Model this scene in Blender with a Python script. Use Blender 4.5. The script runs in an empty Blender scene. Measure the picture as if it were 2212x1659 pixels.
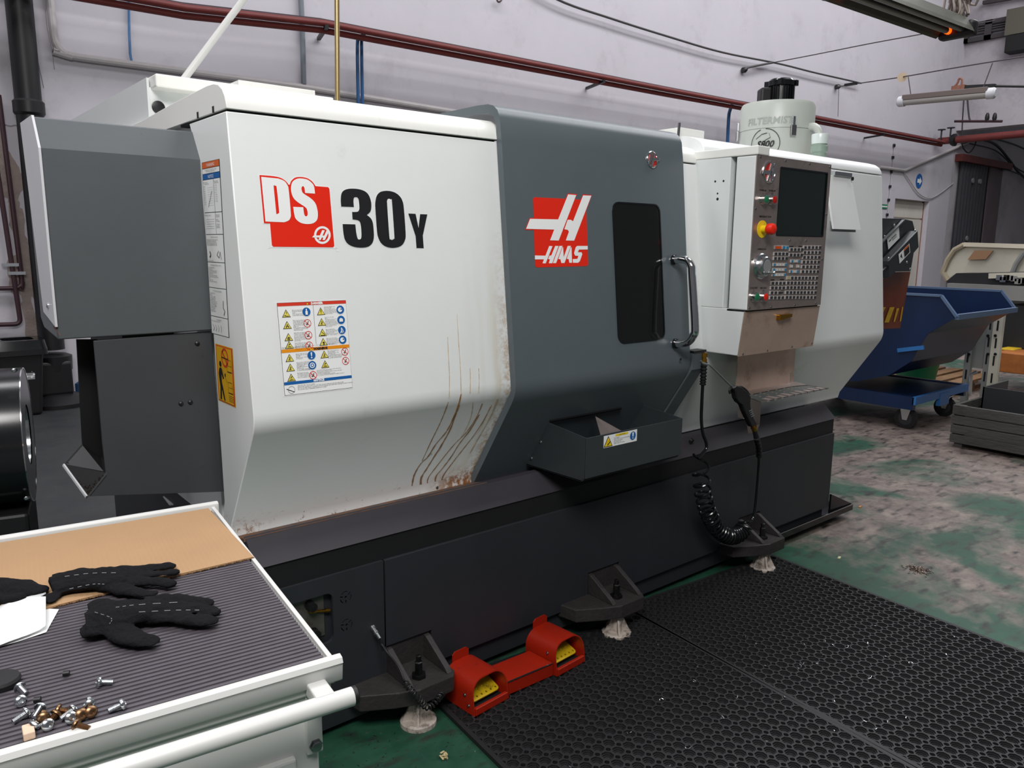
import bpy, bmesh, math, random
from mathutils import Vector, Matrix
from mathutils.geometry import tessellate_polygon
random.seed(7)
SC = bpy.context.scene
COL = SC.collection
# ------------------------------------------------------------------ camera
CAM = Vector((0, 0, 1.6)); FPX = 1680.0
YAW, PITCH, ROLL = math.radians(39.6), math.radians(-10.13), math.radians(0.505)
_f = Vector((math.sin(YAW)*math.cos(PITCH), math.cos(YAW)*math.cos(PITCH), math.sin(PITCH)))
_r = Vector((math.cos(YAW), -math.sin(YAW), 0)); _u = _r.cross(_f)
RT = _r*math.cos(ROLL) + _u*math.sin(ROLL); UP = -_r*math.sin(ROLL) + _u*math.cos(ROLL); FW = _f
cd = bpy.data.cameras.new('camera'); cam = bpy.data.objects.new('camera', cd); COL.objects.link(cam)
cd.sensor_width = 36; cd.lens = FPX/2212*36; cd.clip_start = 0.05; cd.clip_end = 200
m = Matrix.Identity(4)
for i in range(3):
    m[i][0], m[i][1], m[i][2], m[i][3] = RT[i], UP[i], -FW[i], CAM[i]
cam.matrix_world = m
SC.camera = cam
# ------------------------------------------------------------------ light
W = bpy.data.worlds.new('hall_daylight'); SC.world = W; W.use_nodes = True
W.node_tree.nodes['Background'].inputs[0].default_value = (0.86, 0.90, 1.0, 1)
W.node_tree.nodes['Background'].inputs[1].default_value = 0.075
def area(name, loc, target, sx, sy, power, col):
    l = bpy.data.lights.new(name, 'AREA'); l.shape = 'RECTANGLE'; l.size = sx; l.size_y = sy
    l.energy = power; l.color = col
    o = bpy.data.objects.new(name, l); COL.objects.link(o); o.location = loc
    o.rotation_euler = (Vector(target) - Vector(loc)).to_track_quat('-Z', 'Y').to_euler()
    return o
area('assumed_overhead_lamp', (-0.7, -0.7, 4.5), (1.4, 2.2, 1.2), 2.6, 1.2, 150, (1.0, 0.98, 0.965))  # assumed lamp, out of view and without a fixture, added as the key light
area('assumed_skylight_light', (9.5, 1.0, 9.6), (9.5, 1.6, 0), 12, 2.4, 430, (0.97, 0.98, 1.0))  # assumed skylight, unseen and not built, added to light the floor on the right
area('assumed_skylight_light_rear', (7.0, 5.0, 9.6), (7.0, 6.4, 0), 28, 1.6, 900, (0.97, 0.97, 1.0))  # second assumed skylight, no opening modelled, added to light the rear wall
vs = SC.view_settings
vs.view_transform = 'Standard'; vs.look = 'None'; vs.gamma = 1; vs.use_curve_mapping = False; vs.exposure = 0.42
# ------------------------------------------------------------------ pixel rays (photograph taken as 2212 x 1659)
def ray(x, y): return FW + RT*((x-1106)/FPX) - UP*((y-829.5)/FPX)
def onX(x, y, X): d = ray(x, y); return CAM + d*(X/d.x)
def onY(x, y, Y): d = ray(x, y); return CAM + d*(Y/d.y)
def onZ(x, y, z=0.0): d = ray(x, y); return CAM + d*((z-CAM.z)/d.z)
def onP(x, y, pt, n): d = ray(x, y); return CAM + d*((Vector(pt)-CAM).dot(n)/d.dot(n))
def at(x, y, depth): d = ray(x, y); return CAM + d*depth
def XY(f, *a): v = f(*a); return (v.x, v.y, v.z)
# ------------------------------------------------------------------ mesh building
WL = {}
def empty(name, loc, label=None, cat=None, group=None, parent=None):
    o = bpy.data.objects.new(name, None); COL.objects.link(o); o.empty_display_size = 0.1
    loc = Vector(loc); o.location = loc; WL[o] = loc
    tag(o, label, cat, group)
    return o
def tag(o, label=None, cat=None, group=None, kind=None):
    if label: o['label'] = label
    if cat: o['category'] = cat
    if group: o['group'] = group
    if kind: o['kind'] = kind
    return o
class MB:
    def __init__(s): s.v = []; s.f = []; s.mi = []; s.cur = 0
    def mat(s, i): s.cur = i; return s
    def add(s, vs, fs):
        b = len(s.v); s.v += [tuple(p) for p in vs]
        for f in fs: s.f.append([b+i for i in f]); s.mi.append(s.cur)
        return s
    def box(s, x0, x1, y0, y1, z0, z1):
        v = [(x, y, z) for z in (z0, z1) for y in (y0, y1) for x in (x0, x1)]
        return s.add(v, [(0,2,3,1),(4,5,7,6),(0,1,5,4),(2,6,7,3),(0,4,6,2),(1,3,7,5)])
    def obox(s, c, ax, ay, az):
        c = Vector(c); ax, ay, az = Vector(ax), Vector(ay), Vector(az)
        v = [c + ax*i + ay*j + az*k for k in (-1,1) for j in (-1,1) for i in (-1,1)]
        return s.add(v, [(0,2,3,1),(4,5,7,6),(0,1,5,4),(2,6,7,3),(0,4,6,2),(1,3,7,5)])
    def bar(s, p, q, w, h, up=(0,0,1)):
        p, q = Vector(p), Vector(q); d = q-p; L = d.length; d.normalize()
        u = Vector(up); sdir = d.cross(u)
        if sdir.length < 1e-5: sdir = d.cross(Vector((0,1,0)))
        sdir.normalize(); u = sdir.cross(d)
        return s.obox((p+q)/2, d*(L/2), sdir*(w/2), u*(h/2))
    def frames(s, pts):
        n = len(pts); T = []
        for i in range(n):
            a = pts[max(i-1,0)]; b = pts[min(i+1,n-1)]
            t = (b-a); t = t.normalized() if t.length > 1e-9 else Vector((0,0,1)); T.append(t)
        t = T[0]; r = t.cross(Vector((0,0,1)))
        if r.length < 1e-3: r = t.cross(Vector((1,0,0)))
        r.normalize(); out = []
        for i in range(n):
            t = T[i]; r = (r - t*r.dot(t)); r.normalize(); out.append((r.copy(), t.cross(r)))
        return out
    def tube(s, pts, r, n=10, caps=True, closed=False):
        pts = [Vector(p) for p in pts]; rr = r if isinstance(r, (list, tuple)) else [r]*len(pts)
        fr = s.frames(pts); vs = []; fs = []
        for p, (a, b), q in zip(pts, fr, rr):
            for k in range(n):
                t = 2*math.pi*k/n; vs.append(p + a*(q*math.cos(t)) + b*(q*math.sin(t)))
        m_ = len(pts)
        for i in range(m_-1):
            for k in range(n):
                k2 = (k+1) % n; fs.append((i*n+k, i*n+k2, (i+1)*n+k2, (i+1)*n+k))
        if caps: fs.append(tuple(range(n-1,-1,-1))); fs.append(tuple((m_-1)*n+k for k in range(n)))
        return s.add(vs, fs)
    def cyl(s, p, q, r0, r1=None, n=16, caps=True): return s.tube([p, q], [r0, r0 if r1 is None else r1], n, caps)
    def lathe(s, o, d, prof, n=24, caps=True):
        # prof: (distance along d, radius)
        o, d = Vector(o), Vector(d).normalized()
        a = d.cross(Vector((0,0,1)))
        if a.length < 1e-3: a = Vector((1,0,0))
        a.normalize(); b = d.cross(a); vs = []; fs = []
        for h, r in prof:
            for k in range(n):
                t = 2*math.pi*k/n; vs.append(o + d*h + a*(r*math.cos(t)) + b*(r*math.sin(t)))
        for i in range(len(prof)-1):
            for k in range(n):
                k2 = (k+1) % n; fs.append((i*n+k, i*n+k2, (i+1)*n+k2, (i+1)*n+k))
        if caps: fs.append(tuple(range(n-1,-1,-1))); fs.append(tuple((len(prof)-1)*n+k for k in range(n)))
        return s.add(vs, fs)
    def ext(s, poly, vec, holes=()):
        # planar polygon (3D points), extruded along vec
        vec = Vector(vec); loops = [[Vector(p) for p in poly]] + [[Vector(p) for p in h] for h in holes]
        flat = [p for l in loops for p in l]; tr = tessellate_polygon(loops); N = len(flat)
        fs = [tuple(t) for t in tr] + [tuple(N+i for i in reversed(t)) for t in tr]
        b = 0
        for l in loops:
            k = len(l)
            for i in range(k): j = (i+1) % k; fs.append((b+i, b+j, N+b+j, N+b+i))
            b += k
        return s.add(flat + [p+vec for p in flat], fs)
    def prism(s, prof, x0, x1): return s.ext([(x0, y, z) for y, z in prof], (x1-x0, 0, 0))
    def flat(s, poly, holes=()):
        loops = [[Vector(p) for p in poly]] + [[Vector(p) for p in h] for h in holes]
        flat = [p for l in loops for p in l]
        return s.add(flat, [tuple(t) for t in tessellate_polygon(loops)])
    def sphere(s, c, r, n=12, sc=(1,1,1)):
        c = Vector(c); vs = [c + Vector((0,0,-r*sc[2]))]; fs = []; m_ = n//2
        for i in range(1, m_):
            ph = -math.pi/2 + math.pi*i/m_
            for k in range(n):
                t = 2*math.pi*k/n; vs.append(c + Vector((r*sc[0]*math.cos(ph)*math.cos(t), r*sc[1]*math.cos(ph)*math.sin(t), r*sc[2]*math.sin(ph))))
        vs.append(c + Vector((0,0,r*sc[2]))); last = len(vs)-1
        for k in range(n):
            k2 = (k+1) % n; fs.append((0, 1+k2, 1+k))
            for i in range(m_-2): fs.append((1+i*n+k, 1+i*n+k2, 1+(i+1)*n+k2, 1+(i+1)*n+k))
            fs.append((1+(m_-2)*n+k, 1+(m_-2)*n+k2, last))
        return s.add(vs, fs)
    def mesh(s, name, mats, c=Vector((0,0,0)), smooth=35, fix=True):
        me = bpy.data.meshes.new(name)
        me.from_pydata([tuple(Vector(p)-c) for p in s.v], [], s.f)
        for mm in (mats if isinstance(mats, (list, tuple)) else [mats]): me.materials.append(mm)
        for p, i in zip(me.polygons, s.mi): p.material_index = i
        if fix:
            bm = bmesh.new(); bm.from_mesh(me); bmesh.ops.recalc_face_normals(bm, faces=bm.faces); bm.to_mesh(me); bm.free()
        if smooth:
            me.polygons.foreach_set('use_smooth', [True]*len(me.polygons)); me.set_sharp_from_angle(angle=math.radians(smooth))
        me.update(); return me
    def build(s, name, mats, parent=None, smooth=35, bevel=0, seg=2, fix=True, origin=None):
        n = len(s.v)
        lo = Vector([min(p[i] for p in s.v) for i in range(3)]); hi = Vector([max(p[i] for p in s.v) for i in range(3)])
        c = Vector(origin) if origin is not None else Vector(((lo.x+hi.x)/2, (lo.y+hi.y)/2, lo.z))
        o = bpy.data.objects.new(name, s.mesh(name, mats, c, smooth, fix)); COL.objects.link(o); WL[o] = c
        if parent is not None: o.parent = parent; o.location = c - WL[parent]
        else: o.location = c
        if bevel:
            b = o.modifiers.new('bevel', 'BEVEL'); b.width = bevel; b.segments = seg; b.limit_method = 'ANGLE'; b.angle_limit = math.radians(40)
            b.harden_normals = False
        return o
def inst(name, me, loc, parent, rot=None):
    o = bpy.data.objects.new(name, me); COL.objects.link(o); loc = Vector(loc); WL[o] = loc
    o.parent = parent; o.location = loc - WL[parent]
    if rot is not None: o.rotation_euler = rot
    return o
def arc(cx, cy, r, a0, a1, n):
    return [(cx + r*math.cos(math.radians(a0+(a1-a0)*i/n)), cy + r*math.sin(math.radians(a0+(a1-a0)*i/n))) for i in range(n+1)]
def rrect(x0, y0, x1, y1, r, n=4):
    return arc(x1-r, y1-r, r, 0, 90, n) + arc(x0+r, y1-r, r, 90, 180, n) + arc(x0+r, y0+r, r, 180, 270, n) + arc(x1-r, y0+r, r, 270, 360, n)
def circ(cx, cy, r, n=20): return [(cx + r*math.cos(2*math.pi*i/n), cy + r*math.sin(2*math.pi*i/n)) for i in range(n)]
def catmull(pts, k=8):
    P = [Vector(p) for p in pts]; P = [P[0]*2-P[1]] + P + [P[-1]*2-P[-2]]; out = []
    for i in range(1, len(P)-2):
        a, b, c, d = P[i-1:i+3]
        for j in range(k):
            t = j/k; out.append(0.5*((2*b)+(c-a)*t+(2*a-5*b+4*c-d)*t*t+(3*b-a-3*c+d)*t**3))
    return out + [P[-2]]
# flat printing on a plane: origin, u (right), v (up)
class Print:
    def __init__(s, o, u, v, lift=0.0006):
        s.o, s.u, s.v = Vector(o), Vector(u).normalized(), Vector(v).normalized(); s.n = s.u.cross(s.v); s.mb = MB(); s.mats = []; s.lift = lift
    def mi(s, m_):
        if m_ not in s.mats: s.mats.append(m_)
        return s.mats.index(m_)
    def p(s, x, y, l): return s.o + s.u*x + s.v*y + s.n*(s.lift*l)
    def poly(s, pts, m_, l=1, holes=()):
        s.mb.mat(s.mi(m_)); s.mb.flat([s.p(x, y, l) for x, y in pts], [[s.p(x, y, l) for x, y in h] for h in holes]); return s
    def rect(s, x0, y0, x1, y1, m_, l=1): return s.poly([(x0,y0),(x1,y0),(x1,y1),(x0,y1)], m_, l)
    def ring(s, cx, cy, r, w, m_, l=1, n=24): return s.poly(circ(cx,cy,r,n), m_, l, [circ(cx,cy,r-w,n)])
    def stroke(s, pts, w, m_, l=1):
        for (x0,y0),(x1,y1) in zip(pts, pts[1:]):
            d = math.hypot(x1-x0, y1-y0) or 1e-9; nx, ny = -(y1-y0)/d*w/2, (x1-x0)/d*w/2
            s.poly([(x0+nx,y0+ny),(x0-nx,y0-ny),(x1-nx,y1-ny),(x1+nx,y1+ny)], m_, l)
        return s
    def text(s, txt, x, y, size, m_, l=2, align='LEFT', sx=1.0, bold=0.0, space=1.0, shear=0.0):
        c = bpy.data.curves.new('t', 'FONT'); c.body = txt; c.size = size; c.align_x = align; c.resolution_u = 2 if size > 0.012 else 1
        c.offset = bold; c.space_character = space; c.space_line = 0.92
        o = bpy.data.objects.new('t', c); COL.objects.link(o); me = bpy.data.meshes.new_from_object(o)
        s.mb.mat(s.mi(m_))
        s.mb.add([s.p(x + (v.co.x + v.co.y*shear)*sx, y + v.co.y, l) for v in me.vertices], [tuple(p.vertices) for p in me.polygons])
        bpy.data.objects.remove(o); bpy.data.curves.remove(c); bpy.data.meshes.remove(me); return s
    def build(s, name, parent, back=0.0): return s.mb.build(name, s.mats, parent, smooth=0, fix=False)
# ------------------------------------------------------------------ materials
def srgb(h):
    if isinstance(h, str): h = [int(h[i:i+2], 16)/255 for i in (0, 2, 4)]
    return tuple((c/12.92 if c <= 0.04045 else ((c+0.055)/1.055)**2.4) for c in h) + (1,)
def N(nt, t, **k):
    n = nt.nodes.new(t)
    for a, b in k.items(): setattr(n, a, b)
    return n
def mat(name, col, rough=0.5, metal=0.0, var=0.0, vscale=6.0, bump=0.0, bscale=60.0, rvar=0.0, spec=0.5, dirt=None, dscale=3.0, dlo=0.55, dhi=0.75, coat=0.0, stretch=(1,1,1), trans=0.0, alpha=1.0, emit=None, estr=0.0):
    m_ = bpy.data.materials.new(name); m_.use_nodes = True; nt = m_.node_tree; b = nt.nodes['Principled BSDF']
    c = srgb(col); b.inputs['Base Color'].default_value = c; b.inputs['Roughness'].default_value = rough; b.inputs['Metallic'].default_value = metal
    b.inputs['Specular IOR Level'].default_value = spec; b.inputs['Coat Weight'].default_value = coat
    if trans: b.inputs['Transmission Weight'].default_value = trans
    if alpha < 1: b.inputs['Alpha'].default_value = alpha
    if emit: b.inputs['Emission Color'].default_value = srgb(emit); b.inputs['Emission Strength'].default_value = estr
    if var or bump or dirt or rvar:
        g = N(nt, 'ShaderNodeNewGeometry'); mp = N(nt, 'ShaderNodeMapping'); nt.links.new(g.outputs['Position'], mp.inputs[0]); mp.inputs['Scale'].default_value = stretch
        pos = mp.outputs[0]
    src = None
    if var:
        n = N(nt, 'ShaderNodeTexNoise'); n.inputs['Scale'].default_value = vscale; n.inputs['Detail'].default_value = 8; n.inputs['Roughness'].default_value = 0.65
        nt.links.new(pos, n.inputs['Vector'])
        r = N(nt, 'ShaderNodeValToRGB'); r.color_ramp.elements[0].position = 0.3; r.color_ramp.elements[1].position = 0.7
        r.color_ramp.elements[0].color = tuple(x*(1-var) for x in c[:3]) + (1,); r.color_ramp.elements[1].color = tuple(min(1, x*(1+var)) for x in c[:3]) + (1,)
        nt.links.new(n.outputs['Fac'], r.inputs[0]); src = r.outputs[0]; nt.links.new(src, b.inputs['Base Color'])
    if dirt:
        n = N(nt, 'ShaderNodeTexNoise'); n.inputs['Scale'].default_value = dscale; n.inputs['Detail'].default_value = 10; n.inputs['Roughness'].default_value = 0.7
        nt.links.new(pos, n.inputs['Vector'])
        r = N(nt, 'ShaderNodeValToRGB'); r.color_ramp.elements[0].position = dlo; r.color_ramp.elements[1].position = dhi
        nt.links.new(n.outputs['Fac'], r.inputs[0])
        mx = N(nt, 'ShaderNodeMix', data_type='RGBA'); nt.links.new(r.outputs[0], mx.inputs['Factor'])
        if src: nt.links.new(src, mx.inputs['A'])
        else: mx.inputs['A'].default_value = c
        mx.inputs['B'].default_value = srgb(dirt); src = mx.outputs['Result']; nt.links.new(src, b.inputs['Base Color'])
    if rvar:
        n = N(nt, 'ShaderNodeTexNoise'); n.inputs['Scale'].default_value = vscale*1.7; n.inputs['Detail'].default_value = 6; nt.links.new(pos, n.inputs['Vector'])
        r = N(nt, 'ShaderNodeMapRange'); r.inputs['To Min'].default_value = max(0.02, rough-rvar); r.inputs['To Max'].default_value = min(1, rough+rvar)
        nt.links.new(n.outputs['Fac'], r.inputs['Value']); nt.links.new(r.outputs[0], b.inputs['Roughness'])
    if bump:
        n = N(nt, 'ShaderNodeTexNoise'); n.inputs['Scale'].default_value = bscale; n.inputs['Detail'].default_value = 4; nt.links.new(pos, n.inputs['Vector'])
        bp = N(nt, 'ShaderNodeBump'); bp.inputs['Strength'].default_value = bump; bp.inputs['Distance'].default_value = 0.02
        nt.links.new(n.outputs['Fac'], bp.inputs['Height']); nt.links.new(bp.outputs[0], b.inputs['Normal'])
    return m_
M = {}
def dm(k, *a, **kw): M[k] = mat(k, *a, **kw); return M[k]
dm('white', 'EDEFEE', 0.32, var=0.03, vscale=2.2, dirt='CFCDC4', dscale=2.6, dlo=0.62, dhi=0.85, bump=0.012, bscale=300)
dm('white_cap', 'F0F0EB', 0.3, var=0.03, vscale=2, dirt='D8D2BE', dscale=9, dlo=0.6, dhi=0.8, stretch=(3,0.5,0.5))
dm('white_pend', 'DFE3E2', 0.35, var=0.02, vscale=3)
dm('grey_door', '5A6368', 0.36, var=0.05, vscale=2.5, bump=0.01, bscale=400)
dm('grey_cover', '53585B', 0.45, var=0.08, vscale=2.5, dirt='3A3B3B', dscale=14, dlo=0.66, dhi=0.8)
dm('guard_grey', '404245', 0.45, var=0.08, vscale=2.5, dirt='2E2E2E', dscale=14, dlo=0.62, dhi=0.8)
dm('grey_side', 'D2D2D6', 0.4, var=0.05, vscale=3)
dm('grey_base', '2A2C31', 0.5, var=0.07, vscale=2, dirt='262629', dscale=5, dlo=0.6, dhi=0.85, stretch=(3,1,0.3))
dm('grey_trim', '38353B', 0.5, var=0.08, vscale=4)
dm('black_band', '161618', 0.6)
dm('dark', '0C0C0D', 0.7)
dm('black', '141416', 0.45, var=0.1, vscale=8)
dm('black_gloss', '101214', 0.18, spec=0.6)
dm('rubber', '19191B', 0.6, var=0.1, vscale=10)
dm('chrome', 'E4E4E4', 0.12, metal=1.0)
dm('steel', 'B3A5A0', 0.42, metal=0.8, var=0.12, vscale=5, rvar=0.12, dirt='6F5F5A', dscale=7, dlo=0.55, dhi=0.8)
dm('steel_light', 'CDB5A6', 0.45, metal=0.55, var=0.12, vscale=5, rvar=0.12, dirt='8E6A55', dscale=6, dlo=0.55, dhi=0.8)
dm('bolt', '9A9A9C', 0.3, metal=1.0)
dm('bolt_dark', '4A4A4C', 0.4, metal=1.0)
dm('zinc', 'D2D6D8', 0.22, metal=1.0)
dm('zinc_brown', '8A6A4E', 0.35, metal=1.0)
dm('brass', 'B8862F', 0.3, metal=1.0)
dm('red', 'E8260C', 0.4)
dm('red_deep', 'B81E12', 0.35)
dm('pwhite', 'F4F5F4', 0.4)
dm('pblack', '1A1A1D', 0.45)
dm('pyellow', 'F2D21F', 0.45)
dm('pyellow_pale', 'EDDC62', 0.45)
dm('porange', 'EE9412', 0.45)
dm('pred', 'D93A26', 0.45)
dm('pblue', '1560A8', 0.45)
dm('pgreen', '1C7A50', 0.4)
dm('pgrey', '8C8C8C', 0.5)
dm('screen', '14201C', 0.12, spec=0.6)
dm('glass_dark', '131312', 0.08, spec=0.6)
# ------------------------------------------------------------------ the hall
YW = 8.9
def floor_mat():
    m_ = bpy.data.materials.new('green_painted_floor'); m_.use_nodes = True; nt = m_.node_tree; L = nt.links; b = nt.nodes['Principled BSDF']
    g = N(nt, 'ShaderNodeNewGeometry'); sp = N(nt, 'ShaderNodeSeparateXYZ'); L.new(g.outputs['Position'], sp.inputs[0])
    def noise(s, det=10, ro=0.65, dist=0.0):
        n = N(nt, 'ShaderNodeTexNoise'); n.inputs['Scale'].default_value = s; n.inputs['Detail'].default_value = det; n.inputs['Roughness'].default_value = ro; n.inputs['Distortion'].default_value = dist
        L.new(g.outputs['Position'], n.inputs['Vector']); return n.outputs['Fac']
    def math_(op, a, c, d=None):
        n = N(nt, 'ShaderNodeMath', operation=op)
        for i, q in enumerate((a, c, d)):
            if q is None: continue
            if isinstance(q, (int, float)): n.inputs[i].default_value = q
            else: L.new(q, n.inputs[i])
        return n.outputs[0]
    def ramp(f, a, c, ca=(0,0,0,1), cb=(1,1,1,1)):
        r = N(nt, 'ShaderNodeValToRGB'); r.color_ramp.elements[0].position = a; r.color_ramp.elements[1].position = c
        r.color_ramp.elements[0].color = ca; r.color_ramp.elements[1].color = cb; L.new(f, r.inputs[0]); return r.outputs[0]
    def mix(f, a, c):
        n = N(nt, 'ShaderNodeMix', data_type='RGBA'); L.new(f, n.inputs['Factor'])
        for k, q in (('A', a), ('B', c)):
            if isinstance(q, tuple): n.inputs[k].default_value = q
            else: L.new(q, n.inputs[k])
        return n.outputs['Result']
    # traffic lane: worn paint where X is large, paint left by the machine
    xr = N(nt, 'ShaderNodeMapRange'); xr.inputs['From Min'].default_value = 2.9; xr.inputs['From Max'].default_value = 4.6; xr.inputs['To Min'].default_value = -0.16; xr.inputs['To Max'].default_value = 0.06
    L.new(sp.outputs['X'], xr.inputs['Value'])
    big = noise(0.9, 6, 0.6, 0.4); fine = noise(14, 8, 0.75)
    w = math_('ADD', math_('ADD', big, xr.outputs[0]), math_('MULTIPLY', fine, 0.14))
    worn = ramp(w, 0.53, 0.63)
    green = mix(ramp(noise(3.5), 0.35, 0.7), srgb('123F2E'), srgb('25553F'))
    conc = mix(ramp(noise(5, 10, 0.75), 0.32, 0.68), srgb('4A3F3C'), srgb('94867D'))
    col = mix(worn, green, conc)
    sm = N(nt, 'ShaderNodeTexNoise'); sm.inputs['Scale'].default_value = 7; sm.inputs['Detail'].default_value = 8
    mp = N(nt, 'ShaderNodeMapping'); mp.inputs['Scale'].default_value = (1.0, 2.6, 1); mp.inputs['Rotation'].default_value = (0, 0, 0.5); L.new(g.outputs['Position'], mp.inputs[0]); L.new(mp.outputs[0], sm.inputs['Vector'])
    col = mix(ramp(sm.outputs['Fac'], 0.52, 0.70), col, srgb('242221'))
    # bare grey concrete aisle behind the machine (towards the rear wall)
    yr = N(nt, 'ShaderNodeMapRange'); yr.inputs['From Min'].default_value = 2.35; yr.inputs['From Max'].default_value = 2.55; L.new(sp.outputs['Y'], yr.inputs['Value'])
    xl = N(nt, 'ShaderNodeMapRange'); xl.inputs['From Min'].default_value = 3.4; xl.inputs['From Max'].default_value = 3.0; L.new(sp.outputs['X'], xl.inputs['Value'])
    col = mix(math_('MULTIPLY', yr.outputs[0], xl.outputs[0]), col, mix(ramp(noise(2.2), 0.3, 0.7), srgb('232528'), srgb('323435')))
    L.new(col, b.inputs['Base Color'])
    rr = N(nt, 'ShaderNodeMapRange'); rr.inputs['To Min'].default_value = 0.38; rr.inputs['To Max'].default_value = 0.75; L.new(fine, rr.inputs['Value']); L.new(rr.outputs[0], b.inputs['Roughness'])
    bp = N(nt, 'ShaderNodeBump'); bp.inputs['Strength'].default_value = 0.12; bp.inputs['Distance'].default_value = 0.01; L.new(fine, bp.inputs['Height']); L.new(bp.outputs[0], b.inputs['Normal'])
    return m_
fl = MB().box(-7, 36, -8, YW+0.3, -0.2, 0.0).build('floor', floor_mat(), smooth=0); tag(fl, kind='structure')
dm('wall', 'C9C4CB', 0.8, var=0.035, vscale=1.1, dirt='B5AFB6', dscale=1.4, dlo=0.55, dhi=0.8, bump=0.05, bscale=25)
dm('wall_right', 'B9B3B8', 0.8, var=0.06, vscale=1.0, dirt='77737B', dscale=0.8, dlo=0.5, dhi=0.85, bump=0.05, bscale=25)  # darker copy of the wall paint: the next bay's weaker light put into the colour
dm('plaster', 'A0918A', 0.9, var=0.15, vscale=9, bump=0.3, bscale=40)
dm('door_white', 'D9D3C8', 0.55, var=0.05, vscale=2)
dm('rust', '8A5B4A', 0.8, var=0.2, vscale=20)
DX0, DX1, DZ = onY(1934, 430, YW).x, onY(2008, 432, YW).x, 2.78
XJ = onY(2064, 297, YW).x      # where the cross wall stands
wb = MB()
wb.ext([(-7,YW,0),(DX0,YW,0),(DX0,YW,DZ),(DX1,YW,DZ),(DX1,YW,0),(XJ,YW,0),(XJ,YW,11),(-7,YW,11)], (0,0.35,0))
wall = wb.build('wall_back', M['wall'], smooth=0); tag(wall, kind='structure')
wr = MB().box(XJ, 36, YW, YW+0.35, 0, 11).build('wall_right', M['wall_right'], smooth=0); tag(wr, kind='structure')
wc = MB().box(XJ, XJ+0.4, -8, YW, 4.62, 11).build('wall_cross', M['wall_right'], smooth=0); tag(wc, kind='structure')
# recessed double door with a transom
dz1 = onY(1960, 472, YW+0.15).z
d = MB().box(DX0-0.02, DX1+0.02, YW+0.16, YW+0.2, 0, DZ+0.01).build('door_1', M['door_white'], smooth=0); tag(d, kind='structure')
xm = (DX0+DX1)/2
for x0, x1, z0, z1 in ((DX0+.03,xm-.01,.03,dz1-.02),(xm+.01,DX1-.03,.03,dz1-.02),(DX0+.03,xm-.01,dz1+.02,DZ-.04),(xm+.01,DX1-.03,dz1+.02,DZ-.04)):
    MB().box(x0, x1, YW+0.13, YW+0.165, z0, z1).build('door_panel', M['door_white'], d, smooth=0)
MB().box(DX1-.03, DX1+.005, YW+0.12, YW+0.17, 0, DZ).build('frame', M['rust'], d, smooth=0)
# dark corrugated door in the next bay with a plain leaf beside it, under a rusty red beam
dm('corr', '3C3C42', 0.6, var=0.15, vscale=3); dm('mauve', '6E6064', 0.7, var=0.12, vscale=2); dm('redbeam', '5E2320', 0.6, var=0.3, vscale=8)
p0, p1, p2 = onY(2071,346,YW), onY(2128,357,YW), onY(2162,364,YW)
d2 = empty('door_2', (p0.x, YW, 0)); tag(d2, kind='structure')
zt = p0.z-.05; nr = 9; wd = (p1.x-p0.x)
prof = []
for i in range(nr*4+1):
    prof.append((p0.x + wd*i/(nr*4), YW-0.05-(0.05 if (i//2) % 2 else 0.0)))
mb = MB(); n = len(prof)
mb.add([(x,y,0) for x,y in prof]+[(x,y,zt) for x,y in prof], [(i,i+1,n+i+1,n+i) for i in range(n-1)]); mb.build('corrugated_leaf', M['corr'], d2, smooth=0, fix=False)
MB().box(p1.x, p1.x+.25, YW-.02, YW, 0, zt).build('gap', M['dark'], d2, smooth=0)
MB().box(p1.x+.25, p2.x, YW-0.06, YW, 0, zt).build('plain_leaf', M['mauve'], d2, smooth=0)
MB().box(p0.x-.25, p2.x+.3, YW-.2, YW, zt, zt+.18).build('beam', M['redbeam'], d2, smooth=0)
MB().box(p0.x+.1, p1.x-.05, YW-.13, YW-.1, 1.45, 1.53).build('rail', M['dark'], d2, smooth=0)
for px, py in ((2103,390),(2119,392),(2090,515)):
    q = onY(px, py, YW-.13); MB().cyl(q, q+Vector((0,.1,0)), .07, n=8).build('bolt', M['pgrey'], d2)
# peeled plaster on the rear wall
def blob(pts, name, m_, lift, Y=YW):
    P_ = catmull([onY(x, y, Y-lift) for x, y in pts] + [onY(*pts[0], Y-lift)], 5)[:-1]
    random.seed(len(pts))
    P_ = [p + Vector((random.uniform(-.012,.012), 0, random.uniform(-.02,.02))) for p in P_]
    return MB().flat(P_).build(name, m_, wall, smooth=0)
blob([(-30,270),(5,280),(20,330),(45,370),(52,400),(40,430),(52,470),(58,520),(66,560),(72,610),(66,650),(82,690),(84,735),(60,735),(52,690),(44,640),(30,600),(40,540),(24,500),(20,440),(6,420),(-2,370),(-30,350)], 'bare_plaster', M['plaster'], .004)
blob([(18,560),(38,555),(42,620),(28,640),(18,600)], 'bare_plaster', M['plaster'], .005)
blob([(60,610),(74,612),(74,640),(64,636)], 'bare_plaster', M['plaster'], .005)
dm('crack', '8E8890', 0.9)
def crack(pts, w=.006, name='crack'):
    P_ = catmull([onY(x, y, YW-.003) for x, y in pts], 4); mb = MB()
    for a, c in zip(P_, P_[1:]):
        mb.bar(a, c, .004, w, up=(0,0,1) if abs((c-a).x) > abs((c-a).z) else (1,0,0))
    mb.build(name, M['crack'], wall, smooth=0)
crack([(8,268),(22,272),(33,270),(45,274)], .006)
crack([(98,20),(102,60),(112,110),(118,150)], .003)
crack([(72,60),(80,120),(95,190)], .003)
crack([(880,330),(940,345),(1010,352)], .004)
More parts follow.
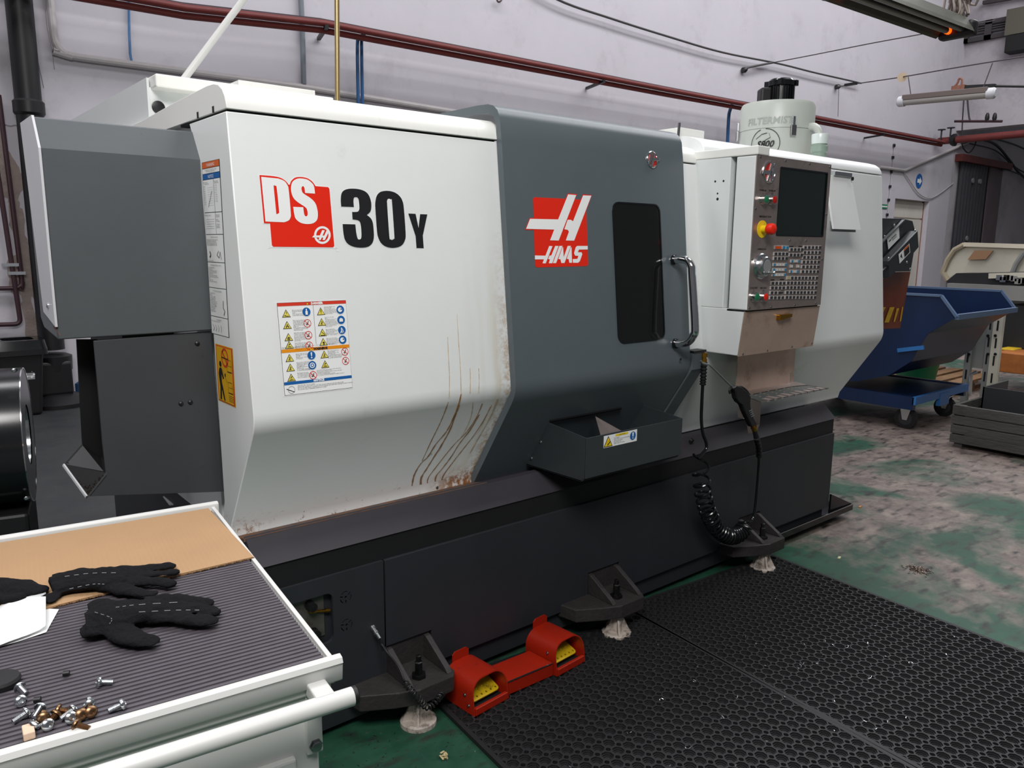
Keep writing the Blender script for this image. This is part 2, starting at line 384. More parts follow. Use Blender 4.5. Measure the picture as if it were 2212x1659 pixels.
# ------------------------------------------------------------------ the lathe
LATHE = empty('cnc_lathe', (2.6, 3.0, 0), 'large white and grey CNC lathe with red logo panels standing on levelling feet', 'lathe')
XL, XD0, XD1, XP, XR = 0.80, 1.73, 2.71, 2.84, 4.55
FT, FF, FB = (2.19, 1.95), (2.10, 1.09), (2.335, 0.73)      # front profile: seam, fold, foot (Y, z)
NU = Vector((0, -(FT[1]-FF[1]), (FT[0]-FF[0]))).normalized()   # outward normal of the upper face
NL = Vector((0, -(FF[1]-FB[1]), -(FB[0]-FF[0]))).normalized()  # outward normal of the lower slope
VU = Vector((0, FT[0]-FF[0], FT[1]-FF[1])).normalized()
VLo = Vector((0, FF[0]-FB[0], FF[1]-FB[1])).normalized()
PU = Vector((0, *FF))
def up_(x, y, off=0.0): return onP(x, y, PU+NU*off, NU)
def lo_(x, y, off=0.0): return onP(x, y, PU+NL*off, NL)
def fy(z): return FF[0] + (z-FF[1])*(FT[0]-FF[0])/(FT[1]-FF[1]) if z > FF[1] else FF[0] + (FF[1]-z)*(FB[0]-FF[0])/(FF[1]-FB[1])
def fold(r=0.035, n=4):
    # rounded fold between the two planes
    a, c, b = Vector(FT), Vector(FF), Vector(FB); out = []
    pa = c + (a-c).normalized()*r; pb = c + (b-c).normalized()*r
    for i in range(n+1):
        t = i/n; out.append(tuple(pa*(1-t)**2 + c*(2*t*(1-t)) + pb*t*t))
    return out
# white sheet with rust and yellowing near the door
def white_front():
    m_ = mat('white_front_sheet', 'EEF0EF', 0.3, var=0.025, vscale=2.2, dirt='D4D2CA', dscale=3.0, dlo=0.66, dhi=0.85, bump=0.01, bscale=300)
    nt = m_.node_tree; b = nt.nodes['Principled BSDF']; L = nt.links
    src = b.inputs['Base Color'].links[0].from_socket
    g = N(nt, 'ShaderNodeNewGeometry'); sp = N(nt, 'ShaderNodeSeparateXYZ'); L.new(g.outputs['Position'], sp.inputs[0])
    def rng(o, a, c):
        n = N(nt, 'ShaderNodeMapRange'); n.interpolation_type = 'SMOOTHSTEP'; n.inputs['From Min'].default_value = a; n.inputs['From Max'].default_value = c; L.new(o, n.inputs['Value']); return n.outputs[0]
    def mul(a, c, op='MULTIPLY'):
        n = N(nt, 'ShaderNodeMath', operation=op); n.use_clamp = True
        for i, q in enumerate((a, c)):
            if isinstance(q, float): n.inputs[i].default_value = q
            else: L.new(q, n.inputs[i])
        return n.outputs[0]
    mp = N(nt, 'ShaderNodeMapping'); mp.inputs['Scale'].default_value = (26, 2, 1.6); L.new(g.outputs['Position'], mp.inputs[0])
    n1 = N(nt, 'ShaderNodeTexNoise'); n1.inputs['Scale'].default_value = 1.0; n1.inputs['Detail'].default_value = 5; L.new(mp.outputs[0], n1.inputs['Vector'])
    n2 = N(nt, 'ShaderNodeTexNoise'); n2.inputs['Scale'].default_value = 34; n2.inputs['Detail'].default_value = 6; n2.inputs['Roughness'].default_value = 0.8; L.new(g.outputs['Position'], n2.inputs['Vector'])
    def mixc(f, col):
        nonlocal src
        n = N(nt, 'ShaderNodeMix', data_type='RGBA'); L.new(f, n.inputs['Factor']); L.new(src, n.inputs['A']); n.inputs['B'].default_value = srgb(col); src = n.outputs['Result']
    near = mul(rng(sp.outputs['X'], 1.45, 1.74), rng(sp.outputs['Z'], 1.75, 1.0))
    mixc(mul(mul(near, rng(n1.outputs['Fac'], 0.35, 0.75)), 0.55), 'CDBD96')
    edge = mul(rng(sp.outputs['X'], 1.66, 1.735), rng(sp.outputs['Z'], 1.8, 1.05))
    mixc(mul(mul(edge, rng(n2.outputs['Fac'], 0.4, 0.62)), 0.75), 'A97F45')
    foot = rng(sp.outputs['Z'], 0.80, 0.695)
    mixc(mul(foot, rng(n2.outputs['Fac'], 0.60, 0.66)), '7A4A26')
    corner = mul(rng(sp.outputs['X'], 0.98, 0.82), rng(sp.outputs['Z'], 0.78, 0.69))
    mixc(mul(corner, rng(n2.outputs['Fac'], 0.47, 0.6)), '8A5A30')
    c2 = mul(rng(sp.outputs['X'], 1.5, 1.66), rng(sp.outputs['Z'], 0.80, 0.70))
    mixc(mul(c2, rng(n2.outputs['Fac'], 0.4, 0.58)), '9A6230')
    L.new(src, b.inputs['Base Color']); return m_
M['white_front'] = white_front()
# --- base
MB().box(XL+.03, 4.17, 2.19, 4.05, .03, .66).build('base_casting', M['grey_base'], LATHE, smooth=0)
FEET = (1.292, 2.270, 3.345)
def panel(x0, x1, name):
    cuts = [c for c in FEET if x0 < c < x1]
    pts = [(x0, .117)]
    for c in cuts: pts += [(c-.055, .117), (c-.055, .245), (c+.135, .245), (c+.135, .117)]
    pts += [(x1, .117), (x1, .557), (x0, .557)]
    return pts
mb = MB(); mb.ext([(x, 2.163, z) for x, z in panel(1.243, 4.19, '')], (0, .03, 0)); mb.build('front_panel', M['grey_base'], LATHE, smooth=0, bevel=.002)
# left front panel with the hydraulic window and two fan cut-outs
hx0, hx1, hz0, hz1 = onY(640,1400,2.163).x-.02, onY(719,1300,2.163).x, onY(700,1392,2.163).z, onY(705,1283,2.163).z
def rr3(x0, z0, x1, z1, r, y): return [(x, y, z) for x, z in rrect(x0, z0, x1, z1, r)]
fans = []
def fan_holes(px, py):
    c = onY(px, py, 2.163); R_ = .021; hs = []
    hs.append([(c.x+.0045*math.cos(t), 2.163, c.z+.0045*math.sin(t)) for t in [2*math.pi*i/10 for i in range(10)]])
    for k, a in enumerate((35, 165, 270)):
        for s0, s1, r0, r1 in ((-7, 7, .010, .021),):
            d0 = math.radians(a); ux, uz = math.cos(d0), math.sin(d0); w = .0022
            hs.append([(c.x+ux*r0-uz*w, 2.163, c.z+uz*r0+ux*w), (c.x+ux*r0+uz*w, 2.163, c.z+uz*r0-ux*w), (c.x+ux*r1+uz*w, 2.163, c.z+uz*r1-ux*w), (c.x+ux*r1-uz*w, 2.163, c.z+uz*r1+ux*w)])
    for a0, a1 in ((68, 140), (190, 245), (-45, 15)):
        o = [(c.x+R_*math.cos(math.radians(a0+(a1-a0)*i/6)), 2.163, c.z+R_*math.sin(math.radians(a0+(a1-a0)*i/6))) for i in range(7)]
        q = [(c.x+(R_-.003)*math.cos(math.radians(a1-(a1-a0)*i/6)), 2.163, c.z+(R_-.003)*math.sin(math.radians(a1-(a1-a0)*i/6))) for i in range(7)]
        hs.append(o+q)
    return hs
holes = [rr3(hx0-.06, hz0, hx1, hz1, .022, 2.163)] + fan_holes(747, 1290) + fan_holes(749, 1350)
mb = MB(); mb.ext([(x, 2.163, z) for x, z in ((XL+.02,.03),(1.237,.03),(1.237,.557),(XL+.02,.557))], (0,.012,0), holes); mb.build('side_front_panel', M['grey_base'], LATHE, smooth=0)
hy = MB().box(hx0-.05, hx1-.022, 2.184, 2.189, hz0+.02, hz1-.01).build('manifold_plate', mat('manifold', '6A6862', .5, metal=.6, var=.3, vscale=14, dirt='3A332E', dscale=25), LATHE, smooth=0)
for px, py in ((668,1306),(676,1365)):
    c = onY(px, py, 2.184); MB().lathe(c, (0,-1,0), [(0,.016),(.006,.016),(.006,.012),(.016,.012),(.016,.015),(.03,.015),(.03,.006),(.032,.006)], 12).build('hydraulic_fitting', M['black'], hy)
c = onY(668, 1322, 2.178); e_ = onY(712, 1318, 2.178)
MB().cyl(c, c.lerp(e_,.35), .006, n=8).cyl(c.lerp(e_,.35), c.lerp(e_,.55), .004, n=8).cyl(c.lerp(e_,.55), c.lerp(e_,.8), .005, n=8).cyl(c.lerp(e_,.8), e_, .007, n=6).build('hydraulic_pipe', M['brass'], hy)
MB().box(XL+.02, 4.19, 2.174, 2.2, .557, .645).build('black_band', M['black_band'], LATHE, smooth=0)
# sloped trim along the foot of the enclosure (rusty at the back of its top)
mb = MB(); mb.prism([(2.168,.64),(2.24,.71),(2.26,.714),(2.26,.66),(2.20,.63)], XL+.01, 4.2); mb.build('kick_trim', M['grey_trim'], LATHE, smooth=0)
dm('rusty_ledge', '584842', .8, var=.3, vscale=22, dirt='7C4F2C', dscale=18, dlo=.45, dhi=.65, stretch=(1,1,.3))
mb = MB(); mb.prism([(2.243,.703),(2.247,.7135),(2.345,.69),(2.345,.675)], XL+.005, 1.74); mb.build('drip_ledge', M['rusty_ledge'], LATHE, smooth=0)
mb = MB(); mb.prism([(2.243,.70),(2.247,.711),(2.345,.69),(2.345,.675)], 1.74, 4.2); mb.build('drip_ledge', M['grey_trim'], LATHE, smooth=0)
mb = MB(); q = onY(1490,950,2.21); mb.cyl((q.x,2.205,q.z),(q.x,2.195,q.z-.006),.012,n=12); mb.build('trim_plug', M['black'], LATHE)
MB().box(XL+.03, 4.16, 2.185, 2.2, .03, .117).build('skirt', M['grey_base'], LATHE, smooth=0)
# chip tray sticking out at the right end, on a castor
mb = MB()
t0, t1 = 3.50, 4.44
mb.box(t0, t1, 2.145, 2.6, .05, .06); mb.box(t0, t1, 2.14, 2.15, .05, .085)
mb.ext([(t1,2.145,.05),(t1,2.145,.085),(4.2,2.155,.19),(4.2,2.155,.05)], (0,.012,0)); mb.build('chip_tray', M['black_gloss'], LATHE, smooth=0)
MB().bar((t0,2.1395,.086),(t1,2.1395,.086),.004,.004).build('worn_edge', M['zinc'], LATHE, smooth=0)
mb = MB(); mb.lathe((4.28,2.19,.028),(0,1,0),[(0,.014),(0,.026),(.02,.026),(.02,.014)],14); mb.box(4.268,4.292,2.185,2.215,.03,.06); mb.build('castor', M['black'], LATHE)
mb = MB()
for i in range(60):
    x = random.uniform(t0+.05, t1-.02); y = random.uniform(2.152,2.17); a = random.uniform(0,3)
    mb.obox((x,y,.064),(.006*math.cos(a),.006*math.sin(a),.002),(0,.0015,0),(0,0,.0015))
o = mb.build('swarf', M['bolt'], LATHE, smooth=0); tag(o, kind='stuff')
# --- levelling brackets and feet
dm('cast', '2E2A2A', .6, var=.2, vscale=14, bump=.15, bscale=60)
dm('foot_paint', 'B5AAA0', .6, var=.15, vscale=20, dirt='3A2B22', dscale=16, dlo=.48, dhi=.62)
for i, c in enumerate(FEET):
    br = MB()
    br.ext([(c-.215,2.19,.095),(c-.195,2.09,.095),(c-.09,2.03,.095),(c-.02,2.0,.095),(c+.115,2.0,.095),(c+.14,2.03,.095),(c+.14,2.19,.095)], (0,0,.055))
    b_ = br.build('levelling_bracket', M['cast'], LATHE, smooth=0, bevel=.004)
    for gx in (c-.05, c+.105):
        MB().ext([(gx,2.185,.15),(gx,2.02,.15),(gx,2.035,.165),(gx,2.155,.235),(gx,2.185,.24)], (.022,0,0)).build('gusset', M['cast'], b_, smooth=0, bevel=.003)
    MB().box(c-.05, c+.13, 2.172, 2.19, .14, .245).build('back_plate', M['cast'], b_, smooth=0)
    MB().lathe((c+.02,2.07,.15),(0,0,1),[(0,.026),(.012,.026),(.012,.014),(.055,.014),(.058,.010),(.078,.010),(.08,.006)],6).build('levelling_screw', M['bolt_dark'], b_)
    ft = MB(); ft.lathe((c,2.045,0),(0,0,1),[(0,.062),(.014,.062),(.02,.055),(.02,.0)],28)
    ft.lathe((c,2.045,.015),(0,0,1),[(0,.024),(.085,.024)],20)
    for k in range(5):
        a = math.radians(20+72*k); dx, dy = math.cos(a), math.sin(a); nx, ny = -dy*.004, dx*.004
        ft.ext([(c+dx*.02+nx,2.045+dy*.02+ny,.018),(c+dx*.058+nx,2.045+dy*.058+ny,.018),(c+dx*.024+nx,2.045+dy*.024+ny,.085)], (-2*nx,-2*ny,0))
    ft.build('levelling_foot', M['foot_paint'], b_)
# --- left enclosure
body = [FT] + fold() + [FB, (2.335,.685), (2.42,.685), (2.385,.80), (2.395,1.34), (2.43,1.84), (2.50,1.95)]
WF = MB().prism(body, XL, XD0+.02).build('left_front_sheet', M['white_front'], LATHE, smooth=50, bevel=.003)
cap = [(2.185,1.957),(2.187,1.97),(2.195,1.99),(2.212,2.01),(2.24,2.025),(2.275,2.032),(2.33,2.034),(2.6,2.028),(3.0,2.014),(3.9,2.01),(3.9,1.957)]
mb = MB(); mb.prism(cap, XL, XD0+.02); CAPO = mb.build('roof_cap', M['white_cap'], LATHE, smooth=50, bevel=.0015)
MB().box(XL+.03, XR-.04, 2.5, 3.95, .66, 1.96).build('enclosure_core', M['white'], LATHE, smooth=0)
MB().box(XL+.006, XD0, 2.2, 2.6, 1.95, 1.958).build('seam_gap', M['dark'], LATHE, smooth=0)
for px, py in ((461,239),(428,256)):
    q = onX(px, py, XL); MB().box(XL-.0015, XL+.003, q.y-.006, q.y+.006, 1.957, 1.974).build('cap_slot', M['dark'], CAPO, smooth=0)
# --- rear cabinet on the roof
cabM = M['white']
q0, q1 = onY(330,245,3.0), onY(322,178,3.0)
cb = MB(); cb.box(.83, 1.35, 3.0, 4.6, 1.5, 2.13); cb = cb.build('rear_cabinet', M['white_pend'], LATHE, smooth=0, bevel=.002)
MB().box(.824, .832, 2.998, 4.6, 1.5, 2.16).build('cabinet_side', M['white_pend'], cb, smooth=0)
MB().box(.836, 1.5, 2.93, 4.6, 2.122, 2.166).build('cabinet_lid', M['white_cap'], cb, smooth=0, bevel=.006)
q = onY(342,232,2.998); MB().lathe(q,(0,-1,0),[(0,.022),(.004,.022),(.006,.018)],20).build('grommet', M['black'], cb)
MB().box(.99,.994,2.995,3.0,1.9,2.115).build('cabinet_seam', M['grey_cover'], cb, smooth=0)
qa, qb = onY(515,172,3.2), onY(681,196,3.2)
MB().box(qa.x, qb.x, 3.2, 3.9, 2.0, qa.z).build('roof_box', M['white_cap'], LATHE, smooth=0, bevel=.003)
# --- grey spindle cover on the left end
xg = .385
cv = MB(); cv.prism([(2.42,1.334),(2.42,1.84),(2.475,1.925),(2.66,1.925),(2.66,1.375),(2.62,1.35)], xg+.004, XL+.01)
cvo = cv.build('spindle_cover', M['grey_cover'], LATHE, smooth=20, bevel=.004)
MB().ext([(xg,2.415,1.37),(xg,2.415,1.84),(xg,2.472,1.928),(xg,2.66,1.928),(xg,2.58,1.40)], (.006,0,0)).build('cover_end_plate', M['grey_side'], cvo, smooth=0)
MB().ext([(xg+.01,2.419,1.345),(xg+.0,2.419,1.37),(xg+.012,2.419,1.345)], (0,.03,0)).build('corner_fold', M['rust'], cvo, smooth=0)
q = onX(104,660,xg); MB().lathe(q,(-1,0,0),[(0,.008),(.003,.008),(.005,.004)],12).build('screw', M['chrome'], cvo)
# lower guard with the chip chute
lx = .468
lg = MB()
gz1 = 1.338
fr = [onY(203,736,2.43), onY(456,716,2.43), onY(486,1062,2.43), onY(190,1072,2.43), onY(229,1021,2.43), onY(222,960,2.43)]
lg.ext([(p.x, 2.43, p.z) for p in fr], (0,.012,0)); lgo = lg.build('lower_guard', M['guard_grey'], LATHE, smooth=0, bevel=.002)
MB().box(.66, XL+.05, 2.9, 3.4, .9, 1.9).build('headstock', M['dark'], LATHE, smooth=0)
for px, py in ((426,742),(391,872),(411,869)):
    q = onY(px, py, 2.43); MB().lathe(q,(0,-1,0),[(0,.0075),(.003,.0065),(.005,.003)],12).build('screw', M['bolt_dark'], lgo)
# chute: inner back plate, sloping lip
bk = [onY(165,733,2.56), onY(210,733,2.56), onY(225,1000,2.56), onY(178,962,2.56)]
MB().ext([(p.x,2.56,p.z) for p in bk], (0,.006,0)).build('chute_back', M['black'], lgo, smooth=0)
li = [onY(178,958,2.56), onY(137,1004,2.53), onY(187,1073,2.43), onY(229,1021,2.43), onY(222,985,2.56)]
ch = MB(); ch.add([tuple(p) for p in li], [(0,1,2,3,4)]); ch.add([tuple(p-Vector((0,.003,.006))) for p in li], [(4,3,2,1,0)])
for i in range(5): j=(i+1)%5; ch.add([tuple(li[i]),tuple(li[j]),tuple(li[j]-Vector((0,.003,.006))),tuple(li[i]-Vector((0,.003,.006)))],[(0,1,2,3)])
ch.build('chip_chute', M['black'], lgo, smooth=0, fix=False)
MB().bar(li[1], li[2], .005, .008).build('chute_lip', M['grey_side'], lgo, smooth=0)
mb = MB()
for i in range(500):
    a, c = random.random(), random.random()
    p = (li[1].lerp(li[2], a)).lerp(li[4].lerp(li[3], a), .08+.8*c) + Vector((0,0,random.uniform(.001,.006))); t = random.uniform(0,3.1)
    mb.obox(p,(.003*math.cos(t),.003*math.sin(t),.001),(0,.0008,0),(0,0,.0008))
o = mb.build('swarf', [mat('swarf_brown','4A3A30',.5,metal=.7,var=.4,vscale=90)], lgo, smooth=0); tag(o, kind='stuff')
pl = [onY(183,735,2.70), onY(206,735,2.70), onY(208,870,2.70)]
MB().ext([(p.x,2.70,p.z) for p in pl], (0,.004,0)).build('deflector', M['grey_side'], lgo, smooth=0)
pw = [onZ(352,1072,.60), onZ(440,1072,.60), onZ(455,1083,.60), onZ(366,1090,.60)]
MB().ext([tuple(p) for p in pw], (0,0,-.004)).build('tray_plate', M['grey_side'], LATHE, smooth=0)
# --- door
off = .032
def offp(p, n, d): return (p[0]+n[0]*d, p[1]+n[1]*d)
nu2, nl2 = (NU.y, NU.z), (NL.y, NL.z)
fmid = tuple(Vector(((nu2[0]+nl2[0]), (nu2[1]+nl2[1]))).normalized()*off/math.cos(math.acos(max(-1,min(1,nu2[0]*nl2[0]+nu2[1]*nl2[1])))/2))
top = offp(FT, nu2, off)
Fo = (FF[0]+fmid[0], FF[1]+fmid[1]); FBd = (FB[0]+.0300, FB[1]-.0460); Bo = offp(FBd, nl2, off)
def rf(a, c, b, r, n=5):
    a, c, b = Vector(a), Vector(c), Vector(b); pa = c+(a-c).normalized()*r; pb = c+(b-c).normalized()*r
    return [tuple(pa*(1-i/n)**2 + c*(2*(i/n)*(1-i/n)) + pb*(i/n)**2) for i in range(n+1)]
outer = [(2.75,2.085),(2.30,2.083),(2.235,2.08),(2.205,2.072),(2.183,2.055),(2.170,2.030),top] + rf(top,Fo,Bo,.045) + [(Bo[0]+.004,Bo[1]-.008),(Bo[0]+.02,Bo[1]-.006)]
inner = [(FBd[0]+nl2[0]*.004,FBd[1]+nl2[1]*.004)] + [(FF[0]+fmid[0]*.12,FF[1]+fmid[1]*.12)] + [(FT[0]+nu2[0]*.004,FT[1]+nu2[1]*.004),(2.190,2.01),(2.205,2.037),(2.235,2.05),(2.30,2.055),(2.75,2.058)]
DOOR = MB().prism(outer+inner, XD0, XD1).build('door', M['grey_door'], LATHE, smooth=50)
MB().box(XD0+.02, XD1-.02, 2.24, 2.26, 1.02, 1.95).build('door_liner', M['dark'], LATHE, smooth=0)
# window with a rounded frame
def dU(px, py, o_=off): return up_(px, py, o_)
wa, wbq = dU(1325,437), dU(1331,737); wc_ = dU(1436,735)
wx0, wx1 = (wa.x+wbq.x)/2, wc_.x
def vz(p): return (p - (PU+NU*off)).dot(VU)
wz0, wz1 = (vz(wbq)+vz(wc_))/2-.004, vz(dU(1400,440))
def upt(x, v, o_): return PU + NU*o_ + Vector((x,0,0)) + VU*v
win = MB(); win.ext([upt(x, v, off-.006) for x, v in rrect(wx0+.004, wz0+.004, wx1-.004, wz1-.004, .03)], NU*.0075)
WIN = win.build('window', M['glass_dark'], DOOR, smooth=0)
fr_ = MB(); fr_.ext([upt(x, v, off-.002) for x, v in rrect(wx0, wz0, wx1, wz1, .034)], NU*.006, [[upt(x, v, off-.002) for x, v in rrect(wx0+.006, wz0+.006, wx1-.006, wz1-.006, .03)]])
fr_.build('window_seal', M['black_gloss'], WIN, smooth=0)
# chrome D handle with black collars
ha, hb = dU(1452,562), dU(1455,742)
HY = -.075
pts = [ha, ha+NU*.045, ha+NU*.078+Vector((.0,0,-.008)), ha+NU*.10+Vector((.0,0,-.032)), ha+NU*.107+Vector((.0,0,-.07)),
       hb+NU*.107+Vector((.0,0,.07)), hb+NU*.10+Vector((.0,0,.032)), hb+NU*.078+Vector((.0,0,.008)), hb+NU*.045, hb]
HN = MB(); HN.tube(catmull(pts, 6), .0165, 18); HN = HN.build('handle', M['chrome'], DOOR, smooth=60)
for p in (ha, hb): MB().lathe(p+NU*.008, NU, [(0,.0215),(.009,.0215),(.013,.018)], 18).build('collar', M['black_gloss'], HN)
# bent bracket at the right foot of the door
k1, k2 = 2.715, 2.80
brk = []
for z in (1.15, 1.075): brk.append((fy(z)-.045, z))
brk.append((fy(.70)-.05, .70)); brk += [(fy(.70)-.012,.70),(fy(1.075)-.004,1.075),(fy(1.15)-.004,1.15)]
B_ = MB().prism(brk, k1, k2).build('door_bracket', M['grey_door'], DOOR, smooth=0, bevel=.004)
q = onP(1470,776,Vector((0,fy(1.11)-.046,1.11)),NU); MB().lathe(q,NU,[(0,.006),(.003,.005)],10).build('screw', M['black'], B_)
MB().box(k1-.002,k2+.002,fy(1.15)-.05,fy(1.15)+.0,1.15,1.158).build('bracket_cap', M['black'], B_, smooth=0)
for px, py in ((1019,1052),(1040,1043),(944,1053)):
    q = lo_(px, py, off-.0); q = Vector((q.x, q.y, q.z)); MB().lathe(onY(px,py,2.345 if px>1000 else 2.334),(0,-1,0),[(0,.006),(.003,.005),(.004,.002)],10).build('screw', M['bolt'], DOOR if px>1000 else WF)
# door foot flange
MB().box(1.66, XD1, 2.352, 2.362, .672, .70).build('door_foot', M['grey_door'], DOOR, smooth=0)
# --- right enclosure
rp = [(2.196,2.005)] + [FT] + fold() + [FB,(2.345,.69),(2.5,.69),(2.5,2.005)]
RPan = MB().prism([FT]+fold()+[FB,(2.345,.69),(2.5,.69),(2.5,1.95)], XD1+.005, XP+.01).build('column_sheet', M['white'], LATHE, smooth=50, bevel=.002)
RF = MB().prism([(2.196,2.01)]+fold()+[FB,(2.345,.69),(2.5,.69),(2.5,2.01)], XP+.012, XR).build('right_front_sheet', M['white'], LATHE, smooth=50, bevel=.008)
rcap = [(2.19,1.957),(2.19,1.975),(2.20,2.0),(2.222,2.02),(2.255,2.03),(2.31,2.033),(2.5,2.035),(2.5,1.957)]
MB().prism(rcap, XD1+.005, XP+.01).build('column_cap', M['white_cap'], LATHE, smooth=50, bevel=.0015)
MB().prism([(2.196,2.012),(2.20,2.03),(2.214,2.052),(2.24,2.07),(2.28,2.082),(2.36,2.095),(3.9,2.14),(3.9,2.012)], XP+.06, XR).build('right_roof', M['white'], LATHE, smooth=50, bevel=.003)
ta, tb = onY(1475,285,2.33), onY(1545,287,2.33)
MB().box(ta.x-.02, onY(1522,285,2.33).x, 2.33, 2.8, 2.02, onY(1522,283,2.33).z).build('roof_riser', M['white_cap'], LATHE, smooth=0, bevel=.003)
# little post on the door roof
q = onY(1465,283,2.3); MB().cyl((q.x,2.3,2.06),(q.x+.006,2.3,q.z+.035),.006,n=8).build('roof_stud', M['bolt'], LATHE)
# --- rust runs on the left sheet
dm('rust_run', 'B5834A', .7, var=.3, vscale=30, alpha=.8)
dm('rust_run_faint', 'CFB084', .7, var=.3, vscale=30, alpha=.45)
def run(pts, w0, w1, m_):
    P_ = []
    for x, y in pts:
        a = up_(x, y); P_.append((a if a.z > FF[1]+.0 else lo_(x, y)) + (NU if a.z > FF[1] else NL)*.0012)
    Q = catmull(P_, 5); mb = MB(); L_ = []; n_ = len(Q)
    for i, p in enumerate(Q):
        w = (w0 + (w1-w0)*i/(n_-1))*random.uniform(.9,1.9); L_ += [p-Vector((w/2,0,0)), p+Vector((w/2,0,0))]
    mb.add(L_, [(2*i,2*i+1,2*i+3,2*i+2) for i in range(n_-1)]); mb.build('rust_run', M[m_], WF, smooth=0, fix=False)
def c5(pts): return [(540+x/2.989, 500+y/2.989) for x, y in pts]
run(c5([(1335,530),(1345,700),(1358,900),(1362,1050)]), .0015, .003, 'rust_run_faint')
run(c5([(1275,680),(1280,800),(1287,950),(1285,1070)]), .0015, .003, 'rust_run_faint')
run(c5([(1362,1050),(1345,1120),(1300,1230),(1260,1300),(1200,1370),(1150,1450),(1100,1500),(1060,1570),(1045,1640)]), .004, .005, 'rust_run')
run(c5([(1350,1120),(1320,1200),(1290,1280),(1240,1370),(1190,1450),(1140,1530),(1105,1590),(1102,1655)]), .004, .006, 'rust_run')
run(c5([(1500,1110),(1460,1200),(1400,1290),(1330,1360),(1270,1430),(1200,1520),(1150,1590),(1145,1640)]), .003, .004, 'rust_run')
run(c5([(1480,1180),(1420,1280),(1350,1370),(1300,1450),(1240,1530),(1200,1580),(1195,1640)]), .004, .005, 'rust_run')
run(c5([(1560,1120),(1500,1230),(1440,1320),(1370,1410),(1300,1500),(1245,1580),(1235,1640)]), .003, .004, 'rust_run')
run(c5([(1280,1100),(1250,1180),(1215,1260),(1175,1340),(1110,1480)]), .003, .003, 'rust_run')
run(c5([(1240,1370),(1215,1420),(1175,1430),(1170,1440)]), .006, .003, 'rust_run_faint')
run(c5([(1550,1130),(1520,1200),(1480,1280),(1430,1340)]), .003, .002, 'rust_run_faint')
run(c5([(1440,1100),(1430,1180),(1400,1260),(1360,1330)]), .004, .003, 'rust_run_faint')
run(c5([(1600,1080),(1560,1180),(1510,1270),(1470,1340),(1420,1430)]), .008, .004, 'rust_run_faint')
run(c5([(1420,880),(1422,960),(1420,1040)]), .002, .003, 'rust_run_faint')
run(c5([(1475,880),(1478,960),(1475,1040)]), .002, .003, 'rust_run_faint')
# ------------------------------------------------------------------ control pendant
PY = 1.888
PEND = MB()
PEND.box(XP, 3.42, 2.012, 2.215, 1.34, 1.97)
PEND.box(XP, 3.42, 1.955, 2.20, 1.142, 1.34)
PEND = PEND.build('control_pendant', M['white_pend'], LATHE, smooth=0, bevel=.004)
MB().box(XP+.035, 3.40, 1.98, 2.015, 1.34, 1.965).build('pendant_gap', M['grey_cover'], PEND, smooth=0)
MB().box(XP, 3.425, 1.892, 1.985, 1.338, 1.968).build('pendant_head', M['white_pend'], PEND, smooth=0, bevel=.005)
MB().ext([(XP,1.925,1.142),(XP,1.96,1.142),(XP,1.96,1.335),(XP,1.905,1.335)], (.585,0,0)).build('drawer_box', M['white_pend'], PEND, smooth=0, bevel=.003)
MB().box(XP, 3.42, 1.90, 1.99, 1.331, 1.339).build('drawer_gap', M['dark'], PEND, smooth=0)
MB().box(XP-.002, onY(1662,318,PY).x, 1.884, 2.22, 1.97, 2.006).build('support_arm', M['white_cap'], PEND, smooth=0, bevel=.004)
for px, py, r in ((1545,392,.0045),(1563,391,.0045),(1550,418,.004),(1550,430,.006)):
    q = onX(px, py, XP); MB().lathe(q+Vector((.002,0,0)),(-1,0,0),[(0,r),(.0025,r)],12).build('hole_plug', M['dark'], PEND)
# steel face plate
FP = MB()
def pp(px, py): q = onY(px, py, PY); return (q.x, q.z)
x0, x1, z0, z1 = XP+.001, 3.426, 1.338, 1.971
sc = [pp(1687,360), pp(1791,373), pp(1776,511), pp(1675,511)]
sx0, sx1 = (sc[0][0]+sc[3][0])/2, (sc[1][0]+sc[2][0])/2; sz0, sz1 = (sc[2][1]+sc[3][1])/2, (sc[0][1]+sc[1][1])/2
FP.ext([(x,PY,z) for x, z in ((x0,z0),(x1,z0),(x1,z1),(x0,z1))], (0,.004,0), [[(x,PY,z) for x, z in rrect(sx0,sz0,sx1,sz1,.006)]])
FP = FP.build('face_plate', M['steel'], PEND, smooth=0, bevel=.001)
MB().box(sx0-.005, sx1+.005, PY+.0035, PY+.006, sz0-.005, sz1+.005).build('screen', M['screen'], FP, smooth=0)
MB().ext([(x,PY-.001,z) for x, z in rrect(sx0,sz0,sx1,sz1,.006)], (0,.004,0), [[(x,PY-.001,z) for x, z in rrect(sx0+.006,sz0+.006,sx1-.006,sz1-.006,.004)]]).build('screen_frame', M['black_gloss'], FP, smooth=0)
scm = MB().lathe((0,0,0),(0,-1,0),[(0,.0055),(.002,.005),(.0035,.002)],10).mesh('panel_screw', M['bolt'])
for px, py in ((1643,339),(1697,347),(1749,354),(1796,361),(1786,463),(1776,560),(1706,519),(1741,520),(1762,655),(1717,659),(1666,663),(1613,666),(1631,451),(1622,560)):
    x, z = pp(px, py); x = min(max(x, x0+.012), x1-.012); inst('screw', scm, (x, PY, z), FP)
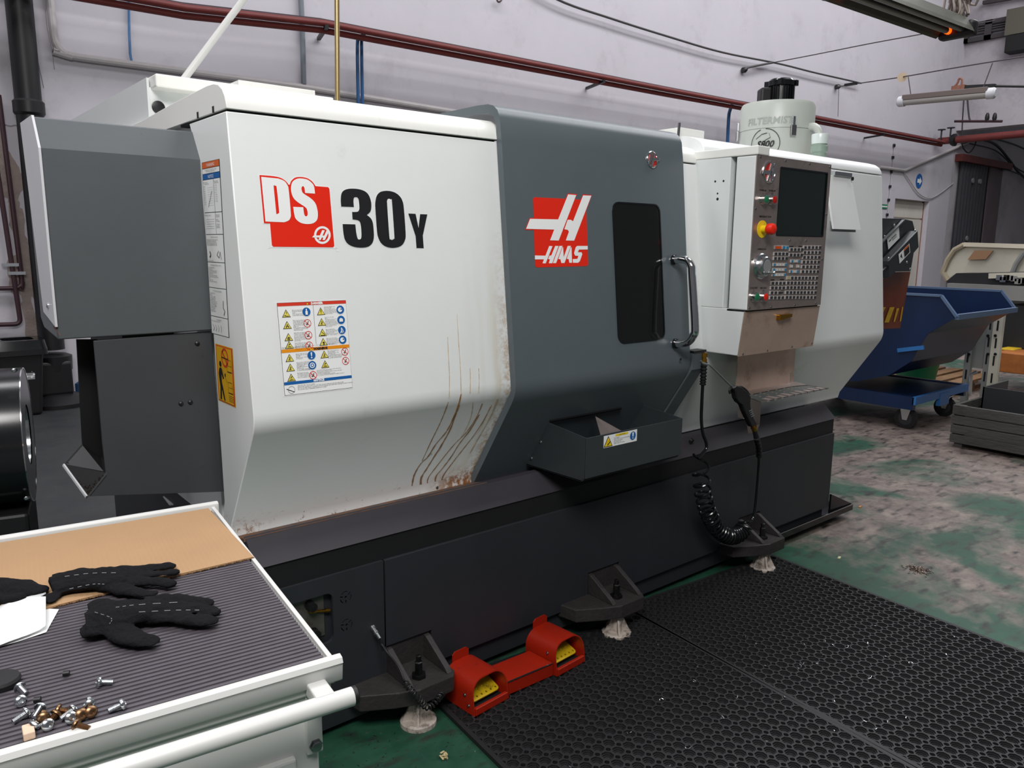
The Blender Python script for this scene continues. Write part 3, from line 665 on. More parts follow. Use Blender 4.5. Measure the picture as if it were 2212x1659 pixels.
# keys
def key_mesh(name, w, h, cap, edge):
    b_ = MB(); t = .005; i = .0028
    b_.box(-w/2, w/2, -t, 0, -h/2, h/2)
    b_.mat(1).add([(-w/2+i,-t-.0008,-h/2+.0012),(w/2-.0012,-t-.0008,-h/2+.0012),(w/2-.0012,-t-.0008,h/2-i),(-w/2+i,-t-.0008,h/2-i)],[(0,1,2,3)])
    return b_.mesh(name, [M[edge], M[cap]], smooth=0, fix=False)
dm('key_edge','B9B2AE',.5); dm('key_dark','33343A',.45); dm('key_blue','1C86B8',.4); dm('key_white','DADAD6',.45); dm('key_orange','E2551C',.4); dm('key_yellow','B9AE7A',.5)
KM = {k: key_mesh('key_'+k, .0235, .0155, 'key_'+k, 'key_edge') for k in ('dark','blue','white','yellow')}
KM['orange'] = key_mesh('key_orange', .052, .0155, 'key_orange', 'key_edge')
KS = key_mesh('key_small', .017, .0135, 'key_white', 'key_edge'); KB = key_mesh('key_smallblue', .017, .0135, 'key_blue', 'key_edge')
def key(cx, cy, k):
    x, z = pp(1560+cx/4.483, 310+cy/4.483); inst('key', k if not isinstance(k, str) else KM[k], (x, PY, z), FP)
key(533,1005,'orange'); key(588,1005,'blue'); key(622,1007,'blue')
for y, s in ((1067,0),(1110,-4)):
    for x in (509,545,581,616): key(x+s, y, 'dark')
for y, s in ((1172,0),(1220,-5),(1270,-10)):
    for x, k in ((497,KB),(524,KS),(551,KS),(579,KS),(606,KB)): key(x+s, y, k)
for y, s in ((1025,0),(1077,-5)):
    for x in (661,696,730,763): key(x+s, y, 'dark')
for y, ks in ((1138,((669,KB),(702,KS),(733,KB))),(1188,((665,KS),(728,KS))),(1238,((658,KB),(691,KS),(721,KB)))):
    for x, k in ks: key(x, y, k)
for i, y in enumerate((1005,1053,1100,1145,1192,1238)):
    for x in (796,832,868,903,937): key(x-(5 if x < 800 else 4.5)*i, y, 'dark')
for i, y in enumerate((1300,1347,1392,1440,1487)):
    s = -4.5*i
    if i: 
        for x in ((482,518,555,590) if i != 3 else (482,518,555)): key(x+s+3, y+3, 'dark')
    for j, x in enumerate((634,668,702,737,770,802)): key(x+s, y, 'yellow' if (i == 0 and j == 0) else 'dark')
    for x in (838,872,906): key(x+s, y, 'dark')
pr = Print((0,PY,0),(1,0,0),(0,0,1))
for a, c, y in ((650,690,997),(740,775,997),(470,505,1322),(560,600,1318),(563,590,1447)):
    xa, za = pp(1560+a/4.483, 310+y/4.483); xb, zb = pp(1560+c/4.483, 310+y/4.483); pr.rect(xa, za-.0025, xb, za+.0025, M['pblack'])
for px, py, t, s in ((1648,411,'POWER ON',.0095),(1668,412,'POWER OFF',.0095),(1653,468,'EMERGENCY STOP',.0105),(1646,538,'HANDLE JOG',.0105),(1628,622,'CYCLE START',.0095),(1649,622,'FEED HOLD',.0095)):
    x, z = pp(px, py); pr.text(t, x, z-s*.35, s, M['pblack'], 1, 'CENTER', sx=.95 if len(t) < 12 else 1.0, bold=.0003)
for px, py in ((1648,420),(1628,628)):
    x, z = pp(px, py); pr.rect(x-.001, z-.006, x+.001, z+.006, M['pblack'])
for px, py in ((1668,420),(1649,629)):
    x, z = pp(px, py); pr.ring(x, z, .006, .0015, M['pblack'], n=12)
pr.build('panel_lettering', FP)
def button(px, py, col, r=.0185):
    x, z = pp(px, py); o = MB().lathe((x,PY,z),(0,-1,0),[(0,r+.003),(.004,r+.003),(.004,r),(.022,r),(.022,r-.003)],20).build('button_collar', M['chrome'], FP)
    MB().lathe((x,PY-.02,z),(0,-1,0),[(0,r-.003),(.003,r-.003),(.0045,r-.006)],20).build('button', M[col], o)
button(1646,431,'pgreen'); button(1664,432,'red_deep'); button(1626,641,'pgreen'); button(1645,641,'red')
x, z = pp(1646,495)
es = MB().lathe((x,PY,z),(0,-1,0),[(0,.036),(.002,.036)],24).build('stop_disc', M['pyellow'], FP)
MB().lathe((x,PY-.002,z),(0,-1,0),[(0,.015),(.026,.015)],16).build('stop_stem', M['pyellow'], es)
MB().lathe((x,PY-.026,z),(0,-1,0),[(0,.019),(.006,.023),(.022,.0235),(.03,.021),(.035,.014),(.037,.0)],22).build('emergency_stop', M['red'], es)
x, z = pp(1642,575)
jw = MB().lathe((x,PY,z),(0,-1,0),[(0,.054),(.008,.054),(.012,.050),(.012,.042),(.03,.041),(.034,.037),(.034,.0)],30).build('jog_wheel', M['zinc'], FP)
MB().lathe((x,PY-.0345,z),(0,-1,0),[(0,.028),(.0008,.027)],24).build('jog_plate', M['pgrey'], jw)
MB().lathe((x+.022,PY-.034,z-.026),(0,-1,0),[(0,.006),(.02,.007),(.024,.004)],12).build('jog_crank', M['chrome'], jw)
# round emblem used on the pendant and on the door
def emblem(c, u, v, r, parent, flip=False):
    u, v = Vector(u).normalized(), Vector(v).normalized(); n = u.cross(v); e = MB()
    e.lathe(c, n, [(0,r),(.004,r),(.006,r*.93),(.006,r*.84),(.0035,r*.80),(.0035,0)], 32)
    e = e.build('emblem_ring', M['chrome'], parent)
    MB().lathe(c+n*.0037, n, [(0,r*.8),(.0003,r*.8)], 28).build('emblem_disc', M['red_deep'], e)
    f = -1 if flip else 1
    def P3(a, b_): return c + u*(a*r*f) + v*(b_*r*f)
    H = [[(-1.25,-.22),(-1.08,.13),(-.12,.13),(.18,.92),(.50,.80),(-.12,-.86),(-.44,-.78),(-.24,-.22)],
         [(.02,-.2),(.12,.12),(.34,.12),(.62,.82),(.88,.55),(.36,-.86),(.06,-.86),(.24,-.2)]]
    for h in H:
        pts = [P3(a, b_) for a, b_ in h]
        MB().ext([p+n*.004 for p in pts], n*.004).build('emblem_letter', M['chrome'], e, smooth=0, bevel=.0008)
x, z = pp(1661,372); emblem(Vector((x,PY,z)), (1,0,0), (0,0,1), .045, FP)
q = dU(1408,345); emblem(q, (1,0,0), VU, .034, DOOR, True)
# drawer front
DF = MB(); DF.ext([(XP-.001,1.924,1.140),(XP-.001,1.920,1.140),(XP-.001,1.900,1.333),(XP-.001,1.904,1.333)], (.603,0,0)); DF = DF.build('drawer_front', M['steel_light'], PEND, smooth=0)
def pd(px, py): d_ = ray(px, py); n_ = Vector((0,-.193,-.02)).normalized(); return onP(px, py, (0,1.92,1.14), Vector((0,-.193,-.0200)))
for px, py in ((1611,682),(1762,668),(1759,741),(1710,749),(1657,757),(1604,765)):
    q = onY(px, py, 1.912 if py < 720 else 1.921); x = min(max(q.x, XP+.012), 3.43); inst('screw', scm, (x, q.y-.001, q.z), DF)
q = onY(1690,684,1.905)
MB().ext([(q.x-.05,1.906,q.z+.012),(q.x+.05,1.906,q.z+.012),(q.x+.05,1.906,q.z-.002),(q.x-.05,1.906,q.z-.014)], (0,-.022,0)).build('drawer_pull', M['brass'], DF, smooth=0, bevel=.004)
# --- steel shelf and gun holder below the pendant
SY = 2.035
s_a, s_b, s_c, s_d = onY(1594,772,SY), onY(1719,756,SY), onY(1713,833,SY), onY(1588,866,SY)
SZ = .945
sxa, sxb = (s_a.x+s_d.x)/2, (s_b.x+s_c.x)/2
SH = MB().box(sxa, sxb, SY, SY+.004, SZ, 1.15).build('shelf_back', M['steel_light'], LATHE, smooth=0)
cl = [onZ(1645,868,SZ), onZ(1786,838,SZ)]
sy0 = (cl[0].y+cl[1].y)/2; ex = cl[1].x
ux0 = cl[0].x
bd = [(sxa,SY),(sxb,SY)]
notch = [(ex-.02,SY+.02),(ex,sy0+.1)]
outer_ = [(sxa,SY),(sxb+.02,SY),(ex,sy0+.10),(ex,sy0)]
nN = 9; xs = [ex-(ex-ux0-.05)*(i/nN) for i in range(nN+1)]
for i in range(nN):
    a, b_ = xs[i], xs[i+1]; outer_ += [(a-.010,sy0),(a-.010,sy0+.055 if i % 2 else sy0+.04),(b_+.012,sy0+.055 if i % 2 else sy0+.04),(b_+.012,sy0)]
outer_ += [(ux0,sy0)]
hl = []
for r_ in range(3):
    for k in range(7):
        hx = ux0+.04+k*(ex-ux0-.12)/6.5+.01*r_; hy_ = sy0+.075+r_*(SY-sy0-.1)/3.2
        if hx < sxb+.01: hl.append([(hx+.006*math.cos(t), hy_+.006*math.sin(t), SZ) for t in [2*math.pi*i/8 for i in range(8)]])
MB().ext([(x,y,SZ) for x, y in outer_], (0,0,-.003), hl).build('tool_shelf', M['steel'], SH, smooth=0)
for i in range(nN+1):
    MB().box(xs[i]-.010, xs[i]+.010, sy0-.003, sy0, SZ-.006, SZ+.002).build('shelf_tooth', M['zinc'], SH, smooth=0)
hp = [(sxa,SY,SZ),(ux0,sy0,SZ),(ux0,sy0,SZ-.10),(ux0-.004,sy0+.01,SZ-.135),(ux0-.02,sy0+.04,SZ-.15),(sxa+.02,SY-.05,SZ-.12),(sxa,SY-.02,SZ-.11)]
MB().ext(hp, (.003,.002,0)).build('gun_holder', M['steel'], SH, smooth=0)
for px, py in ((1607,904),(1620,888),(1622,897)):
    q = onP(px, py, (ux0,sy0,SZ), Vector((sy0-SY,-(ux0-sxa),0)).normalized()); MB().sphere(q, .004, 8).build('rivet', M['bolt'], SH)
MB().box(onY(1706,815,SY).x-.003, onY(1706,815,SY).x+.003, SY-.005, SY, SZ, SZ+.05).build('shelf_clip', M['zinc'], SH, smooth=0)
# --- beacon on the roof
q = onY(1768,345,2.34)
bz = q.z
BC = MB().lathe((q.x,2.34,2.06),(0,0,1),[(0,.038),(.05,.038),(.055,.044),(.085,.044),(.088,.040),(.10,.040)],24).build('beacon_base', mat('beacon_green','8FA394',.45), LATHE)
MB().lathe((q.x,2.34,2.158),(0,0,1),[(0,.042),(.045,.045),(.052,.043),(.055,.0)],24).build('beacon_lens', mat('beacon_lens','DDE6E2',.25,spec=.6), BC)
# --- parts hopper hung on the door slope
dm('hopper_shade_grey','33383B',.45,var=.08,vscale=4)  # door grey made darker: shade low on the machine put into the colour
HX0, HX1 = 1.978, 2.53
ya = 1.962
hz_t, hz_b = .905, .735
sp0 = lo_(1185,912,off); sp1 = lo_(1130,1005,off)
hb_ = MB(); T_ = .004
side = [(sp0.y+.01,sp0.z),(ya,hz_t),(ya,hz_b+.02),(ya+.02,hz_b),(sp1.y+.01,sp1.z)]
HOP = MB().ext([(HX0,y,z) for y, z in side], (T_,0,0)).build('hopper_side', M['hopper_shade_grey'], DOOR, smooth=0, bevel=.001)
MB().ext([(HX1,y,z) for y, z in side], (T_,0,0)).build('hopper_side', M['hopper_shade_grey'], HOP, smooth=0, bevel=.001)
MB().box(HX0, HX1+T_, ya-.002, ya+.003, hz_b+.015, hz_t).build('hopper_front', M['hopper_shade_grey'], HOP, smooth=0, bevel=.001)
MB().ext([(HX0,ya,hz_b+.018),(HX0,ya+.012,hz_b+.004),(HX0,ya+.02,hz_b),(HX0,sp1.y,sp1.z),(HX0,sp1.y,sp1.z+.004),(HX0,ya+.02,hz_b+.004),(HX0,ya+.005,hz_b+.018)], (HX1-HX0,0,0)).build('hopper_floor', M['hopper_shade_grey'], HOP, smooth=0)
mb = MB(); a = sp0+NL*.012; mb.ext([(HX0,sp0.y-.015,sp0.z+.006),(HX0,sp0.y+.03,sp0.z+.03),(HX0,sp0.y+.035,sp0.z+.026),(HX0,sp0.y-.01,sp0.z)], (.40,0,0)); mb.build('hopper_flap', M['black'], HOP, smooth=0)
tp = [(2.22,2.15,.92),(2.18,2.03,.75),(2.34,2.05,.75),(2.36,2.08,.83)]
MB().ext([tp[0],tp[1],tp[2],tp[3]], (0,.004,.002)).build('deflector', M['steel'], HOP, smooth=0)
for px, py in ((1168,955),(1148,990)):
    q = onX(px, py, HX0); MB().lathe(q,(-1,0,0),[(0,.0065),(.003,.0055),(.005,.002)],10).build('screw', M['zinc'], HOP)
# caution label
v0, v1 = onY(1303,978,ya-.002), onY(1376,930,ya-.002)
pr = Print((v0.x,ya-.002,(onY(1303,968,ya).z)),(1,0,0),(0,0,1)); lw = v1.x-v0.x; lh = onY(1303,945,ya).z-onY(1303,971,ya).z
pr.rect(0,0,lw,lh,M['pwhite'],1)
def tri_sign(pr, cx, cy, s, l=2, col='pyellow'):
    t = [(cx-s*.58,cy-s*.5),(cx+s*.58,cy-s*.5),(cx,cy+s*.5)]; c = ((t[0][0]+t[2][0]+t[1][0])/3,(t[0][1]*2+t[2][1])/3)
    pr.poly(t, M['pblack'], l); pr.poly([(c[0]+(x-c[0])*.8, c[1]+(y-c[1])*.8) for x, y in t], M[col], l+1)
tri_sign(pr, lh*.52, lh*.5, lh*.9); pr.stroke([(lh*.42,lh*.2),(lh*.55,lh*.3),(lh*.72,lh*.45)], lh*.09, M['pblack'], 4)
for k in range(3): pr.stroke([(lh*(.36+.1*k),lh*(.35+.1*k)),(lh*(.44+.1*k),lh*(.45+.1*k))], lh*.04, M['porange'], 4)
pr.rect(lw*.34,lh*.78,lw*.72,lh*.95,M['pyellow'],2); pr.text('! CAUTION', lw*.53, lh*.81, lh*.16, M['pblack'], 3, 'CENTER')
pr.text('Pinch hazard.\nParts catcher operates automatically\nand can cause injury.\nKeep hands clear\nwhile machine is running.', lw*.30, lh*.62, lh*.125, M['pblack'], 2)
pr.poly(circ(lw*.87,lh*.52,lh*.36), M['pblue'], 2); pr.poly([(lw*.855,lh*.45),(lw*.885,lh*.45),(lw*.895,lh*.8),(lw*.845,lh*.8)], M['pwhite'], 3); pr.poly(circ(lw*.87,lh*.33,lh*.06,10), M['pwhite'], 3)
pr.build('caution_label', HOP)
# ------------------------------------------------------------------ lettering and labels on the lathe
class PP(Print):
    def __init__(s, off, lift=.0006): super().__init__(PU+NU*off,(1,0,0),VU,lift); s.off = off
    def q(s, px, py): p = up_(px, py, s.off); d = p-s.o; return (d.x, d.dot(s.v))
    def tr(s, o, k, pts, smooth=0):
        P_ = [s.q(o[0]+x/k, o[1]+y/k) for x, y in pts]; return P_
def sm(pts, corners=()):
    # smooth closed outline through points; indices in corners stay sharp
    n = len(pts); out = []
    for i in range(n):
        p0, p1, p2, p3 = pts[i-1], pts[i], pts[(i+1)%n], pts[(i+2)%n]
        if i in corners: p0 = p1
        if (i+1)%n in corners: p3 = p2
        if i in corners and (i+1)%n in corners: out.append(p1); continue
        for j in range(4):
            t = j/4
            out.append(tuple(.5*(2*b+(c-a)*t+(2*a-5*b+4*c-d)*t*t+(3*b-a-3*c+d)*t**3) for a,b,c,d in zip(p0,p1,p2,p3)))
    return out
# DS badge
pr = PP(0.0); o, k = (550,370), 9.48
def T(pts): return [(x,y) for x,y in pr.tr(o,k,pts)]
red_out = [(95,78),(350,98),(500,125),(600,175),(660,230),(692,275),(718,275),(745,200),(830,130),(950,118),(1080,145),(1180,215),(1245,305),(1500,325),(1528,360),(1628,1530),(1600,1558),(380,1545),(350,1515),(312,1070),(188,1062)]
cx_, cy_ = 860, 820
grow = [(cx_+(x-cx_)*1.018+(-6 if x<cx_ else 6), cy_+(y-cy_)*1.018+(-6 if y<cy_ else 6)) for x, y in red_out]
pr.poly(T(sm(grow,(0,5,6,12,19,20))), M['pwhite'], 1); pr.poly(T(sm(red_out,(0,5,6,12,13,14,15,16,17,18,19,20))), M['red'], 2)
D_o = [(130,115),(480,150),(600,200),(670,290),(695,400),(735,850),(728,950),(690,1010),(600,1045),(218,1030)]
D_i = [(382,290),(425,300),(448,350),(495,800),(488,860),(440,882)]
pr.poly(T(sm(D_o,(0,1,8,9))), M['pwhite'], 3, [T(sm(D_i,(0,5)))])
S_ = [(1232,460),(1028,445),(1015,345),(985,308),(955,340),(965,410),(1000,460),(1150,560),(1240,660),(1280,790),(1290,900),(1270,1000),(1190,1065),(1070,1082),(950,1060),(860,1000),(815,920),(785,730),(990,738),(1010,880),(1045,925),(1080,895),(1072,800),(1030,735),(880,635),(790,545),(745,420),(742,310),(770,220),(850,160),(950,148),(1080,175),(1180,255),(1215,330)]
pr.poly(T(sm(S_,(0,1,17,18))), M['pwhite'], 3)
def ell(cx, cy, rx, ry, rot=0, n=28):
    return [(cx+rx*math.cos(t)*math.cos(rot)-ry*math.sin(t)*math.sin(rot), cy+rx*math.cos(t)*math.sin(rot)+ry*math.sin(t)*math.cos(rot)) for t in [2*math.pi*i/n for i in range(n)]]
pr.poly(T(ell(1382,1308,170,182)), M['pwhite'], 3, [T(ell(1382,1308,125,136))])
pr.poly(T([(1170,1355),(1200,1318),(1330,1315),(1378,1205),(1430,1212),(1345,1412),(1298,1405),(1322,1360)]), M['pwhite'], 4)
pr.poly(T([(1368,1362),(1385,1320),(1420,1318),(1465,1215),(1508,1250),(1430,1412),(1382,1410),(1400,1362)]), M['pwhite'], 4)
pr.build('model_badge', WF)
# 30Y
pr = PP(0.0); o, k = (725,395), 10.533
th = [(122,540),(112,380),(135,230),(220,155),(370,132),(550,150),(680,205),(760,300),(805,450),(805,590),(775,670),(705,730),(790,800),(840,900),(862,1080),(865,1250),(830,1370),(740,1450),(600,1475),(430,1460),(290,1400),(205,1290),(170,1120),(155,938),(445,945),(468,1150),(500,1270),(540,1288),(578,1255),(582,1120),(565,950),(520,860),(380,830),(370,662),(490,658),(530,610),(535,530),(520,390),(490,335),(450,325),(412,345),(402,430),(412,550)]
z_o = [(900,430),(935,290),(1020,205),(1170,182),(1330,215),(1450,300),(1520,420),(1550,600),(1588,1130),(1575,1300),(1490,1430),(1320,1480),(1150,1455),(1030,1370),(960,1230),(935,1080),(900,600)]
z_i = [(1165,420),(1180,375),(1215,365),(1255,385),(1275,440),(1328,1200),(1320,1270),(1280,1300),(1240,1285),(1215,1210),(1165,480)]
y_ = [(1648,698),(1815,705),(1882,1025),(1918,712),(2082,718),(1980,1200),(2000,1485),(1835,1482),(1815,1215)]
def halo(pts, g=9):
    cx = sum(p[0] for p in pts)/len(pts); n = len(pts); out = []
    ar = sum(pts[i][0]*pts[(i+1)%n][1]-pts[(i+1)%n][0]*pts[i][1] for i in range(n)); sg = 1 if ar > 0 else -1
    for i in range(n):
        a, b, c = pts[i-1], pts[i], pts[(i+1)%n]; dx, dy = c[0]-a[0], c[1]-a[1]; d = math.hypot(dx,dy) or 1
        out.append((b[0]+sg*dy/d*g, b[1]-sg*dx/d*g))
    return out
for g, hl, cs in ((th,None,(0,11,23,24,32,33,42)),(z_o,z_i,()),(y_,None,tuple(range(9)))):
    s_ = sm(g, cs); pr.poly(T(halo(s_)), M['pwhite'], 1)
    pr.poly(T(s_), M['pblack'], 2)
    if hl: pr.poly(T(sm(hl)), M['pwhite'], 3); pr.poly(T([(1220+(x-1220)*.9, 830+(y-830)*.985) for x, y in sm(hl)]), M['white'], 4)
pr.build('model_number', WF)
# big logo on the door
pr = PP(off); o, k = (1125,410), 9.48
sq = [(248,185),(275,152),(910,183),(960,72),(1150,90),(1105,195),(1225,198),(1270,92),(1455,108),(1340,420),(1378,1530),(1345,1562),(325,1590),(290,1550),(268,825),(85,822),(180,575),(265,575)]
pr.poly(T(sq), M['red'], 1)
pr.poly(T([(105,800),(185,595),(760,607),(965,95),(1130,108),(772,1040),(595,1035),(680,815)]), M['pwhite'], 2)
pr.poly(T([(888,808),(955,615),(1020,615),(1065,645),(1272,115),(1440,122),(1088,1042),(917,1038),(980,860),(960,822)]), M['pwhite'], 2)
for pl_ in ([(285,1345),(500,1350),(578,1150),(645,1155),(505,1508),(440,1505),(470,1425),(285,1425)],
            [(556,1420),(585,1348),(620,1345),(700,1150),(768,1152),(640,1505),(568,1505),(592,1425)],
            [(655,1502),(785,1150),(850,1150),(718,1502)],
            [(765,1418),(790,1345),(850,1175),(862,1175),(875,1380),(955,1150),(1022,1150),(890,1500),(825,1500),(808,1425)],
            [(938,1415),(960,1345),(1020,1180),(1035,1180),(1045,1495),(990,1495),(975,1420)],
            [(1058,1420),(1065,1495),(1170,1495),(1205,1460),(1255,1320),(1240,1280),(1165,1280),(1185,1225),(1368,1222),(1365,1150),(1150,1150),(1118,1180),(1085,1300),(1110,1350),(1175,1352),(1155,1415)]):
    pr.poly(T(pl_), M['pwhite'], 2)
pr.build('door_logo', DOOR)
# big safety sheet
pr = PP(0.0)
c00, c10, c11, c01 = pr.q(614,854), pr.q(761,838), pr.q(747,648), pr.q(598,655)
ox = (c00[0]+c01[0])/2; oy = (c00[1]+c10[1])/2; Wd = (c10[0]+c11[0])/2-ox; Hd = (c01[1]+c11[1])/2-oy
A = lambda x, y: (ox+x*Wd, oy+(1-y)*Hd)
def R(x0,y0,x1,y1,m_,l): a, b = A(x0,y1), A(x1,y0); pr.rect(a[0],a[1],b[0],b[1],M[m_],l)
R(-.012,-.01,1.012,1.01,'pwhite',1); R(0,0,1,1,'pblack',2); R(.004,.003,.996,.997,'pwhite',3)
R(.004,.003,.996,.037,'pred',4); R(.004,.502,.996,.538,'porange',4); R(.004,.856,.996,.888,'pblue',4); R(.502,.037,.506,.47,'pblack',4)
sz = Hd*.03
for t, y, m_, sgn in (('DANGER',.031,'pwhite','pyellow'),('WARNING',.532,'pblack','pyellow'),('NOTICE',.882,'pwhite',None)):
    a = A(.56 if t != 'NOTICE' else .5, y); pr.text(t, a[0], a[1], sz*1.15, M[m_], 5, 'CENTER', bold=.0006)
    if sgn: b = A(.42,y-.012); tri_sign(pr, b[0], b[1], Hd*.026, 5)
def tri(x, y, art):
    b = A(x, y); s = Hd*.085; tri_sign(pr, b[0], b[1], s, 4, 'pyellow_pale')
    for st, w in art: pr.stroke([(b[0]+px*s, b[1]+py*s) for px, py in st], w*s, M['pblack'], 6)
lying = [([(-.3,-.28),(-.1,-.33),(.1,-.36),(.32,-.36)],.06),([(-.1,-.33),(-.2,-.2)],.05),([(.02,.22),(.08,.08),(-.02,.05),(.04,-.12)],.04)]
bust = [([(0,.05),(0,-.05)],.2),([(-.18,-.36),(-.12,-.16),(.12,-.16),(.18,-.36)],.1)]
fire = [([(-.16,-.35),(-.16,-.1),(.16,-.1),(.16,-.35),(-.16,-.35)],.06),([(0,-.3),(0,.02)],.12)]
hand = [([(-.1,-.05),(.1,.12),(.16,.16)],.1),([(-.3,-.36),(.3,-.32)],.05),([(-.2,-.2),(.15,-.22)],.06)]
excl = [([(0,.24),(0,-.18)],.09),([(0,-.27),(0,-.34)],.09)]
man = [([(0,.12),(0,.05)],.1),([(0,.03),(-.05,-.15),(-.15,-.36)],.08),([(-.05,-.15),(.08,-.36)],.07),([(0,0),(.16,-.08)],.05)]
fall = [([(-.15,.08),(.0,-.08),(.18,-.18),(.26,-.3)],.07),([(-.3,-.38),(.32,-.38)],.06)]
head = [([(.02,-.02),(.02,-.2)],.26),([(.02,-.25),(.08,-.38)],.2)]
for x, y, a in ((.115,.115,lying),(.115,.24,bust),(.12,.37,fire),(.12,.475-.02,hand),(.61,.11,excl),(.61,.23,man),(.61,.345,fall),(.61,.45,head),(.11,.595,man),(.11,.70,man),(.11,.81,hand),(.61,.59,man),(.61,.70,hand)): tri(x, y, a)
def bl(x, y, kind):
    b = A(x, y); r = Wd*.055; pr.poly(circ(b[0],b[1],r*1.08,20), M['pblue'], 4); pr.ring(b[0],b[1],r*1.12,r*.05,M['pwhite'],5,20)
    if kind == 'ex': pr.poly([(b[0]-r*.12,b[1]-r*.2),(b[0]+r*.12,b[1]-r*.2),(b[0]+r*.2,b[1]+r*.75),(b[0]-r*.2,b[1]+r*.75)], M['pwhite'], 6); pr.poly(circ(b[0],b[1]-r*.55,r*.2,10), M['pwhite'], 6)
    elif kind == 'ring': pr.ring(b[0],b[1],r*.68,r*.22,M['pwhite'],6,16); pr.poly(circ(b[0],b[1],r*.25,10), M['pwhite'], 6)
    elif kind == 'lock': pr.rect(b[0]-r*.3,b[1]-r*.7,b[0]+r*.3,b[1]+r*.2,M['pwhite'],6); pr.rect(b[0]-r*.14,b[1]+r*.2,b[0]+r*.14,b[1]+r*.75,M['pwhite'],6)
    elif kind == 'case': pr.rect(b[0]-r*.5,b[1]-r*.45,b[0]+r*.5,b[1]+r*.3,M['pwhite'],6); pr.rect(b[0]-r*.2,b[1]+r*.3,b[0]+r*.2,b[1]+r*.5,M['pwhite'],6)
    elif kind == 'man': pr.stroke([(b[0]-r*.1,b[1]+r*.65),(b[0]-r*.1,b[1]-r*.1),(b[0]-r*.4,b[1]-r*.7)], r*.25, M['pwhite'], 6); pr.stroke([(b[0]-r*.1,b[1]-r*.1),(b[0]+r*.1,b[1]-r*.7)], r*.2, M['pwhite'], 6); pr.stroke([(b[0]+r*.1,b[1]+r*.4),(b[0]+r*.45,b[1]-r*.6)], r*.12, M['pwhite'], 6)
    else: pr.poly(circ(b[0]-r*.1,b[1],r*.6,14), M['pwhite'], 6); pr.poly(circ(b[0]+r*.2,b[1]+r*.15,r*.2,8), M['pblue'], 7)
for x, y, kd in ((.40,.11,'lock'),(.90,.105,'book'),(.90,.22,'case'),(.90,.335,'man'),(.90,.445,'head'),(.42,.59,'ex'),(.42,.70,'ring')): bl(x, y, kd)
def no(x, y):
    b = A(x, y); r = Wd*.055; pr.stroke([(b[0]-r*.3,b[1]-r*.4),(b[0]+r*.1,b[1]),(b[0]+r*.3,b[1]+r*.5)], r*.18, M['pblack'], 4); pr.stroke([(b[0]-r*.1,b[1]-r*.45),(b[0]+r*.3,b[1]-r*.1)], r*.15, M['pgrey'], 4)
    pr.ring(b[0],b[1],r,r*.14,M['pred'],5,20); pr.stroke([(b[0]-r*.66,b[1]+r*.66),(b[0]+r*.66,b[1]-r*.66)], r*.14, M['pred'], 5)
for x, y in ((.40,.235),(.40,.365),(.40,.48),(.42,.81),(.92,.58),(.92,.685)): no(x, y)
def para(x, y, t, s=.0115): a = A(x, y); pr.text(t, a[0], a[1], Hd*s, M['pblack'], 4)
para(.20,.09,'Electrocution hazard.\nDeath by electric shock can\noccur.\nTurn off and lock out system\npower before servicing.',.0155)
para(.20,.20,'Risk of serious physical\ninjury. Machine cannot\nprotect from toxins.\nCoolant mist, fine particles,\nchips, and fumes can be\ndangerous.\nFollow specific material\nmanufacturer material safety\ndata and warnings.',.0145)
para(.20,.335,'Risk of fire and explosion.\nMachine is not designed to\nresist or contain blasts or fire.\nDo not machine explosive or\nflammable materials or coolants.\nRefer to specific material\nmanufacturer material safety data\nand warnings.',.0135)
para(.20,.445,'Severe injury can occur.\nMoving parts can entangle,\ntrap, and cut. Sharp tools or\nchips can cut skin easily.\nEnsure the machine is not in\nautomatic operation before\nreaching inside.',.0135)
para(.66,.07,'Automatic Machine may\nstart at any time.\nInjury or death could be\ncaused by untrained operator.\nRead and understand operator\nmanual and safety signs before\nusing this machine.',.0135)
para(.66,.185,'Risk of serious bodily\ninjury.\nThe enclosure may not stop\nevery type of projectile.\nAlways check all job set ups\nbefore beginning machining.\nAlways follow safe machining\npractices. Do not operate with\ndoors or windows open or\nguards removed.',.0125)
para(.66,.32,'Risk of bodily injury.\nSlippery oils, lubricants, and\nprocess waste may cause\nslips, trips and falls.\nAlways keep your working\narea in a clean condition.',.0135)
para(.66,.42,'Risk of eye and ear injury.\nFlying debris into unprotected\neyes can cause loss of sight.\nNoise levels can exceed 70 dBA.\nMust wear safety glasses and\nhearing protection when operating\nor in the area of machine.',.0125)
para(.01,.485,'Safety windows may become brittle and lose effectiveness when exposed to machine coolants and oils over time. If signs of\ndiscoloration, crazing, or cracking are found, replace immediately.',.0125)
para(.20,.565,'Severe injury can occur.\nMoving parts can entangle\nand trap.\nAlways secure loose clothing\nand long hair.',.0145)
para(.20,.66,'Risk of serious bodily injury.\nUnbalanced or improperly\nclamped parts may be ejected\nwith deadly force.\nHigh RPM reduces chuck\nclamping force.\nDo not machine using unsafe setup\nor exceed rated chuck RPM.',.0135)
para(.20,.775,'Moving parts can crush.\nTurret will cut and pinch.\nDo not place any part of your body\non or near tool turret or part when\nthere is a possibility of movement.',.0135)
para(.66,.56,'Risk of serious bodily injury\nand impact hazard.\nUnsupported bar can whip\nwith deadly results.\nDo not extend bar stock past the\ndrawtube end without adequate support.\nDo not apply excessive machining\nforce as this can damage the part.',.0125)
para(.48,.765,'Do not allow untrained personnel to operate this machine.\nRestrict access to open frame lathes.\nUse steady rest or tailstock to support long bars and always\nfollow safe machining practices.\nDo not alter or modify machine in any way.\nDo not operate this machine with worn or damaged components.',.0125)
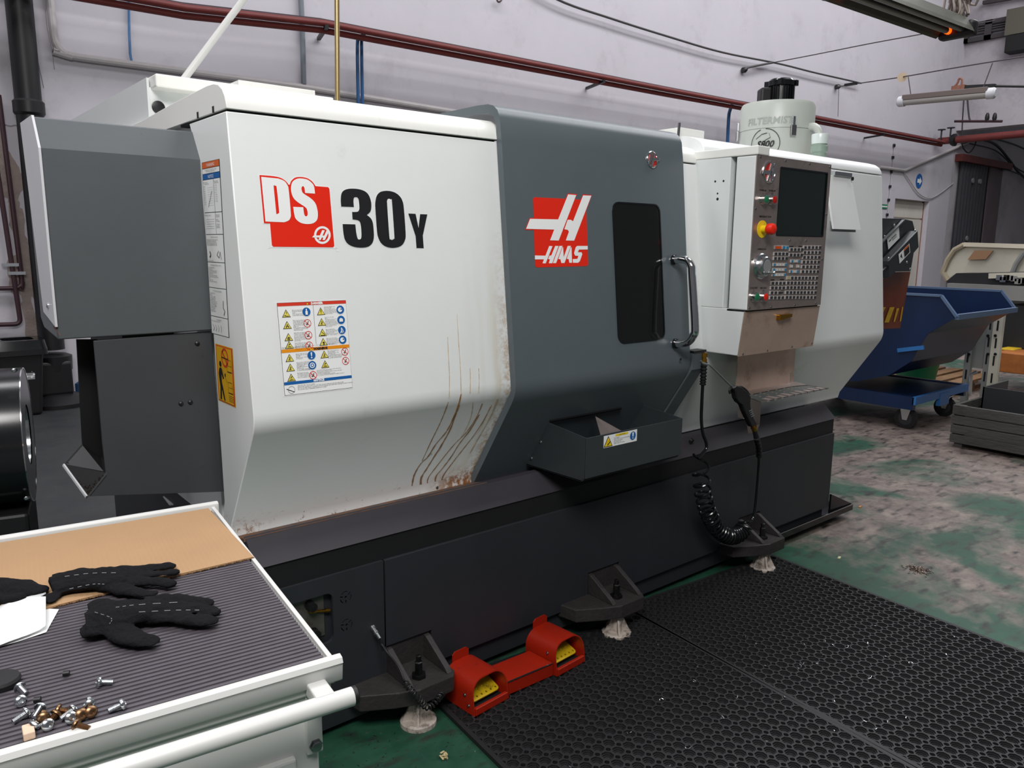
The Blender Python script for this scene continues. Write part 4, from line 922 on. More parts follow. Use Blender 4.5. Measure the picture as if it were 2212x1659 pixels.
para(.19,.912,'Clean the filter screen weekly.\nRemove the coolant tank cover and clean out any sediment inside the tank weekly.\nDo not use plain water; permanent corrosion damage will result. Rust inhibiting coolant is required.\nDo not use toxic or flammable liquids as a coolant.',.0165)
b = A(.10,.945); pr.ring(b[0],b[1],Wd*.05,Wd*.006,M['pgrey'],4,14); pr.stroke([A(.03,.93),A(.08,.95),A(.14,.97)], Wd*.008, M['pblack'], 5)
pr.build('safety_sheet', WF)
# side labels on the left end
pr = Print((XL,0,0),(0,-1,0),(0,0,1)); pr.lift = .0006
def S(px, py): q = onX(px, py, XL); return (-q.y, q.z)
a0, a1, b1, b0 = S(434,350), S(471,346), S(499,724), S(462,727)
X0, X1 = (a0[0]+b0[0])/2-.003, (a1[0]+b1[0])/2; Z1, Z0 = (a0[1]+a1[1])/2, (b0[1]+b1[1])/2
w_, h_ = X1-X0, Z1-Z0
def RR(x0,y0,x1,y1,m_,l): pr.rect(X0+x0*w_, Z1-y1*h_, X0+x1*w_, Z1-y0*h_, M[m_], l)
RR(0,0,1,1,'pblack',1); prev = 0
for y0, y1, m_ in ((.003,.036,'porange'),(.039,.066,'pwhite'),(.069,.099,'pblue'),(.102,.285,'pwhite'),(.289,.41,'pwhite'),(.414,.57,'pwhite'),(.574,.72,'pwhite'),(.724,.89,'pwhite'),(.894,.997,'pwhite')): RR(.02,y0,.98,y1,m_,2)
M['porange2'] = mat('label_orange','D8652A',.5); RR(.02,.003,.98,.036,'porange2',3)
def pt(x,y,t,s,m_='pblack',al='LEFT'): pr.text(t, X0+x*w_, Z1-y*h_, h_*s, M[m_], 4, al)
pt(.5,.03,'! WARNING',.026,'pwhite','CENTER'); pt(.5,.094,'NOTICE',.025,'pwhite','CENTER')
pt(.5,.05,'The maximum rpm of the chuck must not exceed\nits rated speed or injury may result.',.0095,'pblack','CENTER')
RR(.62,.102,.63,.41,'pblack',3)
pt(.06,.118,'kPa  Thrust Force\n      Drawtube Pressure',.0095); pt(.66,.118,'Maximum Chuck\nOperating Pressure',.009)
for i in range(9):
    pt(.06,.142+.0125*i,'%d  %d' % (250+50*i, 35+7*i),.009); RR(.26,.146+.0125*i,.58,.1468+.0125*i,'pgrey',3)
    if i < 8: pt(.66,.142+.0125*i,'%d   %d   %d' % (5+i,20+2*i,300+20*i),.0085)
pr.stroke([(X0+w_*(.28+.06*i), Z1-h_*(.255-.022*i-.004*(i%2))) for i in range(5)], .0018, M['pblack'], 4)
pt(.06,.305,'RPM limits for collet closer',.009)
for i in range(5): RR(.08,.325+.013*i,.55,.3262+.013*i,'pgrey',3); pt(.10+.07*i,.338+.009*i,'%d' % (i+2),.01)
pt(.66,.305,'Rotation Speed\nDrawing Safety\n\nDraw Bar\nTorque setting\n\n1-1/4 inch Bore\nmax feed per\nrevolution rate',.0095)
pt(.5,.43,'Rotary Union Lubrication',.011,'pblack','CENTER'); pt(.06,.445,'Rotating unions need a regular supply of oil\nand the drip line has to be kept clean.\nFill the reservoir with the listed oil only.\nCheck level weekly and after shutdown.',.0105)
pr.stroke([(X0+w_*.2,Z1-h_*.51),(X0+w_*.25,Z1-h_*.53),(X0+w_*.18,Z1-h_*.545)], .005, M['pblack'], 4); pr.stroke([(X0+w_*.7,Z1-h_*.505),(X0+w_*.6,Z1-h_*.53),(X0+w_*.72,Z1-h_*.545),(X0+w_*.78,Z1-h_*.51),(X0+w_*.83,Z1-h_*.555)], .002, M['pblack'], 4)
pt(.06,.565,'Use part 50 oil or equal.',.0095)
pt(.5,.592,'Work Clamping Force (Max. Pressure 300 psi)',.0095,'pblack','CENTER')
pt(.06,.606,'Set the hydraulic pressure\nas low as is safe.\n1. Turn off the hydraulic power unit.\n2. Release the lock ring on the unit.\n3. Adjust the knob.\n4. Check the chuck pressure gauge.\n5. Tighten the lock ring by hand, note the\nvalue.\n6. Grip a test part.\n7. Run the spindle at a safe speed.',.0098)
pt(.5,.742,'Tool Turret and Live Lubrication',.0105,'pblack','CENTER')
pt(.06,.757,'1. Grease live tools\nafter use.\n2. Clean the coupling.\n3. Fit the greased tool\nand tighten the bolts.\n4. Turn the pocket to zero.\n5. Check the clamp force of\nthe tool with the gauge.\n6. Run at low speed first.\n7. Refit the plugs in\nunused pockets.\n8. Apply oil by hand.',.0105)
pr.stroke([(X0+w_*.8,Z1-h_*.79),(X0+w_*.78,Z1-h_*.83),(X0+w_*.86,Z1-h_*.85),(X0+w_*.80,Z1-h_*.875)], .003, M['pblack'], 4)
pt(.5,.912,'Tools Lubrication',.011,'pblack','CENTER'); pt(.06,.922,'Use the tool lubricant from the kit only.',.009)
for i in range(4): pr.stroke([(X0+w_*(.12+.16*i),Z1-h_*.94),(X0+w_*(.22+.13*i),Z1-h_*.96),(X0+w_*(.14+.15*i),Z1-h_*.98)], .002, M['pgrey'], 4)
pr.build('instruction_label', WF)
# yellow bar-ejection sign
pr = Print((XL,0,0),(0,-1,0),(0,0,1))
a0, a1, b1, b0 = S(464,739), S(503,755), S(510,880), S(474,866)
X0, X1 = (a0[0]+b0[0])/2, (a1[0]+b1[0])/2; Z1, Z0 = (a0[1]+a1[1])/2, (b0[1]+b1[1])/2; w_, h_ = X1-X0, Z1-Z0
V = lambda x, y: (X0+x*w_, Z1-y*h_)
def VP(pts, m_, l): pr.poly([V(x,y) for x,y in pts], M[m_], l)
M['amber'] = mat('label_amber','E3AE14',.45)
VP([(0,0),(1,0),(1,1),(0,1)],'amber',1); VP([(.03,.015),(.97,.015),(.97,.985),(.03,.985)],'pred',2); VP([(.07,.03),(.93,.03),(.93,.97),(.07,.97)],'amber',3)
c = V(.55,.2)
pr.poly([(c[0]+w_*.2*math.cos(t), c[1]+w_*.2*math.sin(t)) for t in [2*math.pi*i/22 for i in range(22)]], M['pred'], 4, [[(c[0]+w_*.155*math.cos(t), c[1]+w_*.155*math.sin(t)) for t in [2*math.pi*i/22 for i in range(22)]]])
pr.stroke([(c[0]-w_*.13,c[1]+w_*.13),(c[0]+w_*.13,c[1]-w_*.13)], w_*.045, M['pred'], 4); pr.stroke([V(.36,.2),V(.74,.21)], h_*.016, M['pblack'], 5)
pr.poly([(V(.27,.33)[0]+w_*.065*math.cos(t), V(.27,.33)[1]+h_*.052*math.sin(t)) for t in [2*math.pi*i/16 for i in range(16)]], M['pblack'], 4)
VP([(.2,.4),(.32,.39),(.44,.56),(.38,.585),(.3,.5),(.3,.64),(.36,.74),(.46,.95),(.39,.95),(.28,.76),(.25,.95),(.16,.95),(.2,.74),(.14,.5)],'pblack',4)
pr.stroke([V(.36,.4),V(.62,.62)], .0012, M['pblack'], 4); VP([(.5,.48),(.55,.46),(.55,.52),(.5,.53)],'pblack',4)
for y0, y1 in ((.22,.42),(.6,.78)):
    pr.stroke([V(.66,y0),V(.88,y0),V(.88,y1),V(.66,y1),V(.66,y0)], .0012, M['pblack'], 4); pr.stroke([V(.66,y1+.005),V(.92,y1+.005)], h_*.012, M['pblack'], 4); pr.stroke([V(.7,(y0+y1)/2),V(.92,(y0+y1)/2)], .001, M['pblack'], 4)
for i in range(4): pr.stroke([V(.68,.83+.03*i),V(.94,.835+.03*i)], .0012, M['pblack'], 4)
pr.build('bar_warning_sign', WF)
# ------------------------------------------------------------------ air blow gun with coiled hose
HY2 = 2.055
q = onY(1522,765,HY2)
GUN = empty('air_blow_gun', (q.x, HY2, .8), 'black air blow gun with coiled black hose hooked on the steel shelf', 'air gun')
qa = onY(1522,762,HY2); qb = onY(1521,785,HY2)
MB().lathe((qa.x,HY2,1.145),(0,0,-1),[(0,.013),(.018,.013),(.018,.009),(.026,.009),(.026,.012),(.042,.012),(.042,.008),(.05,.008)],6).build('brass_fitting', M['brass'], GUN)
def hp(px, py, Y=HY2): return onY(px, py, Y)
def ribbed(pts, r, n=12):
    P_ = catmull(pts, 10); return P_, [r*(1.18 if i % 4 < 2 else .88) for i in range(len(P_))]
P_, R_ = ribbed([hp(1521,782), hp(1520,800), hp(1519,818), hp(1518,832)], .0125); MB().tube(P_, R_, 12).build('strain_relief', M['black'], GUN, smooth=0)
P_ = catmull([hp(1518,832),hp(1516,870),hp(1515,905),hp(1518,935),hp(1525,955),hp(1526,968),hp(1517,980),hp(1507,990)], 6)
MB().tube(P_, .0072, 10).build('hose', M['black_gloss'], GUN)
# coil along a hanging centre line
cl = catmull([hp(1512,985),hp(1514,1020),hp(1517,1055),hp(1523,1085),hp(1533,1115),hp(1550,1143),hp(1572,1158),hp(1592,1156),hp(1604,1145),hp(1609,1134)], 16)
ds = [0]
for a, b in zip(cl, cl[1:]): ds.append(ds[-1]+(b-a).length)
tot = ds[-1]; turns = 0; pts = []; NT = 23; stp = 16
fr = MB().frames(cl)
def atl(s):
    for i in range(len(ds)-1):
        if ds[i+1] >= s: t = (s-ds[i])/(ds[i+1]-ds[i]+1e-9); return cl[i].lerp(cl[i+1], t), fr[i]
    return cl[-1], fr[-1]
for i in range(NT*stp+1):
    f = i/(NT*stp); g = f**.62 if f < 1 else 1      # loose turns on top, tight below
    p, (a, b) = atl(tot*g); t = 2*math.pi*i/stp + math.pi; r = .036
    pts.append(p + a*(r*math.cos(t)) + b*(r*math.sin(t)))
MB().tube(pts, .0058, 7).build('coil', M['black_gloss'], GUN)
e_ = pts[-1]
P_ = catmull([e_, hp(1612,1128), hp(1625,1122), hp(1630,1105), hp(1635,1060), hp(1639,1010), hp(1640,985)], 6); MB().tube(P_, .0072, 10).build('hose', M['black_gloss'], GUN)
P_, R_ = ribbed([hp(1640,985,2.0), hp(1639,965,1.98), hp(1634,945,1.95)], .0125); MB().tube(P_, R_, 12).build('strain_relief', M['black'], GUN, smooth=0)
GY = sy0-.012
def gp(px, py): return onY(px, py, GY)
MB().tube([gp(1634,945),gp(1630,930)], [.011,.010], 8).build('hose_end', M['black'], GUN)
MB().lathe(gp(1630,930), gp(1626,916)-gp(1630,930), [(0,.011),(.012,.011),(.012,.013),(.024,.013),(.024,.010),(.032,.010)], 8).build('brass_fitting', M['brass'], GUN)
# body: traced outline, rounded, with trigger lever
out = [(1578,838),(1586,832),(1595,834),(1610,846),(1617,856),(1616,870),(1617,885),(1622,900),(1631,917),(1619,922),(1611,905),(1603,888),(1598,874),(1590,868),(1585,860),(1583,848)]
bd = [gp(x, y)+Vector((0,.012,0)) for x, y in out]
gb = MB().ext(bd, (0,-.026,0)).build('gun_body', M['black'], GUN, smooth=0, bevel=.006, seg=3)
MB().tube(catmull([gp(1590,836),gp(1602,836),gp(1612,843),gp(1618,852)],5), .0045, 8).build('gun_lever', M['rubber'], gb)
MB().tube(catmull([gp(1581,838),gp(1576,842),gp(1577,850)],5), .005, 8).build('gun_hook', M['rubber'], gb)
for t in (.25,.4,.55,.7):
    p = gp(1612,880).lerp(gp(1622,906), t); MB().bar(p+Vector((-.012,-.016,0)), p+Vector((.010,-.016,.004)), .003, .003).build('grip_rib', M['grey_door'], gb, smooth=0)
MB().tube(catmull([gp(1582,836),gp(1568,822),gp(1550,804),gp(1535,790),gp(1528,787),gp(1517,784),gp(1514,779)],5), .0042, 10).build('nozzle', M['zinc'], GUN)
# ------------------------------------------------------------------ paper hung beside the pendant
q0, q1 = onY(1797,372,2.12), onY(1828,385,2.12)
a, b, c, d = onY(1799,378,2.12), onY(1827,384,2.12), onY(1830,497,2.12), onY(1789,493,2.12)
PAD = empty('paper_pad', (b.x, 2.12, c.z), 'white paper pad hung from a clip behind the control pendant', 'paper pad')
MB().ext([(a.x-.12,2.09,b.z+.0),(b.x,2.09,b.z),(c.x,2.045,c.z),(d.x-.08,2.045,c.z)], (0,.010,0)).build('sheets', M['pwhite'], PAD, smooth=0)
MB().ext([(d.x-.08,2.062,c.z-.012),(c.x-.02,2.062,c.z-.012),(c.x-.02,2.066,c.z+.04),(d.x-.08,2.066,c.z+.04)], (0,.006,0)).build('backing_board', M['pgrey'], PAD, smooth=0)
MB().box(a.x-.05, b.x-.01, 2.08, 2.11, b.z-.002, b.z+.02).build('clip', M['zinc'], PAD, smooth=0, bevel=.003)
MB().lathe((b.x-.012,2.08,b.z-.008),(0,-1,0),[(0,.01),(.006,.01)],12).build('clip_button', M['black'], PAD)
mb = MB(); mb.box(a.x-.06, b.x-.05, 2.11, 2.19, b.z+.002, b.z+.012); mb.build('hanger', M['bolt'], PAD, smooth=0)
# ------------------------------------------------------------------ mist collector on the roof
MX, MYc = 4.02, 2.75
dpt = (Vector((MX,MYc,2.1))-CAM).dot(FW)
MX = onY(1674,330,MYc).x
wpx = .0
cL, cR = onY(1598,260,MYc), onY(1751,260,MYc)
Rm = (1751-1598)/2/FPX*((Vector((MX,MYc,2.2))-CAM).dot(FW))
zt = onY(1674,226,MYc).z; zs = onY(1674,268,MYc-Rm*.8).z
MIST = empty('mist_collector', (MX, MYc, 2.10), 'grey cylindrical mist collector with black motor on the lathe roof', 'mist collector')
gm = mat('mist_grey','BFC4BC',.35,var=.04,vscale=4,dirt='8A7A5C',dscale=20,dlo=.7,dhi=.8)
MB().lathe((MX,MYc,2.09),(0,0,1),[(0,Rm*.96),(zs-2.09-.004,Rm),(zs-2.09-.004,Rm*.985),(zs-2.09,Rm*.985),(zs-2.09,Rm*1.005),(zt-2.09-.02,Rm*1.0),(zt-2.09,Rm*.96),(zt-2.09+.01,Rm*.5),(zt-2.09+.01,0)],48).build('drum', gm, MIST, smooth=30)
mo = MB(); rm = (1708-1652)/2/FPX*((Vector((MX,MYc,2.4))-CAM).dot(FW)); zm = onY(1682,168,MYc).z
mo.lathe((MX+.02,MYc,zt),(0,0,1),[(0,rm*.85),((zm-zt)*.68,rm*.85),((zm-zt)*.70,rm*1.0),((zm-zt)*.88,rm*1.02),((zm-zt)*.96,rm*.85),((zm-zt),rm*.5),((zm-zt),0)],28)
for k in range(24):
    t = 2*math.pi*k/24; ux, uy = math.cos(t), math.sin(t); mo.obox((MX+.02+ux*rm*.93,MYc+uy*rm*.93,zt+(zm-zt)*.34),(ux*rm*.09,uy*rm*.09,0),(-uy*.003,ux*.003,0),(0,0,(zm-zt)*.33))
for k in range(4):
    t = 2*math.pi*k/4+.5; mo.obox((MX+.02+math.cos(t)*rm*1.04,MYc+math.sin(t)*rm*1.04,zt+(zm-zt)*.8),(.012,0,0),(0,.012,0),(0,0,.016))
mo = mo.build('motor', M['black_gloss'], MIST, smooth=30)
dv = (Vector((MX,MYc,0))-Vector((0,0,0))); dv.z = 0; rt = Vector((RT.x,RT.y,0)).normalized()
jc = Vector((MX+.02,MYc,0)) - rt*(rm*1.25); MB().obox((jc.x,jc.y,zt+(zm-zt)*.33),tuple(rt*rm*.42),(-rt.y*rm*.6,rt.x*rm*.6,0),(0,0,(zm-zt)*.3)).build('terminal_box', M['black'], mo, smooth=0, bevel=.012)
# lettering bent around the drum
def around(mb_, txt, z, size, a_mid, m_i, bold=0.0, shear=0.0):
    c_ = bpy.data.curves.new('t','FONT'); c_.body = txt; c_.size = size; c_.align_x = 'CENTER'; c_.offset = bold; c_.resolution_u = 2
    o_ = bpy.data.objects.new('t', c_); COL.objects.link(o_); me = bpy.data.meshes.new_from_object(o_)
    vs_ = []
    for v in me.vertices:
        t = a_mid + (v.co.x+v.co.y*shear)/Rm; vs_.append((MX+math.cos(t)*(Rm*1.012), MYc+math.sin(t)*(Rm*1.012), z+v.co.y))
    mb_.mat(m_i).add(vs_, [tuple(p.vertices) for p in me.polygons]); bpy.data.objects.remove(o_); bpy.data.curves.remove(c_); bpy.data.meshes.remove(me)
a_cam = math.atan2(-MYc, -MX)
L_ = MB(); around(L_, 'FILTERMIST', onY(1660,252,MYc-Rm).z, .054, a_cam-.22, 0, bold=.0012, shear=.1)
L_.build('brand_lettering', mat('mist_letter','A3AAA2',.5), MIST, smooth=0, fix=False)
L_ = MB(); around(L_, 'S800', onY(1645,303,MYc-Rm).z, .05, a_cam-.28, 0, bold=.0016, shear=.25)
zc = onY(1645,300,MYc-Rm).z+.012; rr = .085
for k in range(36):
    if 8 < k < 11: continue
    t0, t1 = 2*math.pi*k/36, 2*math.pi*(k+1)/36
    P4 = []
    for t, r in ((t0,rr),(t1,rr),(t1,rr-.004),(t0,rr-.004)):
        an = a_cam-.28+r*math.cos(t)/Rm; P4.append((MX+math.cos(an)*Rm*1.012, MYc+math.sin(an)*Rm*1.012, zc+r*math.sin(t)))
    L_.add(P4, [(0,1,2,3)])
for st in (((-.055,.03),(-.02,.055),(.01,.06)),((.02,.06),(.03,.035),(.0,.02),(-.002,.0))):
    for (x0,y0),(x1,y1) in zip(st, st[1:]):
        P4 = []
        for x, y in ((x0,y0),(x1,y1),(x1,y1-.004),(x0,y0-.004)): an = a_cam-.28+x/Rm; P4.append((MX+math.cos(an)*Rm*1.012, MYc+math.sin(an)*Rm*1.012, zc+y))
        L_.add(P4, [(0,1,2,3)])
L_.build('model_lettering', M['pblack'], MIST, smooth=0, fix=False)
for an in (a_cam+.42, a_cam-1.45):
    c_ = Vector((MX+math.cos(an)*Rm*1.02, MYc+math.sin(an)*Rm*1.02, zs)); rd = Vector((math.cos(an),math.sin(an),0)); tg = Vector((-math.sin(an),math.cos(an),0))
    l_ = MB().obox(c_+Vector((0,0,-.02))+rd*.008, tg*.016, rd*.008, (0,0,.03)).build('latch', M['bolt'], MIST, smooth=0, bevel=.003)
    MB().obox(c_+Vector((0,0,.03))+rd*.006, tg*.009, rd*.006, (0,0,.028)).build('latch_hook', M['zinc'], l_, smooth=0, bevel=.002)
an = a_cam+1.05; c0 = Vector((MX+math.cos(an)*Rm, MYc+math.sin(an)*Rm, zs+.01)); rd = Vector((math.cos(an),math.sin(an),0))
MB().tube(catmull([c0-rd*.02, c0+rd*.03+Vector((0,0,-.005)), c0+rd*.06+Vector((0,0,-.05)), c0+rd*.06+Vector((0,0,-.11))],5), .022, 12).build('outlet_elbow', gm, MIST)
MB().cyl(c0+rd*.06+Vector((0,0,-.10)), c0+rd*.05+Vector((0,0,-.30)), .020, .014).build('outlet_hose', mat('hose_brown','8A6A3A',.6), MIST)
# ------------------------------------------------------------------ rubber ring mats
def ring_mat(x0, y0, nx, ny, ang, label):
    p = .045; t = .015; zt, zm, zb = .0150, .0090, .0012
    v, f = [], []
    idx = {}
    def A_(pt):
        v.append(pt); return len(v)-1
    r8 = .0208; r8b = .0172; r8c = .0132; rs = .0086
    n8 = 8
    def ringv(cx, cy, r, z, n, ph): return [A_((cx+r*math.cos(2*math.pi*(i+ph)/n), cy+r*math.sin(2*math.pi*(i+ph)/n), z)) for i in range(n)]
    # cells: octagon hole in the middle, quarter of a small round hole at each corner
    corner = {}
    def small(i, j):
        k = (i, j)
        if k not in corner:
            tp = ringv(i*p, j*p, rs, zt, 8, .5); bt = ringv(i*p, j*p, rs*.95, zb, 8, .5)
            for q in range(8): q2 = (q+1) % 8; f.append((tp[q2], tp[q], bt[q], bt[q2]))
            corner[k] = tp
        return corner[k]
    for i in range(nx):
        for j in range(ny):
            cx, cy = (i+.5)*p, (j+.5)*p
            o = ringv(cx, cy, r8, zt, 8, .5); m1 = ringv(cx, cy, r8*.97, zm, 8, .5); m2 = ringv(cx, cy, r8b, zm, 8, .5); b1 = ringv(cx, cy, r8b*.96, zb+.003, 8, .5); b2 = ringv(cx, cy, r8c, zb+.003, 8, .5); b3 = ringv(cx, cy, r8c*.95, zb, 8, .5)
            for a, c in ((o,m1),(m1,m2),(m2,b1),(b1,b2),(b2,b3)):
                for q in range(8): q2 = (q+1) % 8; f.append((a[q2], a[q], c[q], c[q2]))
            s00, s10, s11, s01 = small(i,j), small(i+1,j), small(i+1,j+1), small(i,j+1)
            # octagon vertex k at angle (k+.5)*45deg : 0:22.5 1:67.5 2:112.5 3:157.5 4:202.5 5:247.5 6:292.5 7:337.5
            # small-hole vertices facing the cell: quadrant of each corner
            f.append((s00[0], s00[1], o[4])); f.append((s00[0], o[4], o[5]))
            f.append((s10[2], s10[3], o[6])); f.append((s10[2], o[6], o[7]))
            f.append((s11[4], s11[5], o[0])); f.append((s11[4], o[0], o[1]))
            f.append((s01[6], s01[7], o[2])); f.append((s01[6], o[2], o[3]))
            # bridges along the four sides (half width each)
            def mid(k, pt):
                if k not in idx: idx[k] = A_(pt)
                return idx[k]
            S0, S1 = mid(('h',i,j,0),(i*p+rs,j*p,zt)), mid(('h',i,j,1),((i+1)*p-rs,j*p,zt))
            f.append((S0, S1, s10[3])); f.append((S0, s10[3], s00[0])); f.append((s00[0], s10[3], o[6])); f.append((s00[0], o[6], o[5]))
            N0, N1 = mid(('h',i,j+1,0),(i*p+rs,(j+1)*p,zt)), mid(('h',i,j+1,1),((i+1)*p-rs,(j+1)*p,zt))
            f.append((N1, N0, s01[7])); f.append((N1, s01[7], s11[4])); f.append((s11[4], s01[7], o[2])); f.append((s11[4], o[2], o[1]))
            W0, W1 = mid(('v',i,j,0),(i*p,j*p+rs,zt)), mid(('v',i,j,1),(i*p,(j+1)*p-rs,zt))
            f.append((W1, W0, s00[1])); f.append((W1, s00[1], s01[6])); f.append((s01[6], s00[1], o[4])); f.append((s01[6], o[4], o[3]))
            E0, E1 = mid(('v',i+1,j,0),((i+1)*p,j*p+rs,zt)), mid(('v',i+1,j,1),((i+1)*p,(j+1)*p-rs,zt))
            f.append((E0, E1, s11[5])); f.append((E0, s11[5], s10[2])); f.append((s10[2], s11[5], o[0])); f.append((s10[2], o[0], o[7]))
    # border
    k = len(v); v.extend([(0,0,.0012),(nx*p,0,.0012),(nx*p,ny*p,.0012),(0,ny*p,.0012)]); f.append((k,k+1,k+2,k+3))
    w = .014; X1, Y1 = nx*p, ny*p
    def bx_(a, b_, c, d):
        k = len(v); v.extend([(a,c,0),(b_,c,0),(b_,d,0),(a,d,0),(a,c,zt+.0006),(b_,c,zt+.0006),(b_,d,zt+.0006),(a,d,zt+.0006)])
        f.extend([(k+4,k+5,k+6,k+7),(k,k+1,k+5,k+4),(k+1,k+2,k+6,k+5),(k+2,k+3,k+7,k+6),(k+3,k,k+4,k+7)])
    bx_(-w, .002, -w, Y1+w); bx_(X1-.002, X1+w, -w, Y1+w); bx_(.002, X1-.002, -w, .002); bx_(.002, X1-.002, Y1-.002, Y1+w)
    me = bpy.data.meshes.new('rubber_mat'); me.from_pydata(v, [], f); me.materials.append(M['rubber']); me.update()
    o = bpy.data.objects.new('rubber_mat', me); COL.objects.link(o); o.location = (x0, y0, 0.0005); o.rotation_euler = (0,0,math.radians(ang))
    tag(o, label, 'floor mat'); return o
# placed by their far corners: seam at (2.46, 2.11), left edge at (1.39, 2.04)
def place(xr, yt, nx, ny, ang, label):
    a = math.radians(ang); X, Y = nx*.045+.014, ny*.045+.014
    x0 = xr - (X*math.cos(a) - Y*math.sin(a)); y0 = yt - (X*math.sin(a) + Y*math.cos(a)); return ring_mat(x0, y0, nx, ny, ang, label)
place(2.462, 2.103, 23, 34, -5.0, 'black rubber ring mat with the red foot pedal on it')
place(3.515, 2.105, 23, 34, -4.2, 'black rubber ring mat lying beside the bare painted floor')
# ------------------------------------------------------------------ red double foot pedal
dm('pedal_red', '9C1D05', .42, var=.08, vscale=10, dirt='5E1208', dscale=18, dlo=.6, dhi=.75)
g0 = onZ(1025,1548,.016); g1 = onZ(1272,1412,.016)
PED = empty('foot_pedal', ((g0.x+g1.x)/2, g0.y+.06, .016), 'red double foot pedal with yellow treadles on the rubber mat', 'foot pedal')
dirp = Vector((g1.x-g0.x, (onZ(1241,1442,.016)-onZ(1030,1545,.016)).y*0.0+.0, 0)); 
fl0, fr0 = onZ(1025,1549,.016), onZ(1099,1508,.016)     # front edge of the left hood
fl1, fr1 = onZ(1203,1462,.016), onZ(1264,1428,.016)     # front edge of the right hood
def hood(a, b):
    u = (b-a); w = u.length; u.normalize(); n = Vector((-u.y,u.x,0)); D = .165; H = .118; r = .055
    # outer arch (in u,z)
    def arch(ins, z0=0.0):
        R = r-ins; pts = [(ins, z0)] + [(ins+R-R*math.cos(t), H-ins-R+R*math.sin(t)) for t in [math.pi/2*i/6 for i in range(7)]]
        pts += [(w-ins-R+R*math.sin(t), H-ins-R+R*math.cos(t)) for t in [math.pi/2*i/6 for i in range(7)]] + [(w-ins, z0)]
        return pts
    o = arch(0); i_ = arch(.004)
    lean = .03                                           # front edge of the hood leans back
    def P3(s, z, d): return a + u*s + n*(d + lean*max(0,(z-.03))/H*(1 if d < .05 else 0)) + Vector((0,0,z))
    hd = MB(); N_ = len(o); vs = []
    for ring, d in ((o,0),(o,D),(i_,D),(i_,0)):
        vs += [P3(s, z, d) for s, z in ring]
    fs = []
    for k in range(4):
        for j in range(N_-1):
            k2 = (k+1) % 4; fs.append((k*N_+j, k*N_+j+1, k2*N_+j+1, k2*N_+j))
    hd.add(vs, fs); hd = hd.build('pedal_hood', M['pedal_red'], PED, smooth=40)
    tb = MB(); c = a+u*(w*.5)+n*D
    tb.ext([c-u*.038+Vector((0,0,.09)), c+u*.038+Vector((0,0,.09)), c+u*.038+Vector((0,0,.142)), c+u*.026+Vector((0,0,.152)), c-u*.026+Vector((0,0,.152)), c-u*.038+Vector((0,0,.142))], n*.004); tb.build('mounting_tab', M['pedal_red'], hd, smooth=0)
    bp = MB(); bp.ext([a+u*.006, b-u*.006, b-u*.006+n*D, a+u*.006+n*D], (0,0,.008)); bp.ext([a+u*.006-n*.002, b-u*.006-n*.002, b-u*.006+n*.012, a+u*.006+n*.012], (0,0,.026)); bp.build('base_plate', M['pedal_red'], hd, smooth=0, bevel=.002)
    MB().ext([a+u*.01+n*.02+Vector((0,0,.01)), a+u*(w-.01)+n*.02+Vector((0,0,.01)), a+u*(w-.01)+n*(D-.005)+Vector((0,0,.01)), a+u*.01+n*(D-.005)+Vector((0,0,.01))], (0,0,.003)).build('pedal_floor', M['dark'], hd, smooth=0)
    # treadle: rounded plate sloping up to the back, row of holes at its front edge
    def TP(s, d): return a + u*(w*.5+s) + n*(.028+d) + Vector((0,0,.034+d*.36))
    hw = w*.40; ol = [(x, y) for x, y in rrect(-hw, 0, hw, .11, .014)]
    hs = [[(hw*.84*(2*k/5-1)+.0042*math.cos(t), .013+.0042*math.sin(t)) for t in [2*math.pi*i/8 for i in range(8)]] for k in range(6)]
    tr_ = MB(); nn = u.cross((TP(0,.1)-TP(0,0)).normalized()); tr_.ext([TP(*q) for q in ol], nn*-.005, [[TP(*q) for q in h] for h in hs]); tr_ = tr_.build('treadle', mat('treadle_yellow','C9A814',.45,var=.12,vscale=20,dirt='5A4A18',dscale=25,dlo=.55,dhi=.7) if 'ty' not in M else M['ty'], hd, smooth=0)
    for k in range(4): 
        for j in range(3): MB().sphere(TP(hw*.6*(2*k/3-1), .04+.022*j)+nn*.001, .004, 6, (1,1,.5)).build('stud', M['pyellow'], tr_)
    for s, z in ((.0,.05),(.0,.03)):
        pass
    return hd, u, n, w
M['ty'] = mat('treadle_yellow','C9A814',.45,var=.12,vscale=20,dirt='5A4A18',dscale=25,dlo=.55,dhi=.7)
h0, u0, n0, w0 = hood(fl0, fr0); h1, u1, n1, w1 = hood(fl1, fr1)
a, b = fr0+u0*.004, fl1-u1*.004
bt = [a+n0*.015, b+n1*.015, b+n1*.14, a+n0*.14]
MB().ext(bt, (0,0,.052)).build('bridge', M['pedal_red'], PED, smooth=0, bevel=.003)
MB().bar(bt[0]+Vector((.004,-.001,.0525)), bt[1]+Vector((-.004,-.001,.0525)), .004, .003).build('worn_edge', M['zinc'], PED, smooth=0)
for d, z in ((.05,.06),(.03,.028)):
    q = fl0 + n0*d + Vector((0,0,z)); MB().lathe(q, -u0, [(0,.006),(.003,.005),(.005,.002)], 10).build('rivet', M['bolt'], h0)
q = fl1 + n1*.05 + Vector((0,0,.075)); MB().lathe(q, -u1, [(0,.006),(.003,.005),(.005,.002)], 10).build('rivet', M['bolt'], h1)
g = fl0 + n0*.13 + Vector((0,0,.05)); MB().lathe(g, -u0, [(0,.012),(.012,.012),(.012,.009),(.03,.009)], 6).build('cable_gland', M['bolt_dark'], h0)
